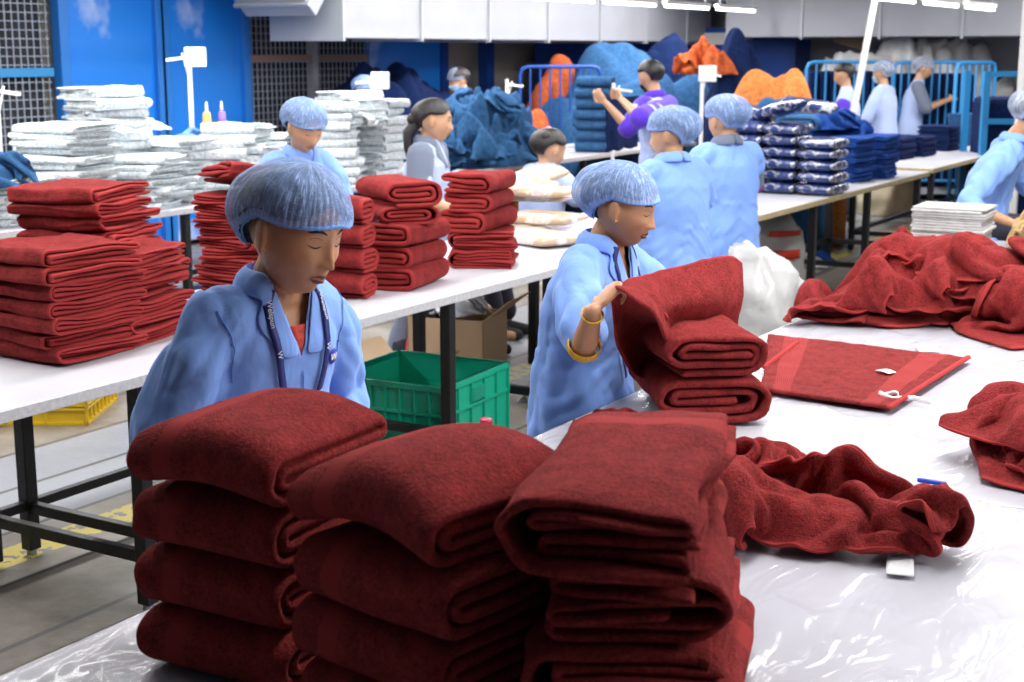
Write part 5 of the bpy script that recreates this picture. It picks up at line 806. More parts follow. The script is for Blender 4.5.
DRAPES['d2', 1] = [
 [59,-10,-13,-16,-13,-9,-8,-13,-15,-13,-15,-14,-15,-16,-15,-14,-15,-8,5,6,7,6,6,7,11,13,8,4,5,7,10,13,13,12,14,14,16,16,11,12],
 [51,-12,-13,-12,-13,-11,-11,-11,-14,-13,-15,-13,-15,-14,-15,-14,-9,5,6,7,6,6,7,6,5,5,7,6,9,10,12,13,13,12,12,13,10,11,13,14],
 [41,-11,-9,-13,-12,-15,-13,-9,-13,-13,-14,-13,-15,-14,-13,-7,2,6,7,7,6,7,6,5,1,5,8,6,4,13,12,13,13,13,13,12,3,11,13,11],
 [30,-11,-8,-10,-12,-14,-14,-10,-13,-13,-13,-13,-14,-12,-4,1,4,3,5,5,6,8,2,5,8,5,2,6,9,7,13,14,14,14,12,5,1,13,5,14],
 [19,-12,-10,-8,-7,-14,-13,-12,-14,-11,-13,-13,-10,1,0,1,1,4,7,6,5,5,3,5,2,3,7,9,10,4,12,14,14,13,2,0,10,6,4,14],
 [8,-12,-10,-7,-6,-13,-13,-12,-13,-12,-12,-9,2,2,-3,5,5,1,6,5,8,3,1,9,2,4,6,8,6,5,12,12,8,3,-2,1,12,7,10,15],
 [0,-12,-9,-10,-8,-9,-12,-9,-15,-13,-9,2,3,2,2,3,3,6,4,6,0,4,7,10,1,7,6,3,2,4,10,1,2,2,4,6,6,12,16,14],
 [-4,-13,-13,-9,-2,-9,-7,-15,-13,-9,1,4,4,1,-3,0,7,6,3,4,4,7,7,7,1,2,10,2,-3,6,10,2,-5,-5,0,10,10,16,11,8],
 [-10,-11,-15,-12,8,-4,-12,-12,-10,-3,4,4,3,-1,-2,-1,5,7,5,4,2,7,2,8,3,-2,5,11,2,-7,11,5,-4,-7,-7,9,13,15,15,7],
 [-11,-14,-15,-9,5,7,-10,-11,-9,2,4,4,1,-2,-2,0,4,7,7,3,-2,-4,3,4,9,7,1,6,11,-7,2,7,-6,-8,-2,3,12,15,15,15],
 [-14,-12,-13,-5,-2,15,-5,-12,-5,3,5,3,-1,-3,-2,0,6,8,6,-1,-1,-6,-2,0,5,8,10,5,12,-2,-5,2,-3,1,1,-1,8,13,14,10],
 [-26,2,-7,-5,0,9,1,-9,-2,3,5,1,-1,-5,-5,4,2,-1,3,2,2,1,1,1,2,2,7,11,8,5,-8,-2,5,4,-2,-2,8,8,14,10],
 [-25,-6,4,4,0,1,7,-6,-1,4,5,-2,-2,-5,-1,0,-8,-5,1,0,1,4,7,7,4,7,4,7,8,5,-3,0,3,0,-1,2,2,-1,15,11],
 [-18,-3,3,8,2,-1,4,-1,0,4,2,-1,-5,-1,0,-3,-8,-8,-2,0,3,5,5,6,7,1,11,10,6,4,-5,2,5,-1,1,3,-2,-9,5,12],
 [-3,-5,4,5,7,-1,0,2,1,4,1,-3,-1,-1,-5,-9,-8,-1,-1,0,5,5,5,5,2,0,6,9,10,6,-1,4,0,1,2,-2,-13,-6,-3,13],
 [2,5,2,7,5,2,0,1,2,3,1,-2,-1,-7,-9,-6,-3,-2,-5,5,5,3,5,3,3,4,4,4,5,6,9,2,-1,4,3,-11,-14,-10,-4,8],
 [8,5,8,6,6,4,2,1,1,3,-7,-1,3,-8,-6,-10,-5,-3,3,4,5,4,4,4,4,4,4,4,4,4,4,3,-2,9,-3,-9,-14,-9,0,-1],
 [-1,11,2,6,5,9,15,1,4,-2,-4,0,5,-11,-14,-9,4,0,4,5,4,5,4,4,4,4,4,4,3,4,4,0,-9,4,-8,-11,1,-5,2,-1],
 [-7,1,3,7,10,16,14,11,8,-2,-7,4,2,-12,-13,-7,3,5,5,5,4,5,4,4,4,4,4,4,4,3,1,-10,-14,-7,-9,-5,-4,11,12,3],
 [-22,0,8,14,16,16,14,13,12,-3,-14,2,-3,-10,1,-3,4,5,5,5,6,5,4,4,4,4,4,4,4,2,-13,-16,-15,-14,-9,3,4,10,15,14],
 [-38,11,16,15,13,16,16,14,12,0,-13,-10,-4,0,-10,12,1,8,8,7,4,6,5,4,4,5,4,2,2,-10,-14,-14,-14,-14,-14,-3,14,10,16,12],
 [-43,16,16,16,16,16,16,15,6,7,-13,-15,-14,-1,-2,3,11,13,11,8,8,6,5,5,5,3,2,2,-12,-14,-14,-15,-13,-14,-9,-3,12,14,12,11],
]
DRAPES['d2', 2] = [
 [4,1,4,-4,-1,4,-3,0,2,-2,-1,1,0,-1,1,0,-1,4,-1,-3,0,0,0,1,-1,0,1,0,0,0,-1,0,0,0,1,0,-1,0,0,0],
 [10,-6,3,8,1,-6,-5,4,-3,0,-1,3,-4,3,0,0,5,-2,-3,-2,0,-1,0,1,7,4,4,0,-1,-7,-6,-1,-1,0,4,2,4,1,-3,-8],
 [8,-1,8,0,3,1,-7,-7,8,-6,-1,3,-5,4,0,9,4,-5,-4,-4,-3,-1,1,5,8,8,-1,-5,-7,2,-1,-1,-1,-2,-3,-1,13,6,-9,-12],
 [8,-2,9,1,-5,3,3,-11,3,1,-3,0,-2,4,10,6,-2,-1,-2,-2,-1,-3,5,3,2,-2,-8,-5,4,-8,1,-1,1,-1,1,9,12,-3,-13,-7],
 [11,-7,7,8,-13,4,9,-9,-4,7,-6,-1,4,8,4,-2,-4,-4,1,4,6,0,1,1,-8,-8,-4,4,6,-10,0,0,-1,4,7,4,10,-6,-15,-4],
 [10,-1,-2,11,-8,-5,8,2,-9,9,-4,3,4,1,-4,-3,0,5,4,4,-1,-6,-3,6,-10,-6,2,5,-3,-2,0,1,5,6,-2,10,7,-12,-7,-1],
 [4,7,-5,7,5,-12,4,4,-3,6,6,4,2,-4,-5,1,0,-4,8,-5,-9,-5,0,7,-8,0,5,3,5,0,-4,2,0,3,6,5,6,-8,-2,3],
 [7,5,-1,-5,11,-2,-3,2,7,8,-1,-2,0,-3,7,2,-3,-7,-6,-6,-5,-1,1,2,5,5,-3,5,11,2,-4,-1,3,2,4,5,5,-3,-6,-2],
 [12,-7,4,-1,7,10,1,1,8,0,-9,-2,-1,6,7,-11,-4,2,-2,-13,3,0,3,4,6,7,-1,-1,7,10,-4,0,3,3,4,4,-4,-4,-4,-11],
 [10,-6,4,10,8,6,-1,9,7,-7,-11,-3,3,8,-7,-9,-7,2,5,-7,5,7,4,3,4,1,5,2,1,8,4,0,3,2,3,-2,-8,-7,-5,-1],
 [15,-1,6,10,11,-3,5,10,2,-12,-10,-2,7,-4,-6,-9,-4,1,6,3,6,8,6,4,3,2,2,4,-1,6,8,2,1,0,-1,2,-7,-8,-7,-7],
 [11,11,10,10,10,2,1,9,-3,-14,-10,2,0,-8,-8,-3,4,4,6,5,5,1,1,5,9,7,4,0,3,0,12,3,-3,-3,3,3,-9,-6,-7,-12],
 [18,7,14,9,11,8,-3,7,-4,-15,-11,0,-6,-8,0,-1,9,7,3,5,5,4,2,2,2,2,5,9,2,3,8,2,0,1,2,-1,-14,-15,-1,-8],
 [12,14,16,8,14,10,1,1,-4,-15,-10,-7,-10,-4,3,5,10,10,5,4,3,4,3,3,-2,6,-1,1,7,6,9,4,-1,1,0,-8,-14,-11,-10,-7],
 [14,9,15,13,12,13,9,-1,-9,-14,-10,-12,-11,1,9,8,10,5,2,2,2,2,5,4,7,7,3,-1,1,1,6,0,1,4,0,-14,-2,-15,-14,-9],
 [4,13,13,15,16,13,11,-2,-6,-12,-14,-13,-9,8,10,10,3,-2,-4,6,8,8,6,7,3,0,5,7,4,-1,-4,-3,1,-2,3,-6,-6,-12,-14,-13],
 [7,7,11,16,16,15,11,-1,-2,-13,-8,-11,-11,7,8,0,-5,0,9,9,7,8,5,4,2,1,2,5,7,3,3,-6,-7,0,-7,-8,-1,-12,-9,-2],
 [14,6,10,15,15,11,1,6,2,-2,-10,-13,-11,-4,1,-4,2,5,13,7,10,5,6,4,3,1,1,1,5,7,0,-5,-1,-10,-7,-4,-5,-9,-6,6],
 [20,3,12,14,10,3,2,3,8,-4,-10,-11,-9,0,-3,-11,2,14,11,10,7,6,5,4,4,2,1,3,6,4,-2,-9,3,-5,-2,-1,-14,-8,-1,2],
 [24,3,10,6,2,2,4,4,6,-3,-8,-12,-6,2,-6,-7,3,11,13,10,11,4,4,5,3,4,2,6,3,1,-4,0,-5,0,3,-7,-10,-5,4,-3],
 [28,4,-1,-1,0,2,3,6,5,-2,-7,-8,-3,-4,-1,-2,6,11,9,7,6,5,6,4,4,4,4,4,3,-2,0,-1,-3,-2,-1,-5,-1,3,1,3],
 [26,2,-2,-5,-2,0,3,4,4,-1,-7,-5,-1,-2,-3,3,1,8,8,7,7,7,5,6,4,3,3,2,7,7,2,1,-3,-5,-9,-10,9,6,1,-3],
]
DRAPES['d3', 0] = [
 [14,-5,-14,-14,-14,-12,-10,-9,-7,-1,-2,-1,-5,-4,-1,-7,-8,6,11,12,7,-6,-2,-14,-3,-8,-4,-7,-6,-4,-1,-2,-2,-5,-5,-14,-12,-12,-10,-5],
 [13,1,-11,-14,-13,-13,-12,-7,-3,-5,-4,1,0,-4,-3,-11,-8,7,13,13,7,-10,-10,-14,-11,-12,-5,-5,-3,-8,-2,0,0,-5,-1,-2,-8,-10,-9,-11],
 [16,1,-6,-15,-11,-13,-12,-8,-10,-5,-5,-1,6,2,-9,-9,-5,8,12,8,7,-13,-10,-10,-10,-13,-14,-5,-3,3,-3,-6,1,1,4,-6,-5,-8,-13,-14],
 [17,6,-6,-13,-14,-10,-11,-11,-13,-6,-3,-2,2,3,2,-11,-5,-4,9,11,9,-2,-9,-11,-15,-12,-8,-4,-4,2,0,-6,-1,3,1,-5,-8,-13,-16,-16],
 [19,8,-3,-14,-13,-12,-11,-11,-11,-7,-5,6,3,3,1,-10,-7,-9,-6,8,12,6,-7,-11,-11,-5,-7,-9,-8,1,2,-1,-1,3,3,-6,-15,-16,-16,-16],
 [20,10,0,-14,-13,-10,-11,-12,-10,-8,-1,8,4,3,-3,-7,-8,-8,-7,-5,3,6,-3,-11,0,-2,-7,-10,-6,3,3,2,-1,0,1,-14,-16,-17,-16,-16],
 [18,14,5,-13,-13,-11,-9,-13,-10,-5,3,4,5,2,-5,-5,-9,-13,3,-4,-6,-3,-4,-7,-5,-5,-5,-2,-1,7,4,4,0,0,-12,-17,-16,-17,-16,-17],
 [17,10,13,-6,-13,-12,-12,-10,-9,0,4,0,3,4,-9,-7,-12,-4,-1,-2,-3,-3,-4,-6,-6,-5,-4,-2,-2,0,6,3,3,-6,-16,-17,-16,-17,-16,-14],
 [12,10,12,7,-9,-13,-11,-10,-8,4,3,-4,5,0,-11,-13,-10,-2,-9,1,-2,10,-5,-5,-6,-4,-5,-1,-1,-4,-1,5,2,-12,-17,-15,-17,-15,-15,-14],
 [9,11,8,11,3,-13,-11,-9,-5,5,2,-6,0,-2,-13,-11,-10,-6,-11,-6,8,13,5,-6,-7,-4,-4,-5,-3,1,-4,5,-6,-16,-15,-15,-13,-14,-14,-13],
 [1,13,5,12,11,0,-10,-10,-3,2,-1,-2,2,-7,-13,-11,-13,-7,-13,-3,-4,16,13,-1,-4,-8,-4,0,-6,-1,-11,4,-12,-14,-16,-12,-11,-12,-14,-15],
 [3,3,12,13,8,9,-7,-11,4,2,-3,-8,-4,-3,-11,-12,-10,-10,-9,-7,-10,15,15,6,1,-7,-8,-2,-7,-7,-7,-3,-13,-14,-13,-14,-10,-11,-10,-14],
 [6,10,10,3,3,15,1,-7,5,1,-4,-5,-5,-12,-8,-12,-10,-7,-14,-12,-3,9,16,12,4,-3,-8,-8,-5,-8,-7,-7,-13,-12,-10,-12,-12,-11,-13,-12],
 [19,8,9,5,1,5,7,2,2,-2,-1,-2,-9,-11,-11,-12,-12,-13,-14,-14,-7,15,14,13,12,2,-6,-9,-8,-9,-5,-10,-12,-10,-11,-12,-11,-13,-13,-13],
 [33,8,6,5,3,5,7,-2,-2,0,4,-9,-12,-13,-11,-12,-10,-11,-15,-16,-11,11,14,15,15,9,3,-9,-10,-7,-9,-12,-9,-8,-13,-13,-12,-12,-13,-13],
 [48,6,6,4,4,-2,3,7,-2,-3,-10,-12,-13,-12,-12,-12,-10,-8,-9,-12,-10,10,13,11,15,14,10,-9,-7,-9,-9,-10,-9,-12,-12,-13,-12,-12,-12,-13],
 [63,5,6,4,-6,-9,2,10,1,-8,-15,-13,-14,-12,-13,-12,-10,-10,-8,-9,6,10,13,10,15,9,11,1,-11,-4,-9,-11,-11,-12,-12,-12,-13,-12,-13,-12],
 [78,5,5,-5,-13,-11,4,15,-2,-15,-15,-15,-14,-13,-13,-11,-9,-11,-10,0,13,13,9,12,11,7,12,7,-5,-4,-9,-13,-13,-10,-13,-12,-12,-13,-12,-12],
 [89,5,-1,-11,-12,-13,6,14,-8,-15,-15,-15,-14,-14,-13,-12,-9,-11,-4,11,11,13,11,10,11,10,10,5,0,-2,-13,-13,-11,-10,-12,-12,-12,-13,-12,-12],
 [98,3,-11,-7,-13,-13,9,9,-13,-15,-14,-15,-15,-14,-14,-13,-10,-7,9,14,8,14,12,9,11,9,11,3,2,-9,-8,-8,-10,-11,-12,-12,-12,-12,-13,-12],
 [107,-8,-11,-7,-12,-12,9,4,-14,-14,-15,-14,-15,-14,-13,-15,-9,5,10,14,9,12,13,10,12,9,9,7,0,-6,-9,-9,-9,-12,-12,-12,-12,-12,-13,-12],
 [106,-14,-10,-6,-7,-6,1,-4,-11,-11,-15,-15,-14,-15,-13,-14,2,8,8,12,11,13,13,11,11,10,10,4,1,-5,-10,-9,-8,-11,-11,-12,-13,-12,-13,-12],
]
DRAPES['d3', 1] = [
 [204,-14,-8,-3,-3,-1,-11,-13,-14,-16,-16,-17,-14,-11,3,-10,-8,-3,7,6,-5,-7,-6,-7,-11,-13,-5,-6,-4,6,10,17,14,14,15,7,7,12,13,14],
 [201,-14,-12,-3,0,-5,-7,-13,-15,-15,-15,-16,-17,-11,-2,-7,3,3,-2,2,-2,-7,-6,3,-11,-12,-9,-4,-2,0,7,13,14,15,14,16,10,11,13,9],
 [200,-16,-13,-6,3,-5,-10,-12,-11,-16,-15,-17,-15,-16,-10,2,-4,9,8,3,-2,-9,-7,-4,-8,-3,0,-3,-4,-9,7,12,16,15,11,15,15,11,4,0],
 [198,-16,-13,-8,-2,-3,-11,-10,-8,-16,-16,-15,-16,-16,-14,2,12,12,4,3,-6,-15,-12,-8,-2,-6,0,1,-1,-4,3,13,14,16,15,12,10,4,0,-1],
 [195,-14,-15,-5,-8,-1,-11,-9,-9,-16,-15,-12,-15,-17,-13,8,15,11,1,-4,-9,-14,-14,-6,-5,-9,1,-4,-3,-1,10,16,14,14,15,12,1,0,0,0],
 [191,-13,-14,-4,-10,-8,-7,-7,-10,-15,-12,-10,-14,-18,-13,14,14,11,-1,-11,-12,-13,-12,-6,-9,-7,-4,-2,6,0,10,13,15,10,13,3,0,0,0,1],
 [180,-6,-14,-7,-11,-10,-1,-5,-13,-14,-5,-14,-15,-16,-8,16,12,-2,2,-8,-11,-15,-16,-12,-9,-7,-5,3,3,13,13,12,10,8,3,1,0,0,1,0],
 [166,-2,-8,-13,-12,-9,-1,-1,-13,-10,-3,-16,-14,-14,-3,14,3,-7,-3,-5,-6,-14,-15,-13,-8,-10,-2,3,2,10,13,11,9,5,1,0,0,1,1,0],
 [159,-11,-5,-10,-11,-9,1,0,-14,-3,-5,-15,-13,-13,2,3,-7,-7,-5,-4,-4,-6,-15,-14,-6,-8,-3,6,5,0,9,13,7,1,2,5,1,-2,2,-3],
 [145,-6,-10,-6,-12,-6,4,-3,-12,1,-7,-13,-14,-8,-7,-4,-8,-6,-5,-1,-7,-2,-10,-13,-10,-2,-2,-2,4,12,0,9,3,4,6,4,2,-4,-2,2],
 [134,-4,-10,-9,-4,1,2,-12,-11,3,-9,-8,-14,-14,-7,-8,-7,-7,-3,-4,-7,-2,1,-14,-13,-7,-1,6,2,6,1,2,4,5,5,7,4,-8,0,-3],
 [144,-9,-8,-8,-5,-4,-8,-5,-11,0,-10,-7,-14,-14,-10,1,-9,-10,-7,0,-6,-6,3,-8,-16,-11,-4,0,5,6,0,-2,6,6,7,7,7,-7,-8,-4],
 [157,-11,-10,-5,-10,-6,-10,-11,-5,-9,-11,-9,-11,-9,-7,-6,-10,-7,5,2,-13,-8,1,-7,-16,-14,-7,-1,4,8,2,-1,10,11,11,5,-8,-11,-9,-7],
 [167,-13,-8,-10,-7,-7,-14,-13,-13,-11,-10,-8,-12,-9,-8,-7,1,-6,3,4,-10,-7,-8,-8,-10,-15,-10,-1,5,9,7,7,9,10,6,-9,-11,-11,-8,-10],
 [174,-12,-8,-12,-12,-6,-9,-12,-11,-13,-13,-8,-9,-8,-7,-8,-4,-6,-4,0,-6,-11,-8,-9,-7,-10,-10,3,8,12,9,9,3,6,-8,-11,-11,-10,-10,-11],
 [181,-10,-11,-9,-14,-6,-13,-8,-13,-12,-8,-7,-8,-7,-10,-7,-7,-5,-7,-7,-2,-11,-8,-11,-8,-6,-5,5,5,11,12,2,-3,-3,-10,-10,-11,-11,-10,-11],
 [187,-11,-11,-12,-9,-9,-11,-4,-12,-10,-7,-7,-9,-8,-9,-9,-8,-7,-6,-5,-4,-10,-9,-8,-5,-6,-5,0,6,9,5,-3,-6,-9,-11,-10,-10,-11,-11,-11],
 [190,-13,-13,-15,-2,-3,-10,-4,-11,-6,-8,-7,-9,-9,-9,-8,-7,-8,-8,-3,-8,-9,-10,-5,-4,-6,-3,-3,-1,3,1,-7,-9,-10,-11,-11,-10,-11,-11,-11],
 [186,-13,-15,-4,5,-4,-9,-6,-8,-5,-7,-8,-8,-9,-9,-8,-8,-9,-8,-9,-11,-7,-11,0,-5,-4,-6,-2,-7,-6,-3,-9,-9,-9,-12,-11,-10,-11,-11,-11],
 [181,-14,-9,9,5,-8,-4,-8,-7,-5,-8,-7,-8,-8,-9,-9,-6,-8,-12,-13,-12,-7,-10,-1,-4,-1,-8,-4,-9,-6,-14,-13,-11,-10,-10,-12,-10,-11,-12,-11],
 [176,-10,4,9,3,-4,-7,-8,-6,-5,-7,-8,-8,-8,-9,-6,-8,-10,-12,-15,-12,-9,-10,-9,-2,-4,-4,-4,-12,-14,-13,-14,-13,-11,-11,-11,-11,-11,-11,-11],
 [174,-1,6,10,8,-9,-8,-8,-5,-6,-7,-7,-8,-6,-8,-6,-10,-11,-13,-12,-14,-11,-8,-7,-7,-7,-8,-12,-13,-13,-14,-13,-14,-13,-12,-11,-11,-11,-11,-11],
]
DRAPES['d3', 2] = [
 [12,0,5,8,9,10,3,-1,-1,-6,-5,-3,6,10,14,10,10,15,9,4,6,1,8,1,-9,-7,-15,-14,-16,-15,-14,-3,-9,-9,-1,-2,5,-1,0,-6],
 [29,-2,2,8,10,8,6,-2,-5,-3,-3,-3,-3,5,14,9,11,11,4,5,5,4,0,3,-3,-2,-11,-15,-14,-14,-15,-9,-3,-4,-3,0,-2,4,-6,-3],
 [45,-3,2,5,11,8,3,0,-2,-2,-2,-4,-3,-4,4,10,11,10,0,10,1,0,-4,9,-6,-2,-2,-15,-16,-12,-11,2,-1,-6,-6,1,-6,-9,-6,-6],
 [61,-3,1,4,8,8,1,2,3,-2,-3,-4,-4,-3,-2,10,3,3,8,10,5,-1,-4,4,-1,-1,-11,-13,-16,-11,-8,-1,-4,-2,-5,-10,-8,-7,-1,0],
 [78,-4,-1,5,4,10,3,2,3,-2,-2,-8,-6,-2,-1,4,-2,5,15,9,9,2,-5,-4,-6,-5,-14,-9,-13,-15,-13,-6,-2,-5,-3,-10,-4,-3,2,-2],
 [94,-4,-2,6,3,5,5,5,1,0,-7,-7,-6,-4,2,0,-2,6,15,10,7,4,-2,-3,-12,-14,-14,-11,-10,-11,-12,-9,-6,-12,-5,-3,-2,0,1,1],
 [106,0,-3,3,1,3,8,8,1,-4,-13,0,-6,-3,4,-3,-5,1,14,14,11,5,0,-8,-13,-13,-15,-15,-14,-6,-9,-10,-13,-14,-8,2,0,-1,0,0],
 [105,10,3,-4,1,4,10,9,1,-11,-14,2,1,-4,5,-3,-4,-13,10,16,13,3,-1,-7,-13,-12,-15,-17,-15,-12,-5,-10,-13,-13,-2,0,-1,1,3,1],
 [115,0,10,0,-1,4,12,9,-2,-14,-13,3,-1,5,3,-2,-9,-15,-1,16,12,7,-1,-6,-14,-14,-15,-13,-15,-14,-10,-7,-13,-7,1,2,2,0,4,-6],
 [122,2,3,7,-3,8,12,8,-7,-14,-12,8,-1,5,2,-8,-9,-11,-6,12,8,2,3,-7,-9,-16,-15,-14,-14,-9,-10,-8,-10,1,4,1,-2,-1,-8,-9],
 [123,9,4,6,1,6,10,6,-10,-15,-4,-2,2,3,-5,-7,-7,-6,-2,1,6,0,-2,-2,-6,-12,-15,-15,-13,-11,-6,-10,-4,6,0,-7,-6,1,-7,-6],
 [129,11,7,-1,2,3,10,-3,-3,-15,-8,-7,-1,2,-2,-9,-7,-5,3,-2,-1,1,-1,-3,-1,-10,-13,-14,-11,-9,-9,-10,1,0,-2,-6,-9,-2,3,-3],
 [133,3,2,11,11,4,6,0,-13,-13,-12,-4,-7,-1,-9,-9,-3,-3,-3,0,-4,-1,-1,-1,1,-6,-12,-14,-13,-7,-7,-12,-2,2,0,-9,-1,3,0,-4],
 [130,0,9,11,13,13,5,-9,-10,-13,-12,-8,-5,-9,-9,-9,-10,-4,-3,-2,1,-4,-3,0,1,-2,-10,-14,-14,-9,6,-9,-5,-3,-5,-3,3,2,-4,-2],
 [124,6,11,11,11,6,4,-12,-11,-10,-9,-10,-7,-7,-8,-8,-12,-7,-4,-3,-2,-1,-2,-1,-1,0,-6,-13,-9,-4,6,-7,-10,-8,-3,2,1,-2,0,-1],
 [120,12,11,13,5,-4,2,-7,-11,-11,-8,-1,-6,-7,-4,-8,-11,-12,-12,-7,-6,0,1,-3,-2,2,1,-10,-9,5,-4,-11,-10,-3,0,0,0,3,-3,-1],
 [117,12,11,9,1,-4,-3,-3,-10,-7,1,-1,-6,-4,-7,-6,-11,-11,-13,-11,-11,-4,2,3,-2,3,5,-15,-8,3,-10,-12,-2,2,-2,0,-1,-1,2,-2],
 [113,9,9,4,1,3,-9,-3,-6,3,0,-1,-3,-5,-7,-9,-12,-10,-11,-13,-5,-2,1,-3,-6,13,-2,-12,-10,-5,-11,-2,2,-6,0,3,-3,1,-1,0],
 [101,9,6,7,6,-3,-7,-3,-2,4,0,0,-2,-5,-6,-8,-12,-10,-10,-2,0,-4,-1,-7,-5,0,-4,-9,-9,-9,-2,0,-4,-3,0,-1,1,-1,-1,0],
 [88,8,5,12,7,-7,-2,-5,1,4,-1,0,-1,-3,-4,-7,-10,-13,-2,4,2,-5,-2,-5,-10,-11,-7,-11,-9,-11,3,4,-3,-5,2,0,-2,0,0,0],
 [75,6,10,11,7,-5,-4,-6,3,4,-1,0,-2,-2,-5,-1,-9,-4,2,6,3,-4,-3,-5,-11,-13,-13,-14,-11,-4,-2,-2,0,-1,2,-3,0,0,0,0],
 [60,8,11,12,12,-8,-6,-2,-1,3,-1,-1,-1,0,-5,0,-4,9,5,4,3,-2,-6,-10,-12,-11,-11,-10,-10,-6,-3,-1,-4,-3,-3,-1,-1,0,0,0],
]
DRAPES['d4', 0] = [
 [-84,5,14,14,17,18,17,15,13,14,11,6,11,15,16,14,14,10,-8,-12,-8,-7,7,2,3,-1,3,5,2,9,9,7,15,8],
 [-77,11,12,4,15,16,12,11,13,13,14,15,14,12,9,13,8,9,8,-11,-9,-13,-5,4,8,-3,1,8,7,7,7,11,10,4],
 [-78,11,13,0,14,12,16,7,12,15,13,16,15,12,7,9,8,7,9,0,-9,-13,-12,6,5,-5,0,10,7,7,7,14,9,4],
 [-88,14,9,11,10,12,12,6,13,13,15,17,11,7,8,8,9,7,9,7,-8,-11,-8,-2,3,-6,-2,11,8,5,14,11,7,10],
 [-97,11,12,11,16,9,4,13,13,14,17,9,7,9,11,13,7,4,4,8,-3,-2,-9,-1,-9,-7,-1,9,7,11,14,9,10,14],
 [-105,10,12,16,17,6,7,13,9,17,15,6,10,12,12,10,6,3,2,0,3,1,-11,-2,-10,-11,1,8,10,14,10,11,15,12],
 [-109,11,13,15,16,6,12,11,6,17,15,9,11,7,13,6,3,4,0,2,1,0,-2,-11,-9,-11,7,3,12,10,12,15,13,15],
 [-106,9,12,16,14,11,9,3,11,15,12,10,8,10,7,3,3,5,2,0,-2,2,-1,-5,-8,-6,2,3,16,15,11,15,16,16],
 [-97,10,11,9,12,16,2,5,12,10,11,10,10,6,-2,4,2,4,3,2,-4,1,2,-6,-7,-2,6,12,7,14,16,17,15,16],
 [-91,11,13,11,10,7,8,7,8,6,4,10,5,0,-1,3,3,3,3,3,3,-4,-1,-1,-8,-1,15,16,7,12,17,17,15,11],
 [-83,9,14,12,6,10,10,9,8,7,-1,-10,1,0,-1,2,3,3,3,3,5,4,-2,-1,-10,12,15,16,11,12,8,17,17,16],
 [-80,13,7,4,8,15,9,4,15,7,-3,-13,-9,-1,-2,1,3,3,3,4,9,6,3,-5,1,11,17,17,13,16,3,9,17,18],
 [-84,5,4,8,14,11,7,15,10,-1,0,-11,-13,-6,-2,2,4,2,2,7,11,9,0,-1,14,14,10,16,15,17,13,-2,12,17],
 [-98,4,8,12,15,7,12,13,4,0,-2,-6,-14,-10,1,0,6,1,1,10,11,4,2,12,15,10,14,14,17,16,17,7,-1,15],
 [-112,6,11,16,8,14,15,5,-3,0,-2,2,-14,-12,-2,6,1,-1,8,6,7,7,15,13,15,6,14,16,18,18,15,11,6,4],
 [-126,10,15,16,12,13,10,0,-3,-4,-1,2,-4,-12,-5,7,11,6,-2,0,6,11,16,15,14,6,15,17,18,19,16,11,13,3],
 [-137,14,16,15,17,7,3,-1,-4,-1,-2,1,-2,-7,-2,4,10,14,12,4,-1,5,8,15,14,14,12,18,18,18,18,14,15,8],
 [-124,-4,15,17,11,3,-1,-1,0,0,0,-2,0,-4,-3,3,10,13,15,16,13,3,-7,14,16,10,16,18,17,19,18,17,3,4],
]
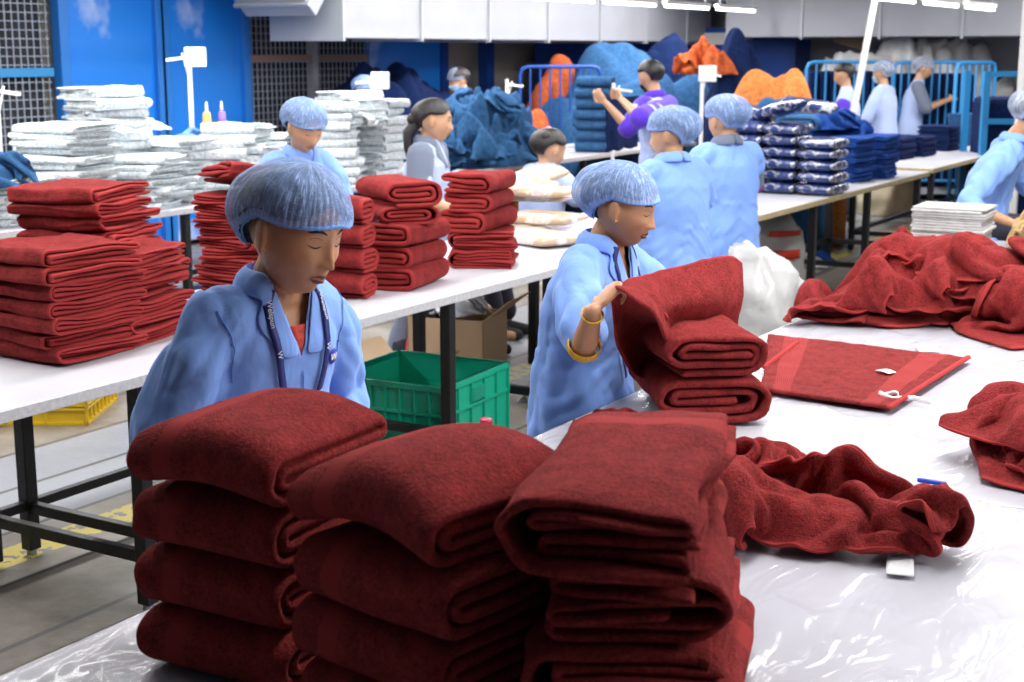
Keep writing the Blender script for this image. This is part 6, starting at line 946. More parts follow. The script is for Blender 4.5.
DRAPES['d4', 1] = [
 [-95,-13,-11,-11,4,4,4,11,12,12,14,-4,12,1,0,10,12,15,10,8,-8,-7,11,17,16,17,10,-12,-10,-14,-14,-14,-3,15],
 [-89,-8,-10,-13,-3,6,10,13,12,12,2,-7,3,9,14,9,12,15,14,0,-2,-5,-2,16,12,15,11,-11,-15,-15,-14,-9,11,14],
 [-102,0,4,-13,-4,11,9,13,12,0,-10,2,6,12,16,13,13,14,15,8,-5,-8,-5,0,14,14,10,-13,-15,-15,-13,7,14,14],
 [-111,6,12,-7,-6,12,10,14,1,-12,2,2,12,12,12,15,15,15,13,15,-4,-7,-3,-8,-4,16,8,-13,-16,-13,-1,13,15,13],
 [-96,0,6,-4,-1,8,11,6,-6,-10,2,10,14,14,14,12,13,16,16,15,3,-5,-8,-6,-12,1,8,-14,-13,-7,10,15,12,-2],
 [-81,-1,0,2,0,5,5,-2,-10,-3,5,15,13,11,11,15,16,16,15,15,9,-3,-10,-6,-13,-14,0,-9,-12,5,15,12,-2,-10],
 [-64,0,0,0,1,2,0,-6,-13,1,8,14,12,9,13,15,16,17,15,15,11,-3,-6,-11,-12,-11,-11,-15,-5,13,14,-5,-10,-7],
 [-46,0,0,0,0,0,-4,-9,-10,-3,11,13,13,11,11,11,16,17,16,12,12,1,-7,-10,-10,-13,-16,-13,2,5,6,-6,-3,-3],
 [-51,11,5,6,-2,1,-8,-9,-10,-9,1,12,12,15,17,13,16,17,15,7,14,5,-9,-15,-6,-15,-12,-2,1,1,5,-1,-2,-2],
 [-65,11,10,10,7,7,-5,-12,-15,-4,-7,4,17,16,15,17,18,17,14,10,11,-2,-9,-6,-11,-11,-1,-1,-5,0,5,0,4,-5],
 [-74,6,11,12,15,7,-7,-8,-6,-4,-2,-3,12,16,16,18,18,17,13,11,13,5,-8,-7,-11,-6,-1,-2,-7,-2,0,5,3,-1],
 [-84,9,16,16,14,-5,-9,-3,1,12,1,-4,0,13,17,17,18,17,11,12,11,12,2,-10,-8,-8,1,-3,-10,-1,0,-1,3,3],
 [-85,17,16,16,1,-9,-6,-5,12,14,11,-2,-6,8,15,17,18,15,12,12,11,13,3,-2,-5,-7,-8,1,-7,0,-5,1,-1,0],
 [-76,14,15,9,-10,-7,-6,7,17,16,12,4,-6,-1,14,15,14,18,16,13,11,9,7,4,-4,-12,-5,-6,0,0,0,-4,2,-3],
 [-71,15,10,-5,-7,-6,4,13,14,15,12,16,-5,-4,3,14,14,18,15,16,11,14,2,11,-2,-13,-9,-5,1,0,6,-4,-3,5],
 [-68,9,-1,-7,0,1,10,15,14,10,14,15,9,-4,1,6,12,15,17,18,15,13,6,8,-4,-9,-7,-3,0,0,3,1,-10,-2],
 [-69,-2,-4,0,-2,8,14,16,13,13,14,13,13,2,4,5,10,12,11,15,17,17,13,-2,-7,5,-6,-1,-1,1,1,-2,-9,-15],
 [-78,-8,-3,-3,10,8,19,17,16,16,14,12,12,7,5,7,11,12,11,8,8,18,15,-1,-5,6,7,-2,0,-1,-1,-6,-16,-18],
]
DRAPES['d4', 2] = [
 [14,-7,-3,1,-1,0,0,0,0,0,1,-1,3,-1,1,-1,-2,0,10,9,-8,8,9,1,-6,-3,10,4,-13,-6,-3,-8,1,-5],
 [14,-8,3,6,5,0,-6,-7,-1,0,7,-1,1,6,-4,0,-9,-1,3,4,12,-2,9,0,3,1,8,2,-7,-6,-7,-2,-5,-10],
 [20,-4,4,9,5,-5,-3,-9,-4,5,-1,5,7,1,-4,-9,-7,-4,-2,8,8,-4,11,12,6,1,6,2,-6,-7,-7,1,-7,-10],
 [21,9,3,10,5,-5,-5,-10,-1,1,3,4,3,-10,-11,-7,-4,2,-3,3,6,5,11,13,11,3,3,2,-5,-10,2,-4,-8,-5],
 [24,15,10,8,5,-8,-13,-1,2,2,3,-3,-9,-6,-4,-1,-5,-7,-6,-1,7,12,10,12,5,9,7,1,-9,0,1,-6,-6,-3],
 [30,15,14,5,6,-8,-8,3,0,4,0,-7,-6,-4,-2,-3,-5,-8,-8,-11,6,14,8,12,7,6,11,-3,0,4,-5,-4,-2,-7],
 [33,15,12,10,7,-9,-6,8,5,3,-1,-7,-6,-8,2,-6,-7,-6,-10,-10,-4,14,14,8,9,5,8,1,8,-3,-4,-2,-6,-6],
 [32,15,14,8,12,-8,-1,9,7,6,-6,-8,-9,-10,-5,4,-7,-5,-9,-11,-10,14,13,13,11,7,1,8,1,3,3,-6,-7,-9],
 [31,10,13,12,9,0,5,9,7,-8,-10,-10,-8,-6,7,6,-7,-6,-9,-14,-6,9,15,7,11,9,8,6,-10,8,1,-5,-10,-9],
 [39,8,7,7,9,6,6,10,0,-14,-14,-11,-5,6,10,1,-2,-7,-11,-15,-9,11,16,16,2,12,8,2,-8,-8,2,-3,-4,-13],
 [44,10,5,1,-1,5,9,13,6,-13,-18,-13,-7,9,9,3,-1,-7,-11,-14,-6,13,16,12,7,9,0,0,-4,-7,-10,-1,-3,-5],
 [39,4,2,5,2,2,9,13,2,-2,-16,-12,-10,4,10,5,0,-5,-14,-12,6,12,14,9,11,-5,0,-1,-8,1,-12,-11,-3,-3],
 [29,4,6,1,-2,8,11,4,1,8,-4,-13,-11,-7,10,3,1,-1,-12,-2,6,4,15,14,3,-7,-11,0,-6,5,-7,-17,-10,-4],
 [30,-2,-1,-2,3,12,6,-1,7,9,8,-12,-10,-13,-2,7,-3,-1,1,-7,1,12,15,9,-2,-9,-8,-6,0,3,1,-13,-16,-9],
 [22,-1,-7,1,14,2,-2,3,10,13,10,-5,-10,-12,-15,-1,3,1,-5,1,11,9,1,8,-1,-10,-9,-6,2,2,6,-7,-11,-12],
 [16,-6,-5,6,8,0,-5,8,11,14,11,0,-9,-8,-17,-14,-2,5,1,3,6,5,2,6,-1,-9,-8,-3,1,1,5,5,-2,-14],
 [12,-7,6,8,0,-11,-1,8,12,11,11,11,-7,-15,-13,-16,-3,-1,3,4,-2,3,8,0,-2,-1,-9,-2,0,3,3,6,-2,-4],
 [18,-6,5,1,-6,-9,3,4,8,9,12,13,7,-14,-17,-17,-6,0,-1,0,0,1,-1,0,0,0,0,2,-2,0,1,-1,1,-2],
]

def drape_pts(key):
    a = np.stack([np.cumsum(np.array(DRAPES[key, c], dtype=np.float64), axis=1) for c in range(3)], axis=2)/500.0
    return a.shape[1], a.shape[0], a
def cloth(name, key, mat, loc, rz=0, sc=(1, 1, 1), thick=.011, sub=2, parent=None):
    nu, nv, a = drape_pts(key); a = a.copy(); a[..., 2] -= max(0, a[..., 2].min()-thick*.5)
    mb = MB().grid([tuple(p) for p in (a.reshape(-1, 3)*np.array(sc)).tolist()], nu, nv); o = mb.build(name, mat, parent=parent, solid=thick, subsurf=sub)
    o.location = loc; o.rotation_euler = (0, 0, rz); return o
# ------------------------------------------------------------------ the setting
def floor_mat():
    m, nt, b = nodes('worn_slatted_floor'); tc = N(nt, 'ShaderNodeTexCoord')
    n1 = N(nt, 'ShaderNodeTexNoise', Scale=.9, Detail=8, Roughness=.65); n2 = N(nt, 'ShaderNodeTexNoise', Scale=14, Detail=6); n3 = N(nt, 'ShaderNodeTexNoise', Scale=.55, Detail=5)
    for n in (n1, n2, n3): L(nt, tc.outputs['Object'], n.inputs['Vector'])
    cr = N(nt, 'ShaderNodeValToRGB'); L(nt, n1.outputs['Fac'], cr.inputs[0])
    e = cr.color_ramp.elements; e[0].position = .38; e[0].color = (.09, .075, .05, 1); e[1].position = .66; e[1].color = (.34, .31, .27, 1)
    x = e.new(.5); x.color = (.20, .175, .14, 1)
    # grey boards running along y in the aisle: x between -4.9 and -3.6
    sp = N(nt, 'ShaderNodeSeparateXYZ'); L(nt, tc.outputs['Object'], sp.inputs[0])
    def band(src, a, c):
        g = N(nt, 'ShaderNodeMath', operation='GREATER_THAN'); L(nt, src, g.inputs[0]); g.inputs[1].default_value = a
        l_ = N(nt, 'ShaderNodeMath', operation='LESS_THAN'); L(nt, src, l_.inputs[0]); l_.inputs[1].default_value = c
        mu = N(nt, 'ShaderNodeMath', operation='MULTIPLY'); L(nt, g.outputs[0], mu.inputs[0]); L(nt, l_.outputs[0], mu.inputs[1]); return mu.outputs[0]
    def mix(fac, a, c):
        mx = N(nt, 'ShaderNodeMix'); mx.data_type = 'RGBA'; L(nt, fac, mx.inputs[0])
        for s_, i in ((a, 6), (c, 7)):
            if isinstance(s_, tuple): mx.inputs[i].default_value = s_
            else: L(nt, s_, mx.inputs[i])
        return mx.outputs[2]
    wv = N(nt, 'ShaderNodeTexWave', Scale=22, Distortion=.3); wv.bands_direction = 'Y'; L(nt, tc.outputs['Object'], wv.inputs['Vector'])
    gr = N(nt, 'ShaderNodeValToRGB'); L(nt, wv.outputs['Fac'], gr.inputs[0]); gr.color_ramp.elements[0].color = (.15, .155, .17, 1); gr.color_ramp.elements[1].color = (.34, .36, .40, 1)
    bands = band(sp.outputs['X'], -5.2, -4.35)
    col = mix(bands, cr.outputs[0], gr.outputs[0])
    wy = N(nt, 'ShaderNodeTexWave', Scale=.72); wy.bands_direction = 'X'; wy.wave_profile = 'SAW'; L(nt, tc.outputs['Object'], wy.inputs['Vector'])
    seam = N(nt, 'ShaderNodeMath', operation='LESS_THAN'); L(nt, wy.outputs['Fac'], seam.inputs[0]); seam.inputs[1].default_value = .06
    col = mix(seam.outputs[0], col, (.07, .065, .06, 1))
    yl = band(sp.outputs['X'], -4.22, -4.05); g = N(nt, 'ShaderNodeMath', operation='GREATER_THAN'); L(nt, n2.outputs['Fac'], g.inputs[0]); g.inputs[1].default_value = .46
    ym = N(nt, 'ShaderNodeMath', operation='MULTIPLY'); L(nt, yl, ym.inputs[0]); L(nt, g.outputs[0], ym.inputs[1])
    col = mix(ym.outputs[0], col, (.62, .50, .06, 1))
    L(nt, col, b.inputs['Base Color'])
    rr = N(nt, 'ShaderNodeMapRange'); L(nt, n3.outputs['Fac'], rr.inputs[0]); rr.inputs[1].default_value = .4; rr.inputs[2].default_value = .6; rr.inputs[3].default_value = .22; rr.inputs[4].default_value = .6
    L(nt, rr.outputs[0], b.inputs['Roughness'])
    bp = N(nt, 'ShaderNodeBump', Strength=.35, Distance=.01); L(nt, n2.outputs['Fac'], bp.inputs['Height']); L(nt, bp.outputs[0], b.inputs['Normal'])
    return m
M['floor'] = floor_mat()
XL, YB, XR, YF, ZC = -9.6, 19.5, 4.0, -2.0, 4.6
struct(MB().box(XL-.2, XR, YF, YB+.2, -.2, 0).build('floor', M['floor'], smooth=False))
M['ceil'] = plain('ceiling_sheet', (.55, .57, .6), .8, var=.05)
struct(MB().box(XL-.2, XR, YF, YB+.2, ZC, ZC+.2).build('ceiling', M['ceil'], smooth=False))
M['wallbeige'] = plain('beige_wall_sheet', (.42, .40, .34), .7, var=.12, vscale=2)
M['wallgrey'] = plain('grey_wall', (.42, .43, .47), .7, var=.1, vscale=1)
struct(MB().box(XL-.4, XL-.2, YF, YB+.2, 0, ZC).build('wall_left', M['wallbeige'], smooth=False))
struct(MB().box(XL-.2, XR, YB+.2, YB+.4, 0, ZC).build('wall_back', M['wallgrey'], smooth=False))
# ---- blue steel panels and wire cage along the left wall
def scuffed(name, col, hi, thr=.6):
    m, nt, b = nodes(name); tc = N(nt, 'ShaderNodeTexCoord'); n = N(nt, 'ShaderNodeTexNoise', Scale=1.1, Detail=4, Roughness=.55); L(nt, tc.outputs['Object'], n.inputs['Vector'])
    cr = N(nt, 'ShaderNodeValToRGB'); L(nt, n.outputs['Fac'], cr.inputs[0]); e = cr.color_ramp.elements
    e[0].position = thr; e[0].color = (*col, 1); e[1].position = thr+.14; e[1].color = (*hi, 1)
    L(nt, cr.outputs[0], b.inputs['Base Color']); b.inputs['Roughness'].default_value = .35
    return m
M['bluepanel'] = scuffed('scuffed_blue_paint', (.010, .22, .80), (.62, .72, .95), .54)
M['blueframe'] = plain('blue_painted_frame', (.02, .19, .62), .4)
M['bluerail'] = plain('light_blue_steel', (.03, .26, .58), .4)
M['darkblue'] = plain('deep_blue_panel', (.006, .06, .32), .4, var=.1)
def at_wall(px, X=XL+.05): return onx(px, 60, X).y
yA, yB, yC = at_wall(60), at_wall(161), at_wall(247)
for (a, c, lb) in ((yA, yB, 'wide blue steel door panel with pale scuffs, left of the two'), (yB, yC, 'blue steel door panel behind the white lamp stand, right of the two')):
    e = empty('steel_door_panel', (XL, (a+c)/2, 0), 0, lb, 'door panel', 'blue steel door panels'); w = (c-a)/2
    MB().box(0, .04, -w+.03, w-.03, .05, 2.55).build('panel', M['bluepanel'], e, smooth=False, bevel=.004)
    for y in (-w+.03, w-.03): MB().box(-.01, .09, y-.05, y+.05, 0, 2.6).build('upright', M['blueframe'], e, smooth=False, bevel=.006)
    MB().box(-.01, .08, -w, w, 2.55, 2.65).build('top_rail', M['blueframe'], e, smooth=False)
def wire_cage(y0, y1, z0, z1, lb, X=XL, railz=(1.62,), railmat='bluerail', posts=()):
    e = empty('wire_cage', (X, (y0+y1)/2, 0), 0, lb, 'wire cage', None); w = (y1-y0)/2; mb = MB(); s = .07; n = int(2*w/s)
    for i in range(n+1): mb.box(.0, .008, -w+i*s-.003, -w+i*s+.003, z0, z1)
    k = int((z1-z0)/s)
    for i in range(k+1): mb.box(.004, .011, -w, w, z0+i*s-.003, z0+i*s+.003)
    mb.build('wire_mesh', M['cagewire'], e, smooth=False)
    for z in railz: MB().box(-.03, .04, -w, w, z-.035, z+.035).build('rail', M[railmat], e, smooth=False)
    for y in posts: MB().box(-.04, .05, y-(y0+y1)/2-.04, y-(y0+y1)/2+.04, 0, z1).build('post', M['greysteel'], e, smooth=False)
    return e
M['cagewire'] = plain('cage_wire', (.45, .52, .62), .5, metal=.3)
M['greysteel'] = plain('grey_steel', (.42, .44, .47), .45, metal=.1)
M['brownsteel'] = plain('rusty_rail', (.30, .2, .16), .6)
wire_cage(at_wall(-40), yA-.06, 0, 2.6, 'wire mesh cage with light blue rail at the far left')
yD, yE = at_wall(392), at_wall(440)
wire_cage(yC+.06, yD, 0, 2.5, 'wire mesh cage with brown rail behind the woman with long dark hair', railz=(1.72,), railmat='brownsteel', posts=(at_wall(316),))
# dark-coloured sheets stand in for gloom behind the cages; then stored goods
M['dim'] = plain('painted_dim_room', (.035, .035, .045), .9, var=.4, vscale=2)
struct(MB().box(XL-.19, XL-.16, at_wall(-60), yA, 0, 3).build('gloom_sheet_1', M['dim'], smooth=False))
struct(MB().box(XL-.19, XL-.16, yC, yD, 0, 3).build('gloom_sheet_2', M['dim'], smooth=False))
def heapbox(name, loc, sx, sy, sz, mat, seed, lb, cat, group=None, scale=3, over=.06, peak=(0, 0), **k):
    o = crumple(name, [(loc[0]+sx*math.cos(a), loc[1]+sy*math.sin(a)) for a in [i*PI/6 for i in range(12)]], sz, seed, M[mat], nr=34, na=90, scale=scale, over=over, z0=loc[2], peak=peak, **k)
    tag(o, lb, cat, group); return o
heapbox('covered_bale', (XL-.02+.62, onx(35, 80, XL+.6).y-.3, 0), .5, 1.0, 1.5, 'grey_cloth' if 'grey_cloth' in M else 'paper', 3, 'grey covered bale behind the leftmost wire cage', 'bale') if False else None
# blue door beyond the navy heap and green-beige corrugated strip
e = empty('steel_door', (XL, (at_wall(392)+at_wall(455))/2, 0), 0, 'bright blue door behind the white lamp stand and navy heap', 'door'); w = (at_wall(438)-at_wall(392))/2
MB().box(0, .05, -w-.8, w-.3, 0, 1.92).build('panel', M['bluepanel'], e, smooth=False); MB().box(-.01, .08, w-.34, w-.2, 0, 1.96).build('upright', M['darkblue'], e, smooth=False)
e.location.y += .2
for i, px in enumerate((487, 500)):
    y = at_wall(px); tag(MB().box(-.02, .1, -.09, .09, 0, 2.0).build('blue_post', M['darkblue'], smooth=False, loc=(XL, y, 0)), ('dark blue wall post left of the white stand by the orange sack' if i == 0 else 'dark blue wall post nearest the stand by the orange sack'), 'post', 'blue wall posts') if i == 0 else None
# corner: deep blue cabinets
def cabinet(name, x0, x1, y0, y1, z1, lb, mat='darkblue', doors=2, face='x'):
    e = empty(name, ((x0+x1)/2, (y0+y1)/2, 0), 0, lb, 'cabinet'); hx, hy = (x1-x0)/2, (y1-y0)/2
    MB().box(-hx, hx, -hy, hy, 0, z1).build('body', M[mat], e, smooth=False, bevel=.01)
    for i in range(doors):
        if face == 'x':
            a = -hy+2*hy*i/doors+.03; b_ = -hy+2*hy*(i+1)/doors-.03; d = MB().box(hx, hx+.02, a, b_, .1, z1-.05).build('door', M[mat], e, smooth=False, bevel=.004)
            MB().box(hx+.02, hx+.05, b_-.12, b_-.08, 1.0, 1.2).build('handle', M['greysteel'], d, smooth=False)
        else:
            a = -hx+2*hx*i/doors+.03; b_ = -hx+2*hx*(i+1)/doors-.03; d = MB().box(a, b_, -hy-.02, -hy, .1, z1-.05).build('door', M[mat], e, smooth=False, bevel=.004)
            MB().box(b_-.12, b_-.08, -hy-.05, -hy-.02, 1.0, 1.2).build('handle', M['greysteel'], d, smooth=False)
    return e
cabinet('storage_cabinet', -9.5, -8.8, at_wall(531), 18.9, 2.25, 'tall deep blue cabinet in the far corner behind the orange heap')
cabinet('storage_cabinet', -8.6, -6.9, 18.8, 19.4, 2.1, 'deep blue cabinet behind the bearded man with papers on its door', doors=3, face='y')
tag(MB().box(-.38, .38, -.01, 0, 0, .16).build('notice', M['paper'], smooth=False, loc=(-8.1, 18.77, 1.87)), 'pale notice strip on the blue cabinet behind the bearded man', 'notice')
# ---- air ducts
M['duct'] = plain('galvanised_duct', (.36, .37, .41), .55, metal=0, var=.08, vscale=1.5)
M['ductw'] = plain('white_duct_panel', (.45, .46, .49), .5)
def duct(pts, w, h, lb, seams=1.0, mat='duct'):
    """rectangular duct through points (middle of the duct)"""
    o0 = Vector(pts[0]); e = empty('air_duct', o0, 0, lb, 'duct', 'overhead air ducts')
    for a, c in zip(pts[:-1], pts[1:]):
        a = Vector(a)-o0; c = Vector(c)-o0; MB().bar(a, c, w, h).build('duct_section', M[mat], e, smooth=False, bevel=.01)
        l = (c-a).length; k = int(l/seams)
        for i in range(k+1):
            p = a+(c-a).normalized()*(min(l-.02, i*seams)-.012); MB().bar(p, p+(c-a).normalized()*.03, w+.05, h+.05).build('flange', M['greysteel'], e, smooth=False)
    return e
duct([(-8.6, at_wall(373, -8.3)-.6, 2.28), (-8.6, 19, 2.28)], .8, .75, 'long galvanised duct along the left wall above the wire cage', 1.25)
p1 = onx(262, 8, -8.6); duct([(-8.6, at_wall(180, -8.6), 3.6), (-8.6, at_wall(372, -8.3)-.75, 2.32)], .8, .6, 'sloping duct coming down above the wire cage', .9)
duct([(-7.5, 18.3, 2.27), (-2.9, 18.3, 2.27)], .8, .62, 'grey duct run behind the far women, lower left one', 1.0)
duct([(-8.0, 17.4, 2.95), (-2.2, 17.4, 2.95)], .7, .55, 'upper grey duct run below the ceiling at the back', .8, 'ductw')
duct([(-2.85, 18.3, 2.27), (-2.4, 17.9, 2.7), (1.5, 17.9, 2.7)], .7, .6, 'duct rising to the right above the white polythene heap', .9)
duct([(-9.0, 18.4, 2.72), (-6.3, 18.4, 2.72)], .6, .6, 'short grey duct above the corner cabinet', .9)
cabinet('storage_cabinet', -3.9, -1.0, 18.9, 19.4, 2.2, 'deep blue cabinet at the far right with a cardboard tag', doors=3, face='y')
M['card'] = plain('cardboard', (.48, .33, .2), .8, var=.08)
tag(MB().box(-.19, .19, -.012, 0, -.13, .13, Matrix.Rotation(.25, 4, 'Y')).build('cardboard_sign', M['card'], smooth=False, loc=ony(850, 36, 18.75)), 'tilted blank cardboard piece on the far blue cabinet', 'sign')
# ------------------------------------------------------------------ tables
def table(name, x0, x1, y0, y1, lb, legs, mat='wtop', edge='wedge', zt=.8, rails=True, th=.028, cat='table', legw=.05):
    cx, cy = (x0+x1)/2, (y0+y1)/2; e = empty(name, (cx, cy, 0), 0, lb, cat, None)
    hx, hy = x1-cx, y1-cy
    MB().box(-hx+.006, hx-.006, -hy+.006, hy-.006, zt-th, zt).build('tabletop', M[mat], e, smooth=False, bevel=.003)
    MB().box(-hx, hx, -hy, hy, zt-th-.012, zt-.003).build('edge_band', M[edge], e, smooth=False, bevel=.003)
    for (lx, ly) in legs:
        lg = MB().box(lx-cx-legw/2, lx-cx+legw/2, ly-cy-legw/2, ly-cy+legw/2, .02, zt-th-.01).build('leg', M['black'], e, smooth=False, bevel=.004)
        MB().lathe([(.018, 0), (.018, .02)], 10, (lx-cx, ly-cy, 0)).build('foot_pad', M['greysteel'], lg)
    if rails:
        ys = sorted(set(l[1] for l in legs)); xs = sorted(set(l[0] for l in legs))
        for y in ys: MB().box(xs[0]-cx, xs[-1]-cx, y-cy-.017, y-cy+.017, .16, .20).build('stretcher', M['black'], e, smooth=False, bevel=.003)
        for x in xs[:1]: MB().box(x-cx-.017, x-cx+.017, ys[0]-cy, ys[-1]-cy, .17, .205).build('stretcher', M['black'], e, smooth=False, bevel=.003)
        MB().box(xs[0]-cx-.02, xs[-1]-cx-.12, ys[0]-cy-.02, ys[-1]-cy+.02, zt-th-.034, zt-th-.012).build('apron_frame', M['black'], e, smooth=False)
    return e
XM = -3.29
lf = onz(445, 300, .78).y
table('sorting_table', XM-1.0, XM, 1.35, 6.05, 'long white worktable stacked with red towels behind the front woman', [(x, y) for x in (-4.09, XM-.05) for y in (1.5, 3.24, 3.41, 5.03, 5.9)])
table('sorting_table', XM-1.0, XM, 6.08, 8.1, 'white worktable carrying beige wrapped packs behind the towel folder', [(x, y) for x in (-4.12, XM-.05) for y in (7.1, 7.55)])
table('sorting_table', XM-1.1, XM, 8.3, 12.3, 'white worktable with yellowed edge carrying plastic wrapped packs', [(x, y) for x in (-4.1, XM-.06) for y in (8.5, 9.6, 10.8, 12.15)], edge='yedge')
table('sorting_table', XM-1.2, XM-.05, 12.6, 17.2, 'farthest white worktable with yellowed edge holding navy stacks', [(x, y) for x in (-4.1, XM-.12) for y in (12.8, 14.9, 16.9)], edge='yedge')
table('sorting_table', -7.65, -6.62, 4.0, 10.0, 'second row worktable loaded with white cloth piles', [(x, y) for x in (-7.5, -6.7) for y in (4.2, 7.0, 9.8)])
table('sorting_table', -7.65, -6.62, 10.1, 15.0, 'second row worktable holding blue towel piles', [(x, y) for x in (-7.5, -6.7) for y in (10.3, 12.5, 14.8)])
# near packing table with its plastic cover
XN0, XN1, YN0, YN1 = -1.87, .75, .2, 8.0
table('packing_table', XN0, XN1, YN0, YN1, 'wide white packing table in the foreground under a clear plastic cover', [(x, y) for x in (XN0+.12, XN1-.12) for y in (YN0+.1, 2.8, 5.4, YN1-.1)], zt=.795)
def film_mat():
    m, nt, b = nodes('clear_plastic_film'); out = nt.nodes['Material Output']
    tr = N(nt, 'ShaderNodeBsdfTransparent'); tr.inputs[0].default_value = (.95, .95, .965, 1); gl = N(nt, 'ShaderNodeBsdfGlossy'); gl.inputs['Roughness'].default_value = .16
    fr = N(nt, 'ShaderNodeFresnel'); fr.inputs[0].default_value = 1.42; mr = N(nt, 'ShaderNodeMapRange'); L(nt, fr.outputs[0], mr.inputs[0]); mr.inputs[3].default_value = .03; mr.inputs[4].default_value = .4
    mx = N(nt, 'ShaderNodeMixShader'); L(nt, mr.outputs[0], mx.inputs[0]); L(nt, tr.outputs[0], mx.inputs[1]); L(nt, gl.outputs[0], mx.inputs[2]); L(nt, mx.outputs[0], out.inputs[0])
    tc = N(nt, 'ShaderNodeTexCoord'); mp = N(nt, 'ShaderNodeMapping'); mp.inputs['Scale'].default_value = (9, 3.2, 5); mp.inputs['Rotation'].default_value = (0, 0, .5); L(nt, tc.outputs['Object'], mp.inputs[0])
    n = N(nt, 'ShaderNodeTexNoise', Scale=1.0, Detail=2.5, Distortion=1.2); L(nt, mp.outputs[0], n.inputs['Vector'])
    bp = N(nt, 'ShaderNodeBump', Strength=.6, Distance=.03); L(nt, n.outputs['Fac'], bp.inputs['Height'])
    for s_ in (gl, fr): L(nt, bp.outputs[0], s_.inputs['Normal'])
    nt.nodes.remove(b); return m
M['film'] = film_mat()
nu, nv = 90, 200; pts = []
for j in range(nv):
    for k in range(nu):
        x = XN0-.10+(XN1-XN0+.2)*k/(nu-1); y = YN0+(YN1-YN0)*j/(nv-1)
        w = abs(nz((x*3.4+y*1.3, y*1.2-x*.8, 0), 1.3, 4)); w2 = abs(nz((x*2-y*2.4, y*1.0+x, 2), 2.2, 9))
        z = .7965+.012*max(0, .16-w)/.16+.006*max(0, .1-w2)/.1
        if x < XN0: z = .797-(XN0-x)*1.3; x = XN0-.004-(XN0-x)*.06
        elif x > XN1: z = .797-(x-XN1)*1.3; x = XN1+.004+(x-XN1)*.06
        pts.append((x, y, z))
tag(MB().grid(pts, nu, nv).build('plastic_cover', M['film']), 'clear wrinkled plastic film spread over the foreground table', 'plastic sheet')
# ------------------------------------------------------------------ foreground towels
YT = .8
# left stack : soft folds toward the viewer
def prot(n, *a, **k): return [towel_proto('folded_towel', *a[:-1], a[-1], s, **k) for s in n]
W1 = 'dark red folded towel with woven band'
fgm = M['red']
def place(o, x, y, z, rz, sc=(1, 1, 1), rx=0, ry=0, lb='', g=None, cat='towel'):
    o.location = (x, y, z); o.rotation_euler = (rx, ry, rz); o.scale = sc; tag(o, lb, cat, g); return o
def tw(seed, LEN, W, p, levels=SER4, mat=None, **k):
    mb, HT = fold_mesh(LEN, W, levels, p, seed, **k); o = mb.build('folded_towel', mat or fgm, subsurf=1); o['_h'] = HT; return o
# positions from the photograph, sizes in metres
def fgstack(x, y, rz, n, LEN, W, p, seed0, where, zstep=None, dx=0, dy=0, topk=None, jit=.012, **k):
    z = YT; zs = []
    for i in range(n):
        o = tw(seed0+i, LEN, W, p, nx=14, ny=22, **{**k, **((topk or {}) if i == n-1 else {})})
        place(o, x+dx*i+rnd.uniform(-jit, jit), y+dy*i+rnd.uniform(-jit, jit), z, rz+R(rnd.uniform(-2.5, 2.5)), lb=f'{W1}, {place_word(i, n)} {where}', g='foreground folded towels')
        z += o['_h']*.97; zs.append(z)
    return z
fgstack(-1.545, 1.79, R(3), 4, .285, .32, .0262, 10, 'in the left foreground pile', topk=dict(arch=.018, pillow=.15), pillow=.12)
fgstack(-1.155, 1.725, R(-12), 4, .295, .33, .0255, 30, 'in the middle foreground pile', topk=dict(arch=.03, pillow=.2), pillow=.12, dy=.004)
z = YT
for i in range(4):
    o = tw(50+i, .54+.02*(i % 2), .30, .0183, levels=[2, 1, 0, 5, 4, 3] if i % 2 else [2, 3, 1, 0, 5, 4], nx=14, ny=20, jit=.03, stag=.03, sag=.014, bulge=1.15, pillow=.1, fill=.8)
    place(o, -.895-.008*i+.012*(i % 2), 1.895, z, R(-72+3*(i % 3)), lb=f'dark red towel with fluted open edges, {place_word(i, 4)} of the right foreground pile', g='foreground folded towels'); z += o['_h']*.96
# small folded towel behind the piles, peeping out on the table edge
p = onz(588, 440); o = cloth('rumpled_towel', 'd4', M['red2'], (0, 0, 0)); place(o, p.x+.02, p.y+.04, YT, R(40), (.42, .34, .42), lb='small rumpled red towel at the table edge behind the foreground piles', g=None)
# two folded towels on the table in front of the folding woman
z = YT
for i in range(2):
    o = tw(70+i, .38, .31, .0262, levels=SPI, jit=.016, stag=.012, sag=.010, nx=14, ny=18, bulge=1.2, fill=.80, pillow=.1); p = onz(708, 414)
    place(o, p.x-.06, p.y+.05, z, R(-52+5*i), lb=('red folded towel lying on the table below another, before the folding woman', 'red folded towel on top of another, touching the towel being held')[i], g=None); z += o['_h']*.98
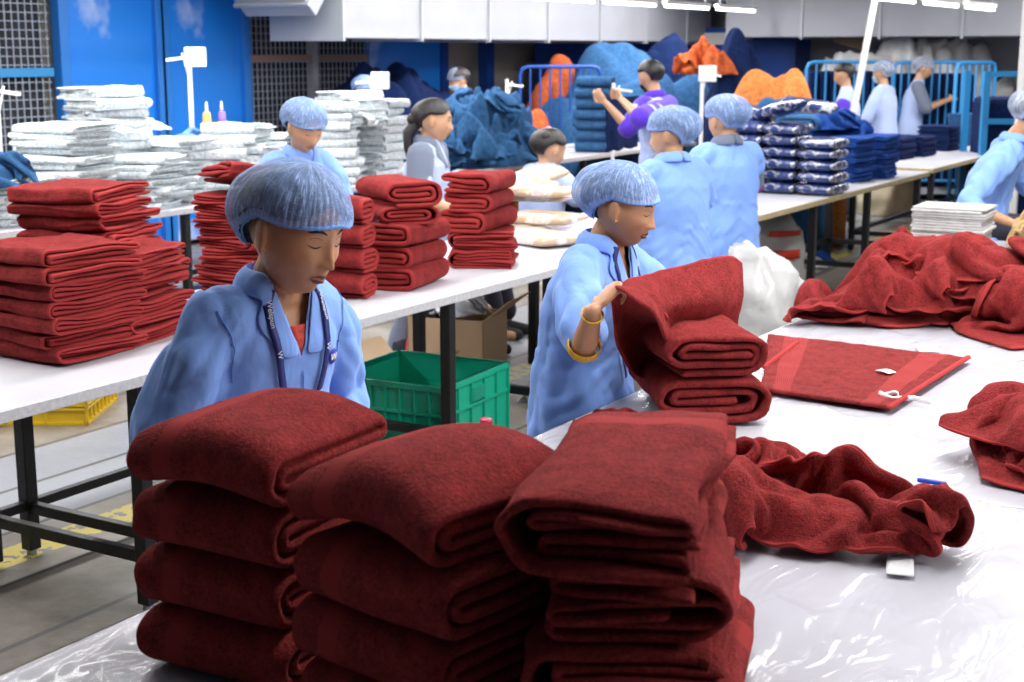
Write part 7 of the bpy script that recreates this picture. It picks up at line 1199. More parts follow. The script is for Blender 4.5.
# crumpled towel in the right foreground with its white care label
p = onz(850, 512)
o = cloth('crumpled_towel', 'c4', M['red2'], (p.x-.005, p.y-.215, YT), R(22), (.86, .76, 1.15)); tag(o, 'crumpled red towel with white care label, beside the right foreground pile', 'towel')
q = onz(900, 577); care_tag('care_label', Vector((q.x-o.location.x, q.y-o.location.y, .001)), 0, .045, .09, None, curl=.003)
lab = bpy.data.objects['care_label']; lab.parent = o; lab.matrix_parent_inverse = Matrix.Identity(4); lab.rotation_euler = (0, 0, R(16)-R(22)); m = Matrix.Rotation(-R(22), 3, 'Z'); v = m @ Vector((q.x-o.location.x, q.y-o.location.y, .001)); lab.data.transform(Matrix.Translation(-Vector((q.x-o.location.x, q.y-o.location.y, .001)))); lab.location = (v.x, v.y, .001); lab.scale = (1/.86, 1/.76, 1)
p = onz(785, 468); o = cloth('crumpled_towel', 'c2', M['red2'], (p.x-.10, p.y-.12, YT), R(100), (.5, .5, .6)); tag(o, 'low rumpled red towel just behind the labelled crumpled towel', 'towel')
# heap at the right edge
p = onz(1000, 478); o = cloth('crumpled_towel', 'd2', M['red2'], (p.x+.16, p.y+.16, YT), R(-40), (.72, .9, .82)); tag(o, 'rumpled red towel heaped at the right edge, lying beneath another', 'towel')
o = cloth('crumpled_towel', 'd4', M['red2'], (p.x+.12, p.y+.19, YT+.07), R(150), (1.0, .8, .62)); tag(o, 'red towel with pleated hem on top of the right edge heap', 'towel')
o = cloth('crumpled_towel', 'c1', M['red2'], (p.x+.22, p.y+.10, YT+.03), R(60), (.6, .5, .9)); tag(o, 'red towel spread over the right side of the right edge heap', 'towel')
# big heap of towels in the middle distance
base = onz(925, 326)
for i, (k, dx, dy, dz, rz, sc) in enumerate((
        ('d1', .02, .25, 0, 22, (.95, 1.0, .95)), ('d2', .55, .22, .0, 200, (1, 1, 1.15)), ('d2', -.20, .13, .0, 20, (.75, .85, .75)), ('d3', .42, .0, .0, 10, (.95, .95, .85)),
        ('c3', -.22, .02, .0, 40, (.85, .8, .9)), ('d4', .0, .35, .12, 80, (1.3, 1.1, .95)), ('c4', .18, .12, .10, 15, (.85, .75, 1.0)), ('c2', .52, .30, .2, 60, (.8, .8, 1)), ('c4', -.02, .04, .04, 30, (.95, .6, 1.5)), ('d4', .16, .20, .17, -30, (1.1, .9, .9)), ('c3', -.14, .26, .15, 55, (.6, .6, 1.1)))):
    o = cloth('crumpled_towel', k, M['red2'], (base.x+dx, base.y+dy, YT+dz), R(rz), sc)
    tag(o, ('red towel spread over the back of the big heap by the papers', 'red towel bunched at the right of the big heap', 'red towel draped at the left end of the big heap', 'red towel hanging its corner forward at the right of the big heap',
            'low red towel curling at the front left foot of the big heap', 'crumpled red towel crowning the big heap near the papers', 'twisted red towel across the middle front of the big heap', 'red towel on the upper right of the big heap', 'ropy crumpled towel along the front of the big heap', 'small bunched red towel on the front slope of the big heap', 'red towel rippling down the left slope of the big heap')[i], 'towel', 'towels in the big heap')
# flat towel with hems
c = [onz(*a) for a in ((768, 338), (968, 362), (889, 413), (762, 394))]
rows = [[c[0].lerp(c[1], t).lerp(c[3].lerp(c[2], t), s_)+Vector((0, 0, .012)) for t in (0, .2, .4, .6, .8, 1)] for s_ in (0, .33, .66, 1)]
flat = patch('flat_towel', rows, M['redflat'], nu=80, nv=40, thick=.009, wr=.0022, ws=14); tag(flat, 'red towel lying flat and open with hem and small labels', 'towel')
def strip(name, a, b_, w, h, mat, parent, origin):
    mb = MB().tube([Vector(a)-origin, Vector(a).lerp(Vector(b_), .5)-origin+Vector((0, 0, .001)), Vector(b_)-origin], w/2, 8, sx=h/w); return mb.build(name, mat, parent)
o0 = flat.location
h_ = strip('hem', c[1]+Vector((0, 0, .016)), c[2]+Vector((0, 0, .016)), .014, .018, M['red2'], flat, o0)
p2 = onz(797, 339, .83); strip('hem', c[3].lerp(c[0], .35)+Vector((0, 0, .016)), Vector((p2.x, p2.y, .818)), .014, .018, M['red2'], flat, o0)
a_ = onz(892, 374, .82); care_tag('care_label', a_-o0, R(60), .035, .055, flat, M['tag'], curl=.003)
cl = onz(895, 400, .805)
ring_pts = [cl+Vector((.028*math.cos(t)-.02, .022*math.sin(t), .012+.006*math.sin(2*t))) for t in [i*PI/7 for i in range(13)]]+[cl+Vector((.05, .012, .01)), cl+Vector((.10, .0, .006))]
mb = MB().tube([q-o0 for q in ring_pts], .0075, 6, sx=.25); mb.build('ribbon_label', M['tag'], flat)
q = onz(928, 350, .803); t_ = patch('paper_slip', [[q+Vector((x, y, .004)) for x in (-.035, 0, .035)] for y in (-.05, 0, .05)], M['tag'], 4, 4, .001, wr=.001); t_.rotation_euler.z = .4; tag(t_, 'small white paper slip under the edge of the big heap', 'paper slip')
p = onz(1000, 478); o = cloth('crumpled_towel', 'c4', M['red2'], (p.x+.06, p.y+.10, YT+.012), R(-50), (.55, .6, 1.05)); tag(o, 'red towel bunched along the near left side of the right edge heap', 'towel')
# pen and thread
q = onz(932, 482, .806); tag(MB().tube([(-.03, 0, 0), (.0, 0, 0), (.03, 0, 0)], .006, 8).build('pen_cap', plain('blue_plastic', (.01, .05, .5), .4), loc=q), 'blue plastic pen cap beside the right edge heap', 'pen cap')
q0 = onz(978, 500, .806); tag(MB().tube([Vector((x, y, 0)) for x, y in ((0, 0), (.05, -.02), (.1, -.01), (.16, -.03))], .0018, 6).build('thread', M['tag'], loc=q0), 'white loose thread end under the right edge heap', 'thread')
q0 = onz(1000, 668, .803); 
# stack of printed paper sheets
q = onz(938, 248); M['sheets'] = plain('printed_paper', (.55, .53, .52), .8, var=.12, vscale=30); e = empty('paper_bundle', (q.x+.03, q.y+.16, YT), R(2), 'stack of bundled white paper sheets behind the big towel heap', 'paper stack')
zz = 0; rg = random.Random(5)
for i in range(15):
    h = rg.uniform(.011, .016); dx, dy = rg.uniform(-.008, .008), rg.uniform(-.008, .008); w_, d_ = .18+rg.uniform(-.006, .006), .15+rg.uniform(-.005, .005)
    MB().box(dx-w_, dx+w_, dy-d_, dy+d_, zz, zz+h-.0025).build('bundle', M['sheets'], e, smooth=False, bevel=.003); zz += h
q = onz(1003, 250); o = cloth('beige_towel', 'c3', M['beige'], (q.x+.10, q.y+.22, YT), R(60), (.5, .45, 1.3)); tag(o, 'beige crumpled towel beside the paper stack at the right edge', 'towel')
# ------------------------------------------------------------------ red towel stacks on the sorting table
def protos(k, LEN, W, levels, p, mat, seed, name='folded_towel', **kw):
    out = []
    for i in range(k):
        mb, HT = fold_mesh(LEN, W, levels, p, seed+i, **kw); o = mb.build(name, M[mat], subsurf=1 if kw.get('nx', 12) > 7 else 0); o['_h'] = HT; out.append(o)
    return out
def xy(px, py, z=.8): q = onz(px, py, z); return (q.x, q.y, z)
PA = protos(5, .34, .40, SER4, .0138, 'red2', 100, nx=14, ny=14, stag=.022, jit=.02, sag=.016, bulge=1.1)
Q = xy(55, 368)
stack(PA, (Q[0]-.16, Q[1]+.20, .8), R(-4), 7, 'red folded towel', 'in the lower left corner stack', 'towel', 'lower left red stack', 1, jx=.014)
Q = xy(118, 350)
stack(PA, (Q[0]-.18, Q[1]+.20, .8), R(6), 6, 'red folded towel', 'in the stack behind the corner stack', 'towel', 'second red stack', 2, jx=.016, jr=5)
stack(PA, (-4.04, 3.80, .8), R(12), 10, 'red folded towel', 'in the tallest stack left of front woman', 'towel', 'tall left red stack', 3, jx=.012, jr=4, lean=(-.004, -.008))
PB = protos(2, .30, .32, SER6, .0125, 'red2', 120, nx=14, ny=14, stag=.02, jit=.018, sag=.012)
Q = xy(222, 338)
stack(PB, (-3.98, 4.52, .8), R(95), 6, 'red folded towel', 'in the stack just left of the front woman', 'towel', 'red stack beside the front woman', 4, jx=.02, jr=8)
o = clone(PA[0]); place(o, -3.95, 4.56, .8+6*.076, R(60), (1.1, 1, 1.3), rx=R(-8), ry=R(10), lb='red towel slumped on top of the stack left of the front woman')
# rolled ends stack right behind the front woman's head
Q = xy(362, 302)
PC = protos(3, .36, .22, SPI, .0215, 'red2', 130, nx=12, ny=12, stag=.004, bulge=1.3, pillow=.15)
stack(PC, (Q[0]-.22, Q[1]+.06, .8), R(18), 4, 'plump red folded towel', 'in the stack right of the front woman', 'towel', 'plump red stack', 5, jx=.008, jr=4)
# front stack of the pair, right
PD = protos(3, .36, .24, [0, 5, 4, 3, 2, 1][::-1] if False else SER4, .0215, 'red2', 140, nx=14, ny=14, stag=.018, jit=.016, sag=.014, bulge=1.15)
Q = xy(450, 286)
r_, zt_ = stack(PD, (Q[0]-.20, Q[1]-.06, .8), R(98), 3, 'red folded towel with rounded fold', 'in the middle stack near the table edge', 'towel', 'middle red stack', 6, jx=.012, jr=5, zs=1.12)
PE = protos(2, .32, .24, SPI, .0205, 'red2', 150, nx=12, ny=14, stag=.01, bulge=1.15)
for i in range(2):
    o = PE[i]; used_proto.add(o.name); place(o, Q[0]-.24, Q[1]-.03, zt_+i*.075, R(-40+8*i), (1.1, 1.1, .8 if i == 0 else 1.1), lb=('red folded towel second from top of the middle stack near the table edge', 'red folded towel with spiral end topmost on the middle stack near the edge')[i], g='middle red stack')
Q = xy(519, 266)
r_, z1 = stack(PB, (Q[0]-.17, Q[1]-.03, .8), R(-60), 2, 'red folded towel with open end showing', 'under the stack by the beige packs', 'towel', 'rear red stack', 7, jx=.006, jr=3, zs=1.2)
stack(PD, (Q[0]-.21, Q[1]-.02, z1), R(100), 3, 'red folded towel', 'on the stack by the beige packs', 'towel', 'rear red stack', 8, jx=.014, jr=6, zs=1.12)
for nm, v in (('second red stack', (.168, .10, .02)),):
    t_ = [o for o in COL.objects if o.get('group') == nm][3]; care_tag('care_label', Vector(v), R(80), .03, .05, t_, M['tag'], curl=.004)
# ------------------------------------------------------------------ beige packs in clear bags
def pack_mesh(LX, LY, H, seed, n=14):
    """soft bagged pack: pillow with crimped ends"""
    v = []; nu_ = n*4; rows = 14
    for j in range(rows+1):
        t = j/rows; x = (t-.5)*LX; e = math.sin(PI*min(1, max(0, t)))**.28
        for k in range(nu_):
            a = 2*PI*k/nu_; c, s_ = math.cos(a), math.sin(a); y = LY/2*math.copysign(abs(c)**.5, c)*(.93+.07*e); z = H/2*math.copysign(abs(s_)**.6, s_)*(.25+.75*e)
            q = (x, y, z); w = nz(q, 9, seed)*.005+nz(q, 35, seed)*.003; v.append((x+w*.6, y+w*.6, max(.001, z+H/2+w*(1 if s_ > 0 else .2))))
    f = [(j*nu_+k, j*nu_+(k+1) % nu_, (j+1)*nu_+(k+1) % nu_, (j+1)*nu_+k) for j in range(rows) for k in range(nu_)]
    f.append(tuple(range(nu_-1, -1, -1))); f.append(tuple(rows*nu_+k for k in range(nu_)))
    return MB().add(v, f, [(p[0]/LX+.5, p[1]/LY+.5) for p in v])
def bagmat(name, inner, shine=.35, streak=.5, scale=10):
    m, nt, b = nodes(name); tc = N(nt, 'ShaderNodeTexCoord'); n = N(nt, 'ShaderNodeTexNoise', Scale=scale, Detail=4, Distortion=1.5); L(nt, tc.outputs['Object'], n.inputs['Vector'])
    cr = N(nt, 'ShaderNodeValToRGB'); L(nt, n.outputs['Fac'], cr.inputs[0]); e = cr.color_ramp.elements; e[0].position = streak; e[0].color = (*inner, 1); e[1].position = streak+.16; e[1].color = (.86, .86, .88, 1)
    L(nt, cr.outputs[0], b.inputs['Base Color']); b.inputs['Roughness'].default_value = .22; b.inputs['Coat Weight'].default_value = shine; b.inputs['Coat Roughness'].default_value = .1
    bp = N(nt, 'ShaderNodeBump', Strength=.8, Distance=.01); L(nt, n.outputs['Fac'], bp.inputs['Height']); L(nt, bp.outputs[0], b.inputs['Normal']); return m
M['bagbeige'] = bagmat('beige_goods_in_clear_bag', (.56, .41, .27), streak=.52, scale=7); M['bagnavy'] = bagmat('navy_goods_in_clear_bag', (.02, .04, .16), streak=.55, scale=9); M['bagside'] = bagmat('pale_bag_end', (.3, .35, .5), streak=.35, scale=16)
bp0 = pack_mesh(.42, .30, .065, 3).build('wrapped_pack', M['bagbeige'])
spots = [(522, 240, 0, 25, 0, 0, 'at the left foot of the beige heap'), (553, 246, 0, -22, 0, 0, 'lowest beside the towel folder'), (555, 236, 1, 0, 0, 0, 'second layer beside the towel folder'), (548, 222, 2.0, 12, 0, 0, 'third layer of the beige heap'),
         (552, 228, 3, 8, 0, 0, 'fourth layer of the beige heap'), (545, 222, 4, -35, 14, 0, 'tilted on top of the beige heap'), (528, 226, 3.4, -10, 8, 4, 'upper left on the beige heap')]
for i, (x, y, lv, rz, rx, ry, wh) in enumerate(spots):
    o = bp0 if i == 0 else clone(bp0); q = onz(x, y, .8); o.location = (q.x-.10, q.y+.05, .8+lv*.058); o.rotation_euler = (R(rx), R(ry), R(rz)); tag(o, 'beige goods in clear bag, '+wh, 'wrapped pack', 'beige bagged packs')
for i in range(3):
    o = clone(bp0); q = onz(612+i*14, 150+3*i, .8); o.location = (-3.75-.12*i, 8.0+.35*i, .8+.06*(2-i)); o.rotation_euler = (0, R(6), R(20-15*i)); tag(o, 'beige bagged pack behind the folder, '+('by the navy packs, top', 'middle one of the three', 'lowest of the three')[i], 'wrapped pack', 'beige bagged packs')
# ------------------------------------------------------------------ navy packs in clear plastic
np_ = [pack_mesh(.40, .26, .088, 20+i, n=8).build('plastic_pack', M['bagnavy']) for i in range(2)]
for o in np_: o['_h'] = .085
Q = xy(800, 190)
def packwall(x0, y0, nx_, ny_, nzs, lbl, g, seed):
    rg = random.Random(seed)
    for a in range(nx_):
        for b_ in range(ny_):
            n = nzs[a][b_] if isinstance(nzs, list) else nzs
            stack(np_, (x0+a*.27, y0+b_*.43, .8), R(90), n, 'navy pack in clear plastic', f'in {lbl[a*ny_+b_]}', 'plastic pack', g, seed+a*7+b_, jx=.008, jr=3)
packwall(-3.95, 9.95, 3, 1, [[6], [6], [5]], ['the rear packed column', 'the middle packed column', 'the front packed column'], 'navy packs wall', 40)
packwall(-3.95, 9.5, 1, 1, [[4]], ['the column nearest the turned women'], 'navy packs wall', 60)
packwall(-4.0, 8.75, 1, 1, [[3]], ['the low column left of turned women'], 'navy packs wall', 70)
o = clone(np_[0]); q = onz(858, 179, .8); o.location = (q.x-.12, q.y, .8); o.rotation_euler = (0, 0, R(60)); o.scale = (.55, .7, .8); tag(o, 'small clear plastic pack lying alone near the table edge', 'plastic pack')
for i, (dx, dy, rz, ry) in enumerate(((-.1, .1, 30, 12), (.2, .0, -40, -14), (.32, .25, 10, 6))):
    o = clone(np_[i % 2]); o.location = (-3.95+dx, 9.95+dy, .8+.52+.02*i); o.rotation_euler = (R(5), R(ry), R(rz)); tag(o, ('navy plastic pack tossed on the packed wall, leftmost', 'navy plastic pack tilted on the packed wall, middle', 'navy plastic pack flat on the packed wall, rightmost')[i], 'plastic pack', 'navy packs wall')
# ------------------------------------------------------------------ blue folded stacks
PBL = protos(2, .30, .34, SER2, .020, 'blue', 200, nx=6, ny=6, stag=.01, sag=.008); PST = protos(2, .32, .30, SER4, .022, 'steelblue', 210, nx=6, ny=6, bulge=1.2)
PNV = protos(2, .32, .34, SER2, .026, 'navy', 220, nx=6, ny=6)
for i, (x, y, n, rz, wh) in enumerate(((-4.05, 11.25, 12, 80, 'stack beside the plastic packs'), (-3.62, 11.05, 9, 80, 'left stack at the table edge'), (-4.0, 11.7, 10, 95, 'stack behind the table edge'), (-3.55, 11.48, 9, 88, 'right stack at the table edge'), (-3.95, 12.0, 7, 88, 'last stack on the worktable'))):
    stack(PBL, (x, y, .8), R(rz), n, 'blue folded towel', 'in the '+wh, 'towel', 'blue stacks on the right table', 80+i, jx=.02, jr=6)
for i, (x, y, k, s_, wh) in enumerate(((-3.85, 11.3, 'd4', .9, 'left'), (-3.7, 11.6, 'c4', .6, 'right'))):
    o = cloth('crumpled_towel', k, M['blue'], (x, y, 1.18-.06*i), R(40+70*i), (s_, s_, .9), sub=1); tag(o, f'blue towel tumbled over the blue stacks, {wh} one', 'towel', 'tumbled blue towels')
for i, (px, X, n, wh, pr) in enumerate(((892, -4.0, 4, 'leftmost farthest table stack', PNV), (912, -3.95, 4, 'second farthest table stack', PNV), (937, -3.95, 5, 'third farthest table stack', PNV), (965, -3.9, 4, 'farthest table stack nearest the edge woman', PST), (983, -4.2, 6, 'tall stack ending the farthest table', PNV))):
    q = onx(px, 140, X); stack(pr, (X, q.y, .8), R(85), n, 'dark blue folded towel', 'in the '+wh, 'towel', 'stacks on the farthest table', 100+i, jx=.012, jr=4)
# ------------------------------------------------------------------ white cloth piles on the second row
PW = protos(3, .46, .42, SER4, .0125, 'white', 230, nx=8, ny=8, stag=.02, sag=.008, jit=.014, bulge=1.1)
PW2 = protos(2, .40, .36, SER6, .012, 'white', 240, nx=6, ny=7, stag=.03, sag=.014, jit=.02)
for i, (px, X, n, rz, wh, pr) in enumerate(((2, -6.95, 6, 5, 'low pile at left frame edge', PW), (70, -7.0, 12, 10, 'tall left pile before the blue panels', PW), (108, -7.3, 11, 80, 'rear left pile before the blue panels', PW2),
        (138, -6.95, 7, 14, 'front of the broad middle pile', PW), (176, -7.05, 9, 12, 'rear of the broad middle pile', PW), (206, -6.95, 6, 70, 'right end of the middle pile', PW2), (240, -7.1, 7, 15, 'small pile left of the capped woman', PW2),
        (270, -7.35, 8, 10, 'pile behind the capped woman', PW), (330, -6.95, 9, 30, 'left part of the crumbling pile', PW2), (352, -7.2, 10, 70, 'rear part of the crumbling pile', PW2), (376, -6.95, 9, 100, 'right end of the crumbling pile', PW2))):
    q = onx(px, 180, X); stack(pr, (X, q.y, .8), R(rz), n, 'white folded cloth', 'in the '+wh, 'folded cloth', 'white cloth piles', 130+i, jx=.035, jr=10)
for i, (px, X, k, z, wh) in enumerate(((345, -7.0, 'c4', 1.22, 'draped over the crumbling pile, left'), (372, -7.0, 'd4', 1.16, 'bunched on the crumbling pile, right'), (125, -7.2, 'c2', 1.26, 'rumpled between the two tall left piles'))):
    q = onx(px, 180, X); o = cloth('loose_cloth', k, M['white'], (X, q.y, z), R(60*i), (.8, .8, .8), sub=1); tag(o, 'loose white cloth '+wh, 'cloth', 'loose white cloths')
q = onx(195, 180, -7.45); o = cloth('blue_cloth', 'c3', plain('pale_blue_cotton', (.12, .25, .55), .8), (-7.4, q.y, 1.12), R(70), (.9, .6, .8), sub=1); tag(o, 'pale blue cloth spread behind the middle white pile', 'cloth')
# ------------------------------------------------------------------ people
def skin_mat(name, col):
    m, nt, b = nodes(name); b.inputs['Base Color'].default_value = (*col, 1); b.inputs['Roughness'].default_value = .42; b.inputs['Specular IOR Level'].default_value = .45
    b.inputs['Subsurface Weight'].default_value = .08; b.inputs['Subsurface Radius'].default_value = (.01, .004, .002)
    tc = N(nt, 'ShaderNodeTexCoord'); n = N(nt, 'ShaderNodeTexNoise', Scale=22, Detail=6); L(nt, tc.outputs['Object'], n.inputs['Vector'])
    mr = N(nt, 'ShaderNodeMapRange'); L(nt, n.outputs['Fac'], mr.inputs[0]); mr.inputs[3].default_value = .85; mr.inputs[4].default_value = 1.15
    s_ = N(nt, 'ShaderNodeVectorMath', operation='SCALE'); s_.inputs[0].default_value = col; L(nt, mr.outputs[0], s_.inputs['Scale']); L(nt, s_.outputs[0], b.inputs['Base Color'])
    n2 = N(nt, 'ShaderNodeTexNoise', Scale=500, Detail=2); L(nt, tc.outputs['Object'], n2.inputs['Vector'])
    bp = N(nt, 'ShaderNodeBump', Strength=.12, Distance=.002); L(nt, n2.outputs['Fac'], bp.inputs['Height']); L(nt, bp.outputs[0], b.inputs['Normal']); return m
M['skin'] = skin_mat('brown_skin', (.55, .28, .15)); M['skinl'] = skin_mat('lighter_brown_skin', (.56, .32, .19))
M['lips'] = plain('lips', (.20, .06, .05), .4); M['hair'] = plain('black_hair', (.012, .009, .009), .38, bump=.6, bscale=120)
M['brow'] = plain('eyebrow', (.03, .015, .01), .8); M['lash'] = plain('lash_line', (.02, .01, .01), .6); M['eyewhite'] = plain('eye_white', (.6, .56, .52), .3)
M['gold'] = plain('gold_earring', (.8, .55, .2), .25, metal=.9)
def cloth_mat(name, col, weave=700, rough=.8, fold=.35):
    m, nt, b = nodes(name); b.inputs['Roughness'].default_value = rough; b.inputs['Specular IOR Level'].default_value = .25; b.inputs['Sheen Weight'].default_value = .15
    tc = N(nt, 'ShaderNodeTexCoord'); n = N(nt, 'ShaderNodeTexNoise', Scale=9, Detail=3, Distortion=.6); n2 = N(nt, 'ShaderNodeTexNoise', Scale=weave, Detail=1)
    mp = N(nt, 'ShaderNodeMapping'); mp.inputs['Scale'].default_value = (1, 1, .45); L(nt, tc.outputs['Object'], mp.inputs[0]); L(nt, mp.outputs[0], n.inputs['Vector']); L(nt, tc.outputs['Object'], n2.inputs['Vector'])
    b.inputs['Base Color'].default_value = (*col, 1)
    bp = N(nt, 'ShaderNodeBump', Strength=fold, Distance=.035); L(nt, n.outputs['Fac'], bp.inputs['Height']); bq = N(nt, 'ShaderNodeBump', Strength=.15, Distance=.002); L(nt, n2.outputs['Fac'], bq.inputs['Height']); L(nt, bp.outputs[0], bq.inputs['Normal']); L(nt, bq.outputs[0], b.inputs['Normal']); return m
M['smock'] = cloth_mat('light_blue_cotton', (.235, .42, .92)); M['smockedge'] = cloth_mat('blue_cotton_seam', (.10, .25, .62)); M['lavender'] = cloth_mat('pale_lavender_cotton', (.42, .52, .80))
M['violet'] = cloth_mat('violet_cotton', (.09, .03, .5)); M['greycloth'] = cloth_mat('grey_cotton', (.16, .19, .26)); M['magenta'] = cloth_mat('magenta_cloth', (.28, .02, .2)); M['trouser'] = cloth_mat('dark_trousers', (.03, .03, .05))
M['redcloth'] = plain('red_printed_kurta', (.55, .05, .03), .7, var=.6, vscale=60); M['yellow'] = plain('yellow_bangle', (.75, .42, .03), .5, var=.3, vscale=120); M['lanyard'] = plain('navy_ribbon', (.008, .018, .16), .5)
M['dots'] = plain('black_cloth', (.02, .02, .022), .8); M['tee'] = plain('red_cotton', (.7, .06, .03), .8); M['mask'] = plain('face_mask', (.45, .62, .75), .7); M['wprint'] = plain('white_print', (.85, .85, .9), .6)
def net_mat(name, col, opac=.55, freq=95, hue=(.50, .66, .96)):
    """thin non-woven cap: pleats and fibres over see-through film"""
    m, nt, b = nodes(name); out = nt.nodes['Material Output']; b.inputs['Roughness'].default_value = .55; b.inputs['Base Color'].default_value = (*col, 1)
    tc = N(nt, 'ShaderNodeTexCoord'); sp = N(nt, 'ShaderNodeSeparateXYZ'); L(nt, tc.outputs['UV'], sp.inputs[0])
    mp = N(nt, 'ShaderNodeMapping'); mp.inputs['Scale'].default_value = (freq, 3.0, 1); L(nt, tc.outputs['UV'], mp.inputs[0])
    n = N(nt, 'ShaderNodeTexNoise', Scale=1.6, Detail=3, Distortion=1.4); L(nt, mp.outputs[0], n.inputs['Vector'])
    mp2 = N(nt, 'ShaderNodeMapping'); mp2.inputs['Scale'].default_value = (24, 120, 1); mp2.inputs['Rotation'].default_value = (0, 0, .35); L(nt, tc.outputs['UV'], mp2.inputs[0])
    n2 = N(nt, 'ShaderNodeTexNoise', Scale=1.3, Detail=2, Distortion=1.0); L(nt, mp2.outputs[0], n2.inputs['Vector'])
    sc2 = N(nt, 'ShaderNodeMath', operation='MULTIPLY'); L(nt, n2.outputs['Fac'], sc2.inputs[0]); sc2.inputs[1].default_value = .9; mx0 = N(nt, 'ShaderNodeMath', operation='MAXIMUM'); L(nt, n.outputs['Fac'], mx0.inputs[0]); L(nt, sc2.outputs[0], mx0.inputs[1])
    mr = N(nt, 'ShaderNodeMapRange'); L(nt, mx0.outputs[0], mr.inputs[0]); mr.inputs[1].default_value = .5; mr.inputs[2].default_value = .66; mr.inputs[3].default_value = opac*.62; mr.inputs[4].default_value = min(1, opac*1.5)
    # denser near the elastic
    e = N(nt, 'ShaderNodeMapRange'); L(nt, sp.outputs['Y'], e.inputs[0]); e.inputs[1].default_value = .10; e.inputs[2].default_value = .0; e.inputs[3].default_value = 0; e.inputs[4].default_value = .6
    ad = N(nt, 'ShaderNodeMath', operation='ADD'); ad.use_clamp = True; L(nt, mr.outputs[0], ad.inputs[0]); L(nt, e.outputs[0], ad.inputs[1])
    tr = N(nt, 'ShaderNodeBsdfTransparent'); mx = N(nt, 'ShaderNodeMixShader'); L(nt, ad.outputs[0], mx.inputs[0]); L(nt, tr.outputs[0], mx.inputs[1]); L(nt, b.outputs[0], mx.inputs[2]); L(nt, mx.outputs[0], out.inputs[0])
    mc = N(nt, 'ShaderNodeMix'); mc.data_type = 'RGBA'; L(nt, mx0.outputs[0], mc.inputs[0]); mc.inputs[6].default_value = (*col, 1); mc.inputs[7].default_value = (*hue, 1); L(nt, mc.outputs[2], b.inputs['Base Color'])
    bp = N(nt, 'ShaderNodeBump', Strength=.6, Distance=.006); L(nt, mx0.outputs[0], bp.inputs['Height']); L(nt, bp.outputs[0], b.inputs['Normal']); return m
M['net'] = net_mat('blue_bouffant_net', (.14, .34, .85), .72); M['netw'] = net_mat('pale_bouffant_net', (.42, .55, .80), .5, hue=(.8, .86, .95)); M['netedge'] = plain('blue_elastic', (.16, .42, .9), .6)

def G(a, s): return math.exp(-(a/s)**2)
def head_pt(y0, z0, front=True):
    pass
def head_surf(th, ph, off=0.0, female=True, eyes='down'):
    """point of the head for polar angle th (0 top) and azimuth ph (0 = face), head-local metres"""
    dx, dy, dz = math.sin(th)*math.cos(ph), math.sin(th)*math.sin(ph), math.cos(th)
    x, y, z = .098*dx, .0775*dy, .112*dz
    if z < 0:
        t = -z/.112; y *= 1-.30*t**1.6; x = x*(1-.10*t) + .012*t
        if x < 0: x *= 1-.5*t
    if dx < 0 and z > -.04: x -= .012*(-dx)*(1-abs(z-.02)/.12)
    if dx > 0:
        # flatten the face a little, then model features
        x -= .010*dx**3*max(0, 1-abs(z)/.11)
        fr = max(0, dx)**.5; ay = abs(y)
        x += fr*(.0035*G(z-.030, .012)*G(ay-.026, .022))                          # brow
        x -= fr*(.0100*G(z-.010, .013)*G(ay-.031, .014))                          # socket
        if eyes: x += fr*(.0075*G(z-.009, .0088)*G(ay-.031, .0125))               # lid over the eyeball
        x += fr*(.0040*G(z+.022, .016)*G(ay-.042, .018))                          # cheek bone
        x -= fr*.003*G(z+.055, .02)*G(ay-.045, .014)
        nb = max(0, min(1, (.018-z)/.052)) if z > -.036 else max(0, 1-(-.036-z)/.008)
        x += fr*(.004+.0195*nb**1.15)*G(y, .0075+.0030*nb)*(1 if z < .03 else G(z-.03, .015))    # nose
        x += fr*.0085*G(z+.033, .0065)*G(ay-.0125, .0055)                          # wings
        x += fr*.0078*G(z+.0545, .0048)*G(y, .0175)*(1-.12*G(y, .004)) + fr*.0088*G(z+.0660, .0055)*G(y, .0150)    # lips
        x -= fr*.0052*G(z+.0602, .0022)*G(y, .021) + fr*.0030*G(z+.0755, .0045)*G(y, .015)
        x += fr*.0078*G(z+.093, .0135)*G(y, .019)                                   # chin
    p = Vector((x, y, z))
    if off: p += Vector((dx/.093, dy/.073, dz/.112)).normalized()*off
    return p
HU, HV = 120, 96
def head_mesh(mb, X, female=True):
    v = []
    for j in range(HV+1):
        t = PI*(.004+.992*j/HV)
        for k in range(HU):
            # denser samples on the face
            q = k/HU*2*PI; ph = q - .55*math.sin(q); v.append(X @ head_surf(t, ph))
    f = [(j*HU+k, (j+1)*HU+k, (j+1)*HU+(k+1) % HU, j*HU+(k+1) % HU) for j in range(HV) for k in range(HU)]
    f.append(tuple(range(HU))); f.append(tuple(HV*HU+k for k in range(HU-1, -1, -1)))
    mb.add(v, f)
def head_dir(y, z):
    """angles of the face surface over (y, z)"""
    th, ph = PI/2, 0
    for _ in range(14):
        p = head_surf(th, ph); th += (p.z-z)/.112*.7/max(.3, math.sin(th)); ph += (y-p.y)/.073*.7
        ph = max(-1.5, min(1.5, ph)); th = max(.2, min(3.0, th))
    return th, ph
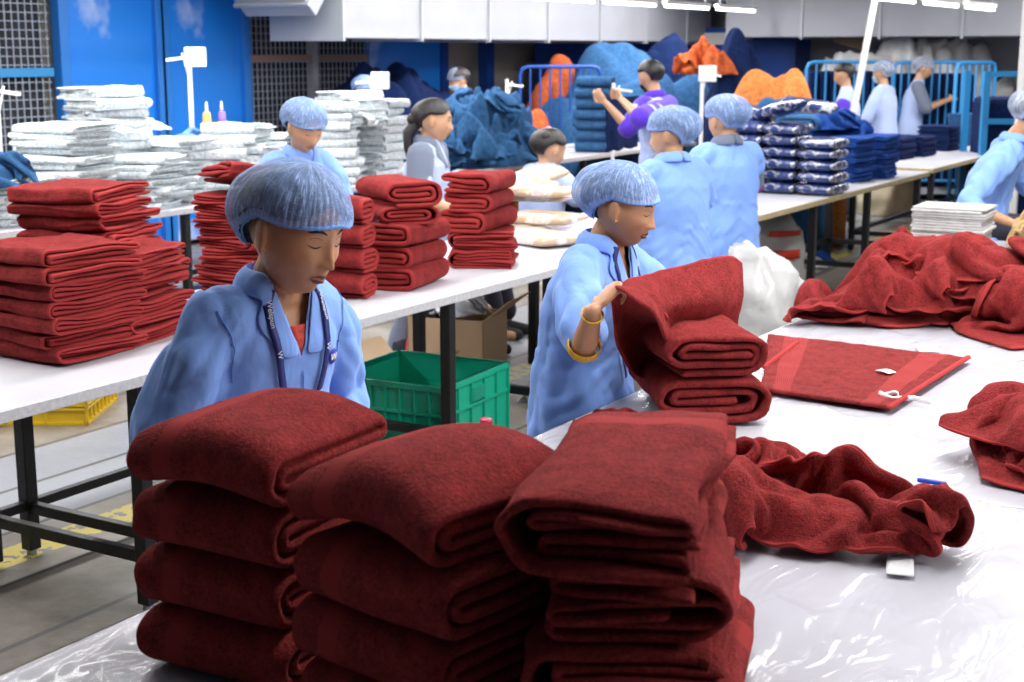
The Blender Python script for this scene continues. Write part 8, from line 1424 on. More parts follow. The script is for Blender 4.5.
def face_strip(mb, X, line, w, off, n=14):
    """a thin ribbon on the face following (y, z) points; w = half widths"""
    pts = [Vector((a[0], a[1], 0)) for a in line]; top = []; bot = []; mid = []
    for i in range(n):
        t = i/(n-1); c = cr1(pts, t); d = (cr1(pts, min(1, t+.02))-cr1(pts, max(0, t-.02))).normalized(); nrm = Vector((-d.y, d.x, 0)); ww = w*max(.15, math.sin(PI*min(1, max(0, t)))**.6) if not callable(w) else w(t)
        for lst, s_ in ((top, 1), (mid, 0), (bot, -1)):
            q = c+nrm*ww*s_; th, ph = head_dir(q.x, q.y); lst.append(X @ head_surf(th, ph, off if s_ == 0 else off*.25))
    mb.grid(top+mid+bot, n, 3)
def remesh(mb, voxel, smooth=1, name='tmp'):
    me = mb.data(name); o = bpy.data.objects.new(name, me); COL.objects.link(o)
    m = o.modifiers.new('r', 'REMESH'); m.mode = 'VOXEL'; m.voxel_size = voxel; m.use_smooth_shade = True
    if smooth: s = o.modifiers.new('s', 'SMOOTH'); s.iterations = smooth; s.factor = .5
    dg = bpy.context.evaluated_depsgraph_get(); ev = o.evaluated_get(dg); m2 = bpy.data.meshes.new_from_object(ev); bpy.data.objects.remove(o); bpy.data.meshes.remove(me)
    return m2
def obj_from(me, name, mat, parent):
    me.name = name; me.materials.clear(); me.materials.append(mat); o = bpy.data.objects.new(name, me); COL.objects.link(o); me.shade_smooth(); o.parent = parent; return o
def hand(mb, wrist, d, nrm, curl=.5, side=1, spread=1.0, size=1.0, curls=None, thumb=.6):
    """wrist point, direction of the palm d, palm-facing normal nrm; side = +1 thumb toward d x nrm"""
    s = size; d = Vector(d).normalized(); nrm = Vector(nrm); nrm = (nrm-d*nrm.dot(d)).normalized(); lat = d.cross(nrm)*side
    W_ = Vector(wrist)
    mb.tube([W_-d*.02*s, W_+d*.015*s, W_+d*.05*s, W_+d*.080*s], [.021*s, .024*s, .034*s, .033*s], 12, sx=.42, up=lat)
    for i, (o_, ln, r_) in enumerate(((.030, .068, .0080), (.0105, .076, .0082), (-.0095, .070, .0078), (-.028, .056, .0070))):
        c = (curls[i] if curls else curl); base = W_+d*.078*s+lat*o_*s*spread; a = 0; p = base; pts = [W_+d*.03*s+lat*o_*.7*s, base]; rr = [.011*s, r_*1.08*s]
        for seg, fr in enumerate((.44, .32, .24)):
            a += c*(1.0, 1.25, .8)[seg]; dd = (d*math.cos(a)+nrm*math.sin(a)+lat*(o_*1.5*spread*.5)).normalized(); p = p+dd*ln*fr*s; pts.append(p); rr.append(r_*(1-.13*(seg+1))*s)
        mb.tube(pts, rr, 10)
    b0 = W_+d*.018*s+lat*.022*s; t1 = b0+(d*.55+lat*.85+nrm*.25).normalized()*.036*s; t2 = t1+(d*.85+lat*(.35-thumb*.3)+nrm*(.3+thumb*.7)).normalized()*.032*s; t3 = t2+(d*.9-lat*.1*thumb+nrm*(.2+thumb*.6)).normalized()*.026*s
    mb.tube([b0, t1, t2, t3], [.014*s, .0105*s, .0095*s, .0075*s], 10)
def rings(mb, rs, n=28):
    """rs: (cx, cy, cz, rx, ry) stacked rings, bottom to top or reverse"""
    v = []
    for (cx, cy, cz, rx, ry) in rs:
        for k in range(n):
            a = 2*PI*k/n; c, s_ = math.cos(a), math.sin(a); e = .85
            v.append((cx+rx*math.copysign(abs(c)**e, c), cy+ry*math.copysign(abs(s_)**e, s_), cz))
    m = len(rs); f = [(j*n+k, j*n+(k+1) % n, (j+1)*n+(k+1) % n, (j+1)*n+k) for j in range(m-1) for k in range(n)]
    f.append(tuple(range(n-1, -1, -1))); f.append(tuple((m-1)*n+k for k in range(n))); mb.add(v, f)
class Person:
    """local frame: +x = the way the chest faces, +y = left hand side, z up, origin on the floor"""
    def __init__(s, loc, face, H, label, skin='skin', lean=.0, yaw=0, pitch=0, roll=0, seat=0.0, fine=.006, group=None, hs=1.0, build=1.0, neckf=.02, hairback=1.0):
        s.hairback = hairback
        s.e = empty('person', loc, face, label, 'person', group); s.H = H; s.skin = M[skin]; s.lean = lean; s.fine = fine; s.b = build
        s.sh = H*.815-seat; s.nz_ = H*.845-seat; s.hip = H*.52-seat; s.seat = seat
        hc = Vector((s.bend(H-.115*hs-seat)+neckf, 0, H-.118*hs-seat))
        s.X = Matrix.Translation(hc) @ Matrix.Rotation(yaw, 4, 'Z') @ Matrix.Rotation(pitch, 4, 'Y') @ Matrix.Rotation(roll, 4, 'X') @ Matrix.Scale(hs, 4); s.hc = hc; s.hs = hs
        s.body = MB(); s.arms = []
    def bend(s, z):
        t = max(0, z-s.hip); return s.lean*t*t*2.2
    def P(s, x, y, z): return Vector((x+s.bend(z), y, z))
    def shoulder(s, side): return s.P(0, side*.150*s.b, s.sh-.015)
    def arm(s, side, elbow, wrist, cuff=.55, hd=None, hn=None, curl=.5, long=True, **k):
        """elbow, wrist in local coordinates"""
        sp = s.shoulder(side); e, w = Vector(elbow), Vector(wrist); s.arms.append((side, sp, e, w, cuff))
        s.body.tube([sp, sp.lerp(e, .5), e], [.040, .040, .036], 14); m = e.lerp(w, .3); s.body.tube([e, m, w], [.036, .036, .024], 14)
        hd = hd if hd is not None else (w-e); hn = hn if hn is not None else Vector((0, -side, -.3)); hand(s.body, w+Vector(hd).normalized()*.012, hd, hn, curl, **k)
    def finish(s, top='smock', sleeve=.5, hem=.42, cap='net', vneck=True, collar='smock', hair=True, facial=True, legs='trouser', bun=False, capsize=1.0, sleeve_mat=None, eyes='down', neckcol=None, vest=False, shoes=True, capoff=(0, 0), flare=1.0):
        H, b, e = s.H, s.b, s.e; S = s.seat
        # ---- body
        head_mesh(s.body, s.X)
        for sd in (-1, 1):
            ex = s.X @ Vector((-.010, sd*.083, -.002)); mt = s.X.to_3x3() @ Matrix.Rotation(sd*.35, 3, 'Z') @ Matrix.Rotation(-.15, 3, 'Y')
            s.body.ellip(ex, .0185, .0075, .033, 16, 10, mt); s.body.ellip(s.X @ Vector((-.012, sd*.086, .006)), .019, .005, .026, 16, 10, mt); s.body.ellip(s.X @ Vector((-.004, sd*.0795, -.028)), .009, .006, .010, 12, 8, mt)
        nb = s.P(0, 0, s.nz_-.01)
        s.body.tube([nb, nb.lerp(s.hc, .45)+Vector((-.008, 0, 0)), s.X @ Vector((-.014, 0, -.045))], [.058, .050, .050], 20, sx=.95)
        rings(s.body, [(s.bend(z), 0, z, rx*b, ry*b) for z, rx, ry in ((s.hip-.06, .10, .145), (s.hip+.02, .105, .155), (s.hip+.17, .088, .120), (s.sh-.14, .100, .138), (s.sh-.04, .085, .138), (s.sh+.006, .060, .098), (s.nz_+.0, .052, .060))])
        if S == 0:
            for sd in (-1, 1): s.body.tube([(s.bend(s.hip), sd*.085, s.hip), (.01, sd*.085, .46), (-.01, sd*.085, .08)], [.085, .058, .038], 12); s.body.tube([(-.03, sd*.085, .045), (.13, sd*.09, .035)], [.038, .030], 10)
        else:
            for sd in (-1, 1): s.body.tube([(0, sd*.09, s.hip), (.40, sd*.11, s.hip-.01), (.42, sd*.11, .08)], [.085, .058, .038], 12); s.body.tube([(.40, sd*.11, .045), (.54, sd*.115, .035)], [.038, .030], 10)
        body = obj_from(remesh(s.body, s.fine, 1), 'body', s.skin, e); s.bodyo = body
        # ---- garment
        g = MB(); o_ = .016
        bot = s.hip-hem+.15 if S == 0 else s.hip-.06
        rr = [(bot, .150*flare, .200*flare), (s.hip-.05, .142*flare, .186*flare), (s.hip+.04, .135, .178), (s.hip+.16, .122, .160), (s.sh-.16, .128, .166), (s.sh-.07, .116, .170), (s.sh-.005, .082, .140), (s.nz_-.002, .064, .080), (s.nz_+.022, .057, .064)]
        rings(g, [(s.bend(z), 0, z, rx*b, ry*b) for z, rx, ry in rr], 36)
        garment_mat = M[top]
        for (sd, sp, el, wr, cuff) in s.arms:
            if vest: continue
            fr = sleeve if not isinstance(sleeve, dict) else sleeve[sd]
            pts = [sp+Vector((0, -sd*.035, .0)), sp.lerp(el, .35)+Vector((0, sd*.004, 0)), sp.lerp(el, .8), el]; rd = [.074, .070, .064, .062]
            if fr <= 1.0:
                pts = [sp+Vector((0, -sd*.035, .0)), sp.lerp(el, .4*fr), sp.lerp(el, fr)]; rd = [.074, .070, .068]
            else:
                q = fr-1; pts += [el.lerp(wr, q*.5), el.lerp(wr, q)]; rd += [.055, .050]
            g.tube(pts, rd, 18, cap=True)
        me = remesh(g, max(.009, s.fine*1.6), 3)
        n = len(me.vertices); co = np.empty(n*3, dtype=np.float32); no = np.empty(n*3, dtype=np.float32); me.vertices.foreach_get('co', co); me.vertices.foreach_get('normal', no); co = co.reshape(-1, 3); no = no.reshape(-1, 3)
        sd_ = H*7.1+loc_seed(e)
        if s.fine < .0085:
            for i in range(n):
                p = co[i]; zz = p[2]
                w = abs(nz((p[0]*1.0, p[1]*1.0, zz*.35+p[1]*.3), 10, sd_))*1.6-.3; w2 = abs(nz((p[0], p[1], zz*1.5+abs(p[1])*1.4), 12, sd_+2))*1.3-.25
                k = .020 if abs(p[1]) > .15*b or zz < s.sh-.26 else .008
                co[i] += no[i]*(w*k+w2*k*.6)
        me.vertices.foreach_set('co', co.ravel()); me.update()
        s.bvh = BVHTree.FromPolygons([v.co.copy() for v in me.vertices], [p.vertices[:] for p in me.polygons])
        if vneck:
            bm = bmesh.new(); bm.from_mesh(me); dl = []; zt = s.nz_+.05; dep = vneck if not isinstance(vneck, bool) else .16
            for sg in (-1, 1):
                co_ = Vector((0, 0, s.nz_+.02-dep)); ed = Vector((0, sg*.052, dep)); nrm_ = Vector((0, ed.z, -ed.y)).normalized()
                fs = [f for f in bm.faces if f.calc_center_median().x > s.bend(f.calc_center_median().z) and f.calc_center_median().z > s.nz_+.0-dep]
                bmesh.ops.bisect_plane(bm, geom=list(set(sum([list(f.verts)+list(f.edges)+[f] for f in fs], []))), plane_co=co_, plane_no=nrm_, dist=1e-5)
            for f in bm.faces:
                c = f.calc_center_median(); h_ = (s.nz_+.02)-c.z
                if c.x-s.bend(c.z) > -.0 and -.05 < h_ < dep and abs(c.y) < .052*(1-h_/dep): dl.append(f)
                elif c.z > s.nz_+.012 and abs(c.y) < .06: dl.append(f)
            bmesh.ops.delete(bm, geom=dl, context='FACES'); bm.to_mesh(me); bm.free()
        gm = obj_from(me, {'smock': 'smock', 'lavender': 'shirt'}.get(top, 'shirt'), garment_mat, e); s.g = gm
        if s.fine < .0065: md = gm.modifiers.new('s', 'SOLIDIFY'); md.thickness = .002
        s.bvhb = BVHTree.FromPolygons([v.co for v in body.data.vertices], [p.vertices for p in body.data.polygons])
        # ---- trousers
        t = MB()
        if S == 0:
            for sd in (-1, 1): t.tube([(s.bend(s.hip), sd*.08, s.hip-.02), (.01, sd*.088, .46), (-.005, sd*.088, .13)], [.095, .080, .07], 14)
        else:
            for sd in (-1, 1): t.tube([(0, sd*.09, s.hip), (.40, sd*.11, s.hip), (.415, sd*.11, .15)], [.105, .085, .07], 14)
        obj_from(remesh(t, .014, 2), 'trousers', M[legs], e)
        if shoes:
            for sd in (-1, 1):
                x0 = .0 if S == 0 else .43; q = MB().tube([(x0-.045, sd*.088, .045), (x0+.04, sd*.09, .045), (x0+.135, sd*.095, .036)], [.044, .045, .036], 12, sx=1.0); obj_from(remesh(q, .01, 1), 'shoe', M['dots'], e)
        # ---- face details
        if facial:
            q = MB()
            lw = lambda z0, up: None
            face_strip(q, s.X, [(-.0235, -.0605), (-.010, -.0565), (0, -.0575), (.010, -.0565), (.0235, -.0605)], lambda t: .0048*max(.12, math.sin(PI*t))**.7, .0016, 18)
            face_strip(q, s.X, [(-.0215, -.0620), (-.010, -.0665), (0, -.0675), (.010, -.0665), (.0215, -.0620)], lambda t: .0058*max(.12, math.sin(PI*t))**.7, .0018, 18); q.build('lips', M['lips'], e)
            for sd in (-1, 1):
                q = MB(); face_strip(q, s.X, [(sd*.013, .0275), (sd*.030, .0335), (sd*.048, .0285)], .0030, .0016); q.build('eyebrow', M['brow'], e)
                q = MB()
                if eyes == 'down':
                    face_strip(q, s.X, [(sd*.0175, .0045), (sd*.031, .0000), (sd*.0455, .0055)], .0016, .0014); q.build('eyelashes', M['lash'], e)
                    q = MB(); face_strip(q, s.X, [(sd*.018, .0165), (sd*.031, .0195), (sd*.0445, .0165)], .0009, .0007); q.build('lid_crease', M['brow'], e)
                else:
                    face_strip(q, s.X, [(sd*.018, .009), (sd*.031, .0095), (sd*.045, .010)], .0048, .0010); q.build('eye', M['eyewhite'], e)
                    q = MB(); face_strip(q, s.X, [(sd*.027, .0095), (sd*.032, .0095), (sd*.037, .0095)], .0045, .0018); q.build('iris', M['lash'], e)
                    q = MB(); face_strip(q, s.X, [(sd*.0165, .0085), (sd*.031, .0155), (sd*.047, .0100)], .0014, .0018); q.build('eyelashes', M['lash'], e)
        # ---- hair
        if hair:
            def hairline(ph):      # polar angle limit of the hair for an azimuth
                a = abs(ph); return .78+.40*min(1, a/1.0)+.06*min(1, max(0, a-1)/.5)+(.74*max(0, min(1, (a-1.78)/.75))**1.2)
            q = MB(); nu_, nv_ = 60, 22; pts = []
            for j in range(nv_):
                for k in range(nu_):
                    ph = -PI+2*PI*k/nu_; th = .0008+hairline(ph)*j/(nv_-1); p = head_surf(th, ph, (.013+.006*max(0, 1-th)+.022*s.hairback*G(th-1.15, .6)*(.5-.5*math.cos(ph)) if j < nv_-1 else -.002)+.0022*min(1, j/4)*nz((math.cos(ph)*4, math.sin(ph)*4, th*1.5), 1, sd_)); pts.append(s.X @ p)
            f = [(j*nu_+k, (j+1)*nu_+k, (j+1)*nu_+(k+1) % nu_, j*nu_+(k+1) % nu_) for j in range(nv_-1) for k in range(nu_)]; q.add(pts, f); s.hairo = q.build('hair', M['hair'], e)
            if bun:
                q = MB(); c = s.X @ Vector(bun[:3]); q.ellip(c, bun[3], bun[3]*1.1, bun[3]*.9, 20, 12); q.build('hair_bun', M['hair'], e)
        if cap: s.cap(cap, capsize, capoff)
        return s
    def cap(s, mat, size, off):
        """bouffant cap from the forehead to the nape, gathered by its elastic"""
        nu_, nv_ = 140, 30; pts = []; edge = []
        for j in range(nv_):
            t = j/(nv_-1)
            for k in range(nu_):
                ph = -PI+2*PI*k/nu_; a = abs(ph)
                thl = 1.17+.13*min(1, a/1.2)+.62*max(0, min(1, (a-1.75)/.75))**1.2        # elastic line: forehead, over the ear, nape
                th = thl*(1-t)**.92+.0008; puff = math.sin(PI/2*min(1, t*1.7))**.6*(.008+.018*(.5-.5*math.cos(ph)*(1-t)**.5))*size
                back = .5-.5*math.cos(ph)*(1-t)**.3; bulge = G(t-.42, .32)*back*.030*size
                plt = .0022*math.sin(ph*46+3*nz((ph*2, t*3, 0), 1, 3))*(1-t)**1.3+.0035*min(1, (1-t)*5)*nz((math.cos(ph)*3, math.sin(ph)*3, t*4), 1.3, s.H*9)
                p = head_surf(th, ph, .016+puff+bulge+plt)
                p.x += off[0]*math.sin(PI*t); p.y += off[1]*math.sin(PI*t)
                pts.append(s.X @ p)
                if j == 0: edge.append(s.X @ head_surf(thl+.01, ph, .0145))
        f = [(j*nu_+k, j*nu_+(k+1) % nu_, (j+1)*nu_+(k+1) % nu_, (j+1)*nu_+k) for j in range(nv_-1) for k in range(nu_)]
        uv = [(k/nu_, j/(nv_-1)) for j in range(nv_) for k in range(nu_)]
        f.append(tuple((nv_-1)*nu_+k for k in range(nu_)))
        c = MB().add(pts, f, uv).build('hair_net', M[mat], s.e)
        ring = MB(); n = len(edge); v = []
        for i, p in enumerate(edge):
            nrm = (p-s.hc).normalized()
            for a in range(6): v.append(p+nrm*(.0022*math.cos(a*PI/3))+Vector((0, 0, 1))*(.0045*math.sin(a*PI/3)+.002+.0012*math.sin(i*2.1)))
        ring.add(v, [(i*6+a, i*6+(a+1) % 6, ((i+1) % n)*6+(a+1) % 6, ((i+1) % n)*6+a) for i in range(n) for a in range(6)]); ring.build('elastic_band', M['netedge'], c)
    def proj(s, y, z, off=.004, back=False, x0=.6):
        d = Vector((-1, 0, 0)) if not back else Vector((1, 0, 0)); o = Vector((x0 if not back else -x0, y, z)); h = s.bvh.ray_cast(o, d)
        if h[0] is None or (h[0].x-s.bend(z) < -.02 and not back): h = s.bvhb.ray_cast(o, d)
        if h[0] is None or (not back and z > s.nz_-.03 and h[0].x > s.bend(z)+.085): return Vector((s.bend(z)+.062, y, z))
        return h[0]-d*off
    def ribbon(s, name, line, w, mat, off=.005, n=24, parent=None, thick=.0015, flat=True):
        """strip lying on the garment through (y, z) points"""
        pts = [Vector((a[0], a[1], 0)) for a in line]; A = []; Bm = []; Cc = []
        for i in range(n):
            t = i/(n-1); c = cr1(pts, t); d = (cr1(pts, min(1, t+.03))-cr1(pts, max(0, t-.03))).normalized(); nr = Vector((-d.y, d.x, 0)); ww = w(t) if callable(w) else w
            A.append(s.proj(c.x+nr.x*ww, c.y+nr.y*ww, off)); Bm.append(s.proj(c.x, c.y, off+.001)); Cc.append(s.proj(c.x-nr.x*ww, c.y-nr.y*ww, off))
        return MB().grid(A+Bm+Cc, n, 3).build(name, mat, parent or s.e, solid=thick)
    def collar(s, mat='smock', spread=.095, drop=.12, dep=.16, stand=.03):
        z0 = s.nz_+.02
        for sd in (-1, 1):
            # stand round the neck falling open into a lapel
            inner = []; outer = []; mid = []
            for i in range(13):
                t = i/12
                if t < .55:
                    a = PI - (PI*.72)*(t/.55); r1, r2 = .066, .060
                    c = Vector((math.cos(a)*r1+s.bend(z0)+.004, sd*math.sin(a)*r2, z0+stand*(1-t*.8))); u = Vector((math.cos(a)*(r1+.028)+s.bend(z0), sd*math.sin(a)*(r2+.034), z0-.020-.02*t))
                    inner.append(c); outer.append(u); mid.append(c.lerp(u, .45)+Vector((math.cos(a), sd*math.sin(a), .4))*.012)
                else:
                    q = (t-.55)/.45; y = sd*(.050*(1-q)+.006*q); z = z0-.01-dep*q*.92
                    pi_ = s.proj(y, z, .004); yo = sd*(.050+.045*math.sin(PI*min(1, q*1.15)**.8)*(1 if q < .62 else max(0, (1-q)/.38)) + .006); zo = z-.022*(1-q)
                    po = s.proj(yo, zo, .005); inner.append(pi_); outer.append(po); mid.append((pi_+po)/2+Vector((.004, 0, 0)))
            MB().grid(inner+mid+outer, 13, 3).build('collar', M[mat], s.e, solid=.003, subsurf=1)
def loc_seed(e): return e.location.x*3.3+e.location.y
# ---- front woman
def W2L(e, p):
    m = Matrix.Translation(e.location) @ Matrix.Rotation(e.rotation_euler.z, 4, 'Z'); return m.inverted() @ Vector(p)
pc = atd(291, 222, 2.95); f1 = R(-8)
w1 = Person((pc.x-.148, pc.y+.024, 0), f1, 1.56, 'woman in light blue smock and hair net looking down behind the front towel piles', lean=.16, pitch=R(15), yaw=R(4), fine=.0045, build=.99, roll=R(-3), hs=1.07)
w1.arm(-1, (.02, -.25, 1.03), (.20, -.14, .88), hd=(.8, .3, -.2)); w1.arm(1, (.02, .25, 1.03), (.20, .14, .88), hd=(.8, -.3, -.2))
w1.finish(sleeve=1.35, capsize=.7); w1.collar()
zc = w1.nz_
w1.ribbon('kurta_neck', [(.0, zc-.075), (0, zc-.11), (0, zc-.155)], lambda t: .026*(1-t*.75), M['redcloth'], off=-.004)
def lan(w, sd, ln=.40, wd=.0085):
    z0 = w.nz_+.01; pts = [(sd*.058, z0-.004), (sd*.072, z0-.05), (sd*.060, z0-.16), (sd*.030, z0-.30), (sd*.006, z0-ln)]
    o = w.ribbon('lanyard', pts, wd, M['lanyard'], off=.0095, n=40); return o, pts
def printed(w, parent, pts, t0, t1, txt, size=.013, off=.0125):
    """white lettering running along the ribbon"""
    P2 = [Vector((a[0], a[1], 0)) for a in pts]; c = cr1(P2, (t0+t1)/2); d = (cr1(P2, t1)-cr1(P2, t0)).normalized()
    cu = bpy.data.curves.new('lettering', 'FONT'); cu.body = txt; cu.size = size; cu.align_x = 'CENTER'; cu.align_y = 'CENTER'; cu.extrude = .0003
    ob = bpy.data.objects.new('lettering', cu); COL.objects.link(ob); bpy.context.view_layer.update(); me = bpy.data.meshes.new_from_object(ob.evaluated_get(bpy.context.evaluated_depsgraph_get())); bpy.data.objects.remove(ob)
    o = bpy.data.objects.new('lettering', me); COL.objects.link(o); me.materials.append(M['wprint'])
    pa = w.proj(*cr1(P2, t0).xy, off); pb = w.proj(*cr1(P2, t1).xy, off); X = (pb-pa).normalized()
    side = w.proj(c.x+.01, c.y, off)-w.proj(c.x-.01, c.y, off); Z = X.cross(side).normalized()
    if Z.x < 0: Z = -Z
    Y = Z.cross(X); m = Matrix((X, Y, Z)).transposed().to_4x4(); m.translation = (pa+pb)/2+Z*.0015
    me.transform(m); o.parent = parent; return o
for sd in (-1, 1):
    o, pts = lan(w1, sd)
    for (a, b_, t) in ((.12, .34, 'Welspun'), (.40, .50, 'W'), (.56, .78, 'Welspun')): printed(w1, o, pts, a, b_, t, .016)
# round chest badge
def badge(w, y, z, r=.017):
    q = []; n = 24; mb = MB(); c = w.proj(y, z, .006); v = [c]
    for k in range(n): a = 2*PI*k/n; v.append(w.proj(y+r*math.cos(a), z+r*math.sin(a), .005))
    mb.add(v, [(0, 1+k, 1+(k+1) % n) for k in range(n)]); b = mb.build('badge', plain('badge_blue', (.01, .015, .35), .5), w.e, solid=.001)
    pts = [(y+r*.6*math.cos(t)*(1), z+r*.35*math.sin(2*t)+r*.1) for t in [-.5+i*.33 for i in range(10)]]
    w.ribbon('badge_mark', [(y-r*.65, z+r*.35), (y-r*.35, z-r*.35), (y, z+r*.25), (y+r*.35, z-r*.35), (y+r*.65, z+r*.45)], .0022, M['wprint'], off=.0075, parent=b, n=30)
badge(w1, .095, zc-.155)
w1.ribbon('placket_seam', [(.004, zc-.17), (.010, zc-.35), (.012, zc-.6)], .0016, M['smockedge'], off=.003, n=30)
for sd in (-1, 1): w1.ribbon('shoulder_seam', [(sd*.168, w1.sh+.02), (sd*.150, w1.sh-.06), (sd*.142, w1.sh-.13)], .0014, M['smockedge'], off=.003, n=20)
w1.e.name = 'person'
# gold ear studs
def stud(w, r=.0045):
    for sd in (-1, 1): MB().ellip(w.X @ Vector((.002, sd*.0815, -.030)), r, r, r, 12, 8).build('earring', M['gold'], w.e)
stud(w1, .003)
# ---- second woman holding up a towel
pc = atd(614, 214, 4.25); f2 = R(2)
w2 = Person((pc.x-.10, pc.y-.0, 0), f2, 1.46, 'woman with yellow bangle and gold earring holding up a red towel', lean=.14, pitch=R(13), yaw=R(12), fine=.005, build=1.02, hs=.97)
hR = W2L(w2.e, atd(593, 312, 3.84)); eR = W2L(w2.e, atd(583, 350, 3.98)); tR = W2L(w2.e, atd(618, 284, 3.86))
hL = W2L(w2.e, atd(722, 296, 4.36))
w2.arm(-1, eR, hR, hd=tR-hR, hn=(.3, .5, -.9), curls=[.75, .85, .95, 1.0], thumb=.8, size=.9)
w2.arm(1, W2L(w2.e, atd(690, 330, 4.42)), hL, hd=(.15, -.1, 1), hn=(0, -1, .1), curls=[.9, 1, 1.1, 1.1], size=.9)
w2.finish(sleeve={-1: .80, 1: 1.3}, capsize=.75, capoff=(-.012, 0)); w2.collar(); stud(w2, .006)
for sd in (-1, 1):
    o, pts = lan(w2, sd, wd=.006)
    for (a, b_, t) in ((.3, .5, 'Welspun'), (.6, .8, 'Welspun')): printed(w2, o, pts, a, b_, t, .011)
def bangle(w, a, b_, t, r, wd, mat, name='bangle', n=24):
    a, b_ = Vector(a), Vector(b_); d = (b_-a).normalized(); c = a.lerp(b_, t); u = d.orthogonal().normalized(); v = d.cross(u); ring = [c+(u*math.cos(q)+v*math.sin(q))*r for q in [2*PI*i/n for i in range(n+1)]]
    mb = MB(); vs = []
    for p in ring[:-1]:
        nr = (p-c).normalized()
        for k in range(8): q = 2*PI*k/8; vs.append(p+nr*(.003*math.cos(q))+d*(wd*math.sin(q)))
    mb.add(vs, [(i*8+k, i*8+(k+1) % 8, ((i+1) % n)*8+(k+1) % 8, ((i+1) % n)*8+k) for i in range(n) for k in range(8)]); return mb.build(name, mat, w.e)
bangle(w2, eR, hR, .10, .045, .014, M['yellow']); bangle(w2, eR, hR, .93, .029, .003, M['yellow'])
# the held towel: front leaf and the rear leaf hanging open
def wp(x, y, k): return atd(x, y, k)
c = [[wp(611, 286, 3.86), wp(650, 274, 3.98), wp(695, 262, 4.12), wp(728, 255, 4.24), wp(741, 262, 4.30)],
     [wp(637, 300, 3.73), wp(665, 303, 3.90), wp(703, 300, 4.05), wp(730, 292, 4.18), wp(742, 292, 4.26)],
     [wp(660, 326, 3.84), wp(680, 332, 4.10), wp(708, 330, 4.20), wp(730, 322, 4.26), wp(739, 318, 4.30)],
     [wp(668, 368, 4.06), wp(686, 368, 4.24), wp(708, 362, 4.32), wp(724, 354, 4.36), wp(732, 346, 4.36)]]
rear = [[wp(611, 286, 3.87), wp(622, 292, 3.86), wp(640, 300, 3.84), wp(658, 308, 3.86), wp(668, 318, 3.90)],
        [wp(612, 312, 3.92), wp(624, 316, 4.02), wp(640, 322, 4.10), wp(656, 328, 4.12), wp(668, 332, 4.10)],
        [wp(617, 342, 3.99), wp(628, 346, 4.10), wp(642, 350, 4.17), wp(656, 354, 4.18), wp(670, 356, 4.15)],
        [wp(630, 372, 4.06), wp(638, 377, 4.13), wp(648, 380, 4.18), wp(660, 380, 4.19), wp(672, 378, 4.18)]]
o = patch('held_towel', c, M['red2'], nu=50, nv=36, thick=.011, wr=.0035, ws=11, subsurf=1); tag(o, 'red towel held up open by the woman with the yellow bangle', 'towel')
r_ = patch('rear_leaf', rear, M['red2'], nu=36, nv=36, thick=.011, wr=.003, ws=11, origin=(0, 0, 0), parent=o, subsurf=1); r_.location = -o.location
# ------------------------------------------------------------------ the other people
def pers(px, py, X, face, Htop, label, **k):
    q = onx(px, py, X); return Person((q.x, q.y, 0), R(face), Htop, label, **k)
fineF = .009
def L2(p, w, k): return None
# woman behind the front woman, looking down, pale cap
p = pers(292, 140, -4.62, -25, 1.55, 'woman in blue behind the front woman, looking down at white cloth', skin='skinl', lean=.15, pitch=R(24), yaw=R(5), fine=.007)
p.arm(-1, (.05, -.25, 1.05), (.28, -.10, .95)); p.arm(1, (.05, .25, 1.05), (.28, .10, .95)); p.finish(sleeve=1.4, capsize=.8, vneck=False); p.collar()
# woman with long dark hair, grey sleeves, pale vest, face turned right-away
p = pers(424, 140, -4.62, 20, 1.53, 'woman with tied dark hair, grey sleeves and pale vest, turned right', skin='skinl', lean=.05, pitch=R(6), yaw=R(10), fine=.007)
p.arm(-1, (.02, -.22, 1.00), (.24, -.10, .92)); p.arm(1, (.02, .22, 1.00), (.24, .10, .92))
p.finish(top='lavender', sleeve=.9, cap=None, vneck=False, bun=(-.115, -.012, .0, .040), eyes='open'); p.collar('greycloth')
q = MB().tube([p.X @ Vector(a) for a in ((-.10, -.01, -.02), (-.14, -.02, -.08), (-.13, -.03, -.16), (-.12, -.03, -.22))], [.035, .032, .026, .014], 14); q.build('pony_tail', M['hair'], p.e)
for (sd, sp, el, wr, cf) in p.arms: MB().tube([sp+Vector((0, sd*.01, .0)), sp.lerp(el, .5), sp.lerp(el, .97)], [.078, .074, .070], 16).build('sleeve', M['greycloth'], p.e)
# seated woman with hair buns, only the hair shows
p = pers(541, 160, -4.72, 75, 1.49, 'seated woman with dark gathered hair behind the beige packs', skin='skinl', seat=.20, lean=.08, pitch=R(18), yaw=R(-12), hs=1.12, fine=fineF)
p.arm(-1, (.1, -.24, .85), (.3, -.1, .84)); p.arm(1, (.1, .24, .85), (.3, .1, .84)); p.finish(top='lavender', sleeve=.9, cap=None, vneck=False, bun=(-.085, .03, .055, .042))
MB().ellip(p.X @ Vector((-.08, -.04, .06)), .045, .045, .04).build('hair_bun', M['hair'], p.e); MB().ellip(p.X @ Vector((-.03, .03, .125)), .022, .02, .010).build('hair_clip', plain('pink_clip', (.8, .3, .55), .5), p.e)
